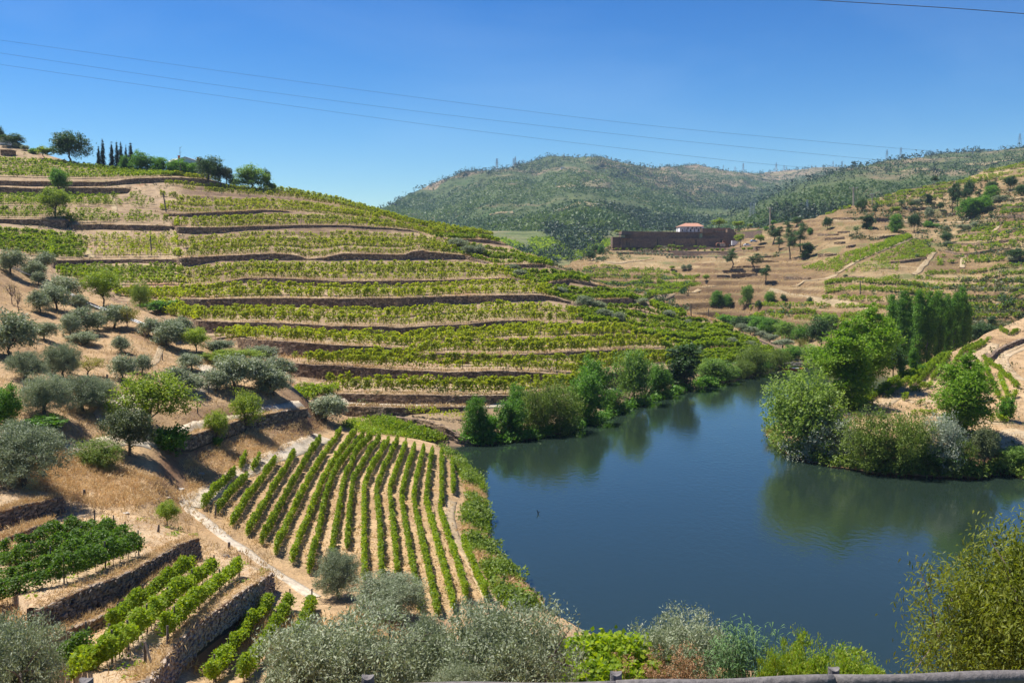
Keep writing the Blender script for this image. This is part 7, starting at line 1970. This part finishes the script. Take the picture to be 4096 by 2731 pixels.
PY = [('M1', 'R2', 1070, 410, 92, 'tall lattice pylon on the left shoulder of the mountain'), ('M1', 'R2', 1184, 380, 62, 'left of two pylons standing together near the mountain top'), ('M1', 'R2', 1196, 378, 72, 'right of two pylons standing together near the mountain top'), ('M1', 'R2', 1224, 366, 36, 'small distant pylon right of the close pair'), ('M1', 'R2', 1249, 354, 30, 'smallest pylon nearest to the mountain top'),
      ('M1', 'R3', 277, 400, 36, 'small pylon on the right mountain saddle, first from left'), ('M1', 'R3', 358, 407, 35, 'small pylon on the right mountain saddle, second from left'), ('M1', 'R3', 414, 413, 62, 'wide armed pylon at the left of the yellow clearing'), ('M1', 'R3', 596, 417, 24, 'very small pylon over the yellow clearing'), ('M1', 'R3', 628, 412, 30, 'small pylon beside the tall one on the clearing'),
      ('M1', 'R3', 641, 410, 62, 'tall pylon in the middle of the yellow clearing'), ('M1', 'R3', 695, 404, 40, 'pylon right of the middle clearing, left of two'), ('M1', 'R3', 711, 402, 30, 'pylon right of the middle clearing, right of two'), ('M1', 'R3', 884, 386, 24, 'tiny pylon on the far right crest, left one'), ('M1', 'R3', 913, 382, 16, 'tiny pylon on the far right crest, right one'),
      ('M1', 'R3', 1033, 378, 42, 'pylon on the crest left of the wooded ridge'), ('M2', 'R3', 1093, 404, 68, 'pylon rising at the dip where the ridges meet'), ('M2', 'R3', 1403, 334, 76, 'pylon on the wooded ridge, left of a pair'), ('M2', 'R3', 1499, 321, 78, 'pylon on the wooded ridge, right of a pair'), ('M2', 'R3', 1997, 300, 40, 'faint pylon on the upper wooded ridge'),
      ('M2', 'R3', 2188, 266, 38, 'small pylon near the top of the wooded ridge'), ('M2', 'R3', 2317, 242, 94, 'tall pylon at the right edge of the skyline'), ('M2', 'R3', 466, 722, 104, 'pylon against the woods behind the winery, left one'), ('M2', 'R3', 487, 722, 98, 'pylon against the woods behind the winery, right one'), ('M2', 'R3', 853, 712, 112, 'pylon against the woods above the pine belt')]
for pn, rg_, x, y, h_, lab in PY:
    u, v = RG[rg_](x, y)
    b = hit(pn, u, v)
    if b[1] > 6000: b = at(u, v, 3000.)
    hm = h_ * .581 * b[1] / FP
    t_ = thing('pylon', lab, 'pylon', tuple(b), 'power pylons on the ridges')
    t_.scale = (hm / 42,) * 3
    t_.rotation_euler = (0, 0, .3)
    for me in pm: link(me.name, me, None, t_)
def pole(label, pn, region, x, y, xt, yt, r=.16, mat='post', name='utility_pole', arm=0.0, sky=False, cat='pole', group='poles and posts'):
    u, v = RG[region](x, y)
    b = crest(region, x, y) if sky else hit(pn, u, v)
    tp = at(*[np.array(float(c)) for c in RG[region](xt, yt)], b[1])
    t_ = thing(name, label, cat, tuple(b), group)
    mb = MB(); mb.cyl(np.array([0, 0, -.3]), tp - b, r, 7); mb.build('shaft', M[mat], t_)
    if arm:
        mb = MB(); e = tp - b; mb.box(e + [0, 0, -.3], (arm, .25, .25)); mb.build('crossarm', M[mat], t_)
        for s in (-1, 0, 1):
            mb = MB(); mb.cyl(e + [s * arm * .42, 0, -.2], e + [s * arm * .42, 0, .5], .12, 6); mb.build('insulator', M['white'], t_)
    return t_
pole('leaning wooden pole at the corner between the left field and main rows', 'H', 'R1', 1145, 685, 1123, 556, .2)
pole('grey pole standing in the sparse middle field of the hill', 'H', 'R1', 1045, 985, 1035, 850, .16)
pole('pole below the white villa on the hilltop field', 'H', 'R1', 1242, 440, 1240, 355, .16)
pole('pole in front of the cypress group', 'H', 'R1', 870, 398, 868, 330, .14)
pole('tall white pole with a crossarm on the far ridge', 'RF', 'R3', 1174, 642, 1173, 518, .45, 'concrete', arm=5.0)
pole('white pole rising between the winery wing and dark pines', 'RF', 'R3', 599, 806, 599, 658, .4, 'concrete', arm=3.5)
pole('thin pole on the far ridge right of the tall white one', 'RF', 'R3', 1303, 650, 1302, 562, .25, 'concrete', arm=2.5)
pole('pole in the brown gully below the knoll', 'RF', 'Q3', 610, 860, 613, 745, .16)
pole('slim pole on the vine shoulder in front of the gully', 'H', 'Q3', 430, 862, 427, 690, .14)
pole('slim pole among the vine strips behind the poplars', 'RF', 'Q3', 2198, 590, 2198, 455, .2)
pole('pole at the left edge of the brown gully', 'RF', 'R3', 55, 1425, 55, 1330, .16)
for k, (x, y, yt, lab) in enumerate(((580, 295, 236, 'short dark post standing in the straw left of the path fork'), (1147, 287, 243, 'short dark post by the white stones near the path fork'), (1577, 642, 598, 'short dark post beside the descending foot path'))):
    pole(lab, 'N', 'B1', x, y, x, yt, .1, 'post', 'marker_post', cat='post')
for x, y, xt, yt, xb, yb, lab in ((1097, 585, 1093, 478, 1068, 608, 'braced trellis end post above the long dark wall'), (1000, 1478, 998, 1285, 1040, 1425, 'braced trellis end post in the lower terrace'), (750, 1272, 752, 1158, 742, 1300, 'trellis end post at the foot of the ledge'), (1155, 1310, 1152, 1172, 1150, 1325, 'trellis end post under the short third row'), (1486, 430, 1486, 336, 1478, 436, 'trellis end post at the second flat vineyard row')):
    pn = 'lower_terrace_bed' if 1150 < y or x == 750 else 'N'
    t_ = pole(lab, pn, 'B1', x, y, xt, yt, .06, 'post', 'trellis_end_post', cat='post', group='trellis end posts')
    b = np.array(t_.location); fo = at(*[np.array(float(c)) for c in RG['B1'](xb, yb)], b[1] - .35)
    tp = at(*[np.array(float(c)) for c in RG['B1'](xt, yt)], b[1])
    mb = MB(); mb.cyl(tp - b, fo - b, .05, 6); mb.build('brace', M['post'], t_)
for x, y, yt, lab in ((760, 735, 612, 'thin fence stake below the large olives'), (245, 595, 470, 'thin fence stake left of the large olive'), (1120, 465, 385, 'pale stout stake beside the golden almond'), (1697, 235, 170, 'stake leaning at the top of the foot path'), (1625, 405, 345, 'short stake above the airy acacia'), (1958, 590, 515, 'stake holding the blue hose, left one'), (2180, 590, 500, 'stake holding the blue hose, right one'), (2065, 795, 730, 'stake on the straw shelf above the lane')):
    pole(lab, 'N', 'Q5', x, y, x, yt, .07 if x != 1120 else .12, 'post', 'fence_stake', cat='post')
# twin pipes running down the olive grove, and a blue hose
for dy, lab in ((0, 'upper one of two long grey pipes running down the olive grove'), (22, 'lower one of two long grey pipes running down the olive grove')):
    P = poly3('N', 'Q4', *[(x, y + dy) for x, y in ((-60, 500), (0, 540), (150, 605), (350, 670), (550, 730), (700, 790), (940, 955), (1150, 1060), (1260, 1110), (1500, 1200), (1800, 1310), (2000, 1390), (2190, 1472))])
    P = smooth_line(resample(P, 2.5), 2); P[:, 2] += .45
    mb = MB(); mb.tube(P, .11, 6)
    o_ = mb.build('water_pipe', M['grey'], None, smooth=True); o_['label'] = lab; o_['category'] = 'pipe'; o_['group'] = 'pipes down the olive grove'
P = poly3('N', 'Q5', (1890, 548), (1960, 545), (2050, 540), (2180, 535), (2300, 540), (2420, 520)); P = resample(P, 1); P[:, 2] += .6
mb = MB(); mb.tube(P, .06, 5); o_ = mb.build('water_hose', M['blue'], None); o_['label'] = 'blue hose strung on stakes along the lane'; o_['category'] = 'hose'
def cable(label, q, D, r):
    """hanging wire through sight points q at distances D"""
    P = np.array([at(*[np.array(float(c)) for c in RG['P'](x, y)], d) for (x, y), d in zip(q, D)])
    s = np.linspace(0, 1, len(P)); t = np.linspace(0, 1, 60)
    P = np.stack([np.interp(t, s, P[:, k]) for k in range(3)], -1)
    P = smooth_line(P, 12)
    mb = MB(); mb.tube(P, np.linspace(r[0], r[1], 60), 5)
    o_ = mb.build('power_cable', M['steel'], None, smooth=True); o_['label'] = label; o_['category'] = 'cable'; o_['group'] = 'cables across the sky'
dd = [120, 185, 220, 255, 290, 325, 360]
cable('uppermost of three thin cables spanning the whole sky', [(-700, 0), (0, 92), (500, 163), (1000, 230), (1500, 291), (2000, 336), (2200, 352)], dd, (.014, .036))
cable('middle of three thin cables spanning the whole sky', [(-700, 20), (0, 122), (500, 197), (1000, 262), (1500, 318), (1850, 352), (2020, 368)], dd, (.014, .036))
cable('lowest of three thin cables spanning the whole sky', [(-700, 40), (0, 149), (500, 220), (1000, 290), (1400, 338), (1700, 372), (1860, 386)], dd, (.014, .036))
cable('short dark cable cutting the top right corner', [(1100, -52), (1500, -27), (1860, 0), (2000, 8), (2200, 20), (2352, 32), (2500, 44), (3000, 88)], [60] * 8, (.022, .022))

# ------------------------------------------------------------------ log rail, reeds, dead stalks, stones
pk = [(198, 7.3, None), (845, 7.8, 1557), (1415, 8.3, 1548), (1915, 8.8, 1535), (2480, 9.45, 1528)]
tops = {845: 1549, 1415: 1541, 1915: 1531, 198: 1556, 2480: 1522}
rail_y = {198: 1577, 845: 1570, 1415: 1564, 1915: 1549, 2480: 1537}
fb_ = at(np.array(1415 * 1.7415), np.array(1600 * 1.7415), 8.4)
fence = thing('log_rail_fence', 'weathered grey log rail fence along the bottom edge', 'fence', tuple(fb_))
for x, D, _ in pk:
    tp = at(np.array(x * 1.7415), np.array(tops[x] * 1.7415), D + .07)
    mb = MB(); n_ = 12; th = np.arange(n_) * 2 * math.pi / n_; r_ = .052
    P0 = np.stack([np.cos(th) * r_, np.sin(th) * r_, 0 * th - 1.4], -1); P1 = P0.copy(); P1[:, 2] = -.022 * (1 - (np.cos(th)) ** 2)
    mid_ = np.array([[0, 0, -.022]]); V = np.concatenate([P0, P1, mid_]) + tp - fb_
    i = np.arange(n_); j = (i + 1) % n_
    mb.add(V, np.stack([i, j, j + n_, i + n_], -1)); mb.add(V, np.stack([i + n_, j + n_, np.full(n_, 2 * n_)], -1))
    mb.build('post', M['log'], fence)
ends = [at(np.array(x * 1.7415), np.array((rail_y[x]) * 1.7415), D - .05) - np.array([0, 0, .07]) for x, D, _ in pk]
for a, b in zip(ends, ends[1:]):
    d = unit(b - a); t = np.linspace(0, 1, 14)[:, None]
    P = (a + d * .012) * (1 - t) + (b - d * .012) * t; P[:, 2] += .006 * np.sin(t[:, 0] * 7 + a[0])
    mb = MB(); mb.tube(P - fb_, .07 + .004 * np.sin(t[:, 0] * 9 + a[0]), 14); mb.build('rail', M['log'], fence, smooth=True)
def reeds(base, n, hgt, wd, label):
    g = np.random.default_rng(5)
    t_ = thing('reed_clump', label, 'reeds', tuple(base))
    mb = MB(); LP, LL, LA = [], [], []
    for k in range(n):
        p = np.array([g.normal() * wd * .33, g.normal() * .5, -.3]); h = hgt * g.uniform(.7, 1.08)
        lean = np.array([g.normal() * .16 + p[0] * .08, g.normal() * .12, 0])
        P = np.array([p + lean * h * f ** 2 + np.array([0, 0, h * f]) for f in np.linspace(0, 1, 5)])
        mb.tube(P, np.linspace(.016, .006, 5), 4)
        m_ = 16
        f = g.uniform(.15, 1, m_)
        Q = p + lean * h * (f ** 2)[:, None] + np.array([0, 0, 1.0]) * (h * f)[:, None]
        a = np.stack([g.normal(size=m_), g.normal(size=m_), np.full(m_, .55)], -1)
        LP.append(Q); LA.append(unit(a)); LL.append(g.uniform(.35, .65, m_))
    mb.build('canes', M['reed'], t_, kind='stuff')
    P, A, L = np.concatenate(LP), np.concatenate(LA), np.concatenate(LL)
    side = unit(np.cross(A, np.array([0, 0, 1.0]))); w_ = .045
    mid2 = P + A * (L * .5)[:, None]; tip = P + A * (L * .85)[:, None] - np.array([0, 0, 1.0]) * (L * .35)[:, None]
    n_ = len(P)
    V = np.stack([P, mid2 - side * w_ * .6, mid2 + side * w_ * .6, tip], 1).reshape(-1, 3)
    i = np.arange(n_) * 4
    F = np.concatenate([np.stack([i, i + 1, i + 2], -1), np.stack([i + 1, i + 3, i + 2], -1)])
    me = mesh_np('leaves', V, F, var=np.tile(g.random(n_), 2))
    link('leaves', me, M['reed'], t_)
reeds(at(*[np.array(float(c)) for c in RG['P'](1708, 1610)], 43) , 130, 3.6, 2.1, 'clump of giant reeds with drooping leaves at the bottom, by the water')
b = at(*[np.array(float(c)) for c in RG['P'](1545, 1640)], 28)
t_ = thing('dead_weed_stalks', 'dry brown seed stalks in front of the pale round tree', 'dead weeds', tuple(b))
g = np.random.default_rng(8); mb = MB(); LP = []
for k in range(34):
    p = np.array([g.normal() * .55, g.normal() * .3, 0]); tip = p + np.array([g.normal() * .35, g.normal() * .2, g.uniform(1.0, 1.9)])
    mb.tube([p, (p + tip) / 2 + g.normal(size=3) * .05, tip], [.012, .009, .004], 4)
    for q in range(4):
        f = g.uniform(.4, .9); e = p + (tip - p) * f; e2 = e + np.array([g.normal() * .2, g.normal() * .12, g.uniform(.1, .4)])
        mb.tube([e, e2], [.006, .003], 3); LP.append(e2 + g.normal(size=(22, 3)) * .05)
    LP.append(tip + g.normal(size=(40, 3)) * np.array([.05, .05, .12]))
mb.build('stalks', M['dead'], t_, kind='stuff')
P = np.concatenate(LP); me = leaf_mesh('seed_heads', P, .05, .03, g); link('seed_heads', me, M['dead'], t_)
# boulder, loose stones, driftwood and a beached boat
def rock(label, pn, region, x, y, w_, h_, mat='stone_near', name='boulder', group='loose stones'):
    u, v = RG[region](x, y); b = hit(pn, u, v); s_ = (RG[region](1, 0)[0] - RG[region](0, 0)[0]) * b[1] / FP
    g = np.random.default_rng(int(x * 7 + y))
    n1, n2 = 6, 9
    th, ph = np.linspace(0, math.pi, n1)[1:-1], np.arange(n2) * 2 * math.pi / n2
    V = [(0, 0, -1)] + [(math.sin(a) * math.cos(p) * g.uniform(.8, 1.2), math.sin(a) * math.sin(p) * g.uniform(.8, 1.2), -math.cos(a) * g.uniform(.85, 1.15)) for a in th for p in ph] + [(0, 0, 1)]
    V = np.array(V) * np.array([w_ * s_ / 2, w_ * s_ / 2.4, h_ * s_ / 2]) + [0, 0, h_ * s_ * .3]
    F4 = [[1 + r * n2 + k, 1 + r * n2 + (k + 1) % n2, 1 + (r + 1) * n2 + (k + 1) % n2, 1 + (r + 1) * n2 + k] for r in range(len(th) - 1) for k in range(n2)]
    F3 = [[0, 1 + (k + 1) % n2, 1 + k] for k in range(n2)] + [[len(V) - 1, 1 + (len(th) - 1) * n2 + k, 1 + (len(th) - 1) * n2 + (k + 1) % n2] for k in range(n2)]
    o_ = link(name, mesh_np(name, V, [np.array(F4), np.array(F3)]), M[mat]); o_.location = Vector(b)
    o_['label'] = label; o_['category'] = 'rock'; o_['group'] = group
rock('dark boulder at the upper end of the three row terrace', 'N', 'B1', 1553, 722, 70, 55)
M['paleshale'] = plain_mat('pale_schist', (.48, .43, .36), .9, var=.3, bstr=.4)
for k, (rg_, x, y, w_, h_, lab) in enumerate((('B2', 1020, 362, 42, 22, 'pale flat stone at the water edge, first from the far end'), ('B2', 1025, 442, 36, 16, 'pale flat stone at the water edge, second from the far end'), ('B2', 1003, 460, 26, 14, 'small stone at the water edge below the second pale one'), ('B2', 1000, 548, 34, 18, 'whitish stone under the bank weeds at the water'), ('B2', 990, 572, 34, 20, 'brown stone under the whitish one at the water'),
                                             ('B1', 1385, 135, 50, 24, 'pale broken slab on the straw bank by the far path'), ('B1', 1245, 238, 54, 16, 'flat pale slab at the edge of the wide path'), ('B1', 1150, 293, 60, 12, 'pale slab beside the second dark post'), ('B1', 1080, 305, 40, 12, 'small pale slab left of the second dark post'), ('B1', 868, 400, 50, 10, 'scattered pale stones left of the path fork'), ('B1', 1645, 660, 26, 12, 'pale stone on the descending foot path'))):
    rock(lab, 'N', rg_, x, y, w_, h_, 'paleshale', 'loose_stone')
for k, (x, y, w_, h_) in enumerate(((500, 738, 150, 46), (590, 740, 120, 60), (690, 605, 110, 46), (820, 605, 150, 70), (890, 748, 60, 40))):
    rock('heap of fallen earth and stones at the foot of hill wall, %s from left' % ORD[k + 1], 'H', 'R5', x, y, w_, h_, 'bank', 'rubble_heap', 'rubble heaps below the hill walls')
b = at(*[np.array(float(c)) for c in RG['Q3'](1497, 1388)], depth_z(*[np.array(float(c)) for c in RG['Q3'](1497, 1388)], .0)); b[2] = .0
t_ = thing('rowing_boat', 'small orange and white boat lying at the driftwood spit', 'boat', tuple(b))
def hull(L, B_, z0, z1):
    mb = MB(); n_ = 9; t = np.linspace(-1, 1, n_); w_ = B_ * (1 - np.abs(t) ** 2.2)
    V = []
    for k in range(n_): V += [(t[k] * L / 2, -w_[k] / 2, z1 + .12 * t[k] ** 2), (t[k] * L / 2 * .9, -w_[k] * .3, z0), (t[k] * L / 2 * .9, w_[k] * .3, z0), (t[k] * L / 2, w_[k] / 2, z1 + .12 * t[k] ** 2)]
    F = [[k * 4 + m_, (k + 1) * 4 + m_, (k + 1) * 4 + m_ + 1, k * 4 + m_ + 1] for k in range(n_ - 1) for m_ in range(3)]
    return mb.add(V, F)
M['orange'] = plain_mat('orange_paint', (.65, .16, .04), .5)
hull(5.4, 1.5, -.1, .5).build('hull', M['orange'], t_)
mb = MB(); mb.box((.6, 0, .45), (1.6, .9, .25)); mb.build('thwart', M['paint'], t_)
g = np.random.default_rng(12)
P0 = hit('H', *RG['Q3'](1500, 1345))
t_ = thing('driftwood_pile', 'pale driftwood and branches piled on the spit at the bend', 'driftwood', tuple(P0))
for k in range(14):
    mb = MB(); a = np.array([g.normal() * 2.4, g.normal() * .8, .2 + g.random() * .7]); d = np.array([g.normal() * 1.6, g.normal() * .6, g.normal() * .3]); mb.tube([a - d, a, a + d], [.12, .1, .05], 5); mb.build('branch', M['palebark'], t_)
b = at(*[np.array(float(c)) for c in RG['B2'](1352, 404)], depth_z(*[np.array(float(c)) for c in RG['B2'](1352, 404)], .0))
t_ = thing('water_snag', 'small black snag sticking out of the open water', 'branch', tuple(b))
mb = MB(); mb.tube([(0, 0, -.5), (.02, 0, .12), (-.1, 0, .42)], [.07, .06, .03], 6); mb.build('stem', M['dark'], t_)
mb = MB(); mb.tube([(0, 0, .1), (.22, 0, .28)], [.05, .02], 5); mb.build('side_branch', M['dark'], t_)

# ------------------------------------------------------------------ the air between
hz = bpy.data.meshes.new('haze')
mb = MB(); mb.box((0, 2700, 270), (9000, 5600, 560))
hz = mb.build('haze', None, None, kind='stuff')
m, t, out = mat_new('thin_summer_haze')
pv = t.nodes.new('ShaderNodeVolumePrincipled')
pv.inputs['Color'].default_value = (.48, .70, 1.0, 1)
pv.inputs['Density'].default_value = 0.000065
pv.inputs['Anisotropy'].default_value = 0.0
t.links.new(pv.outputs[0], out.inputs['Volume'])
hz.data.materials.append(m)
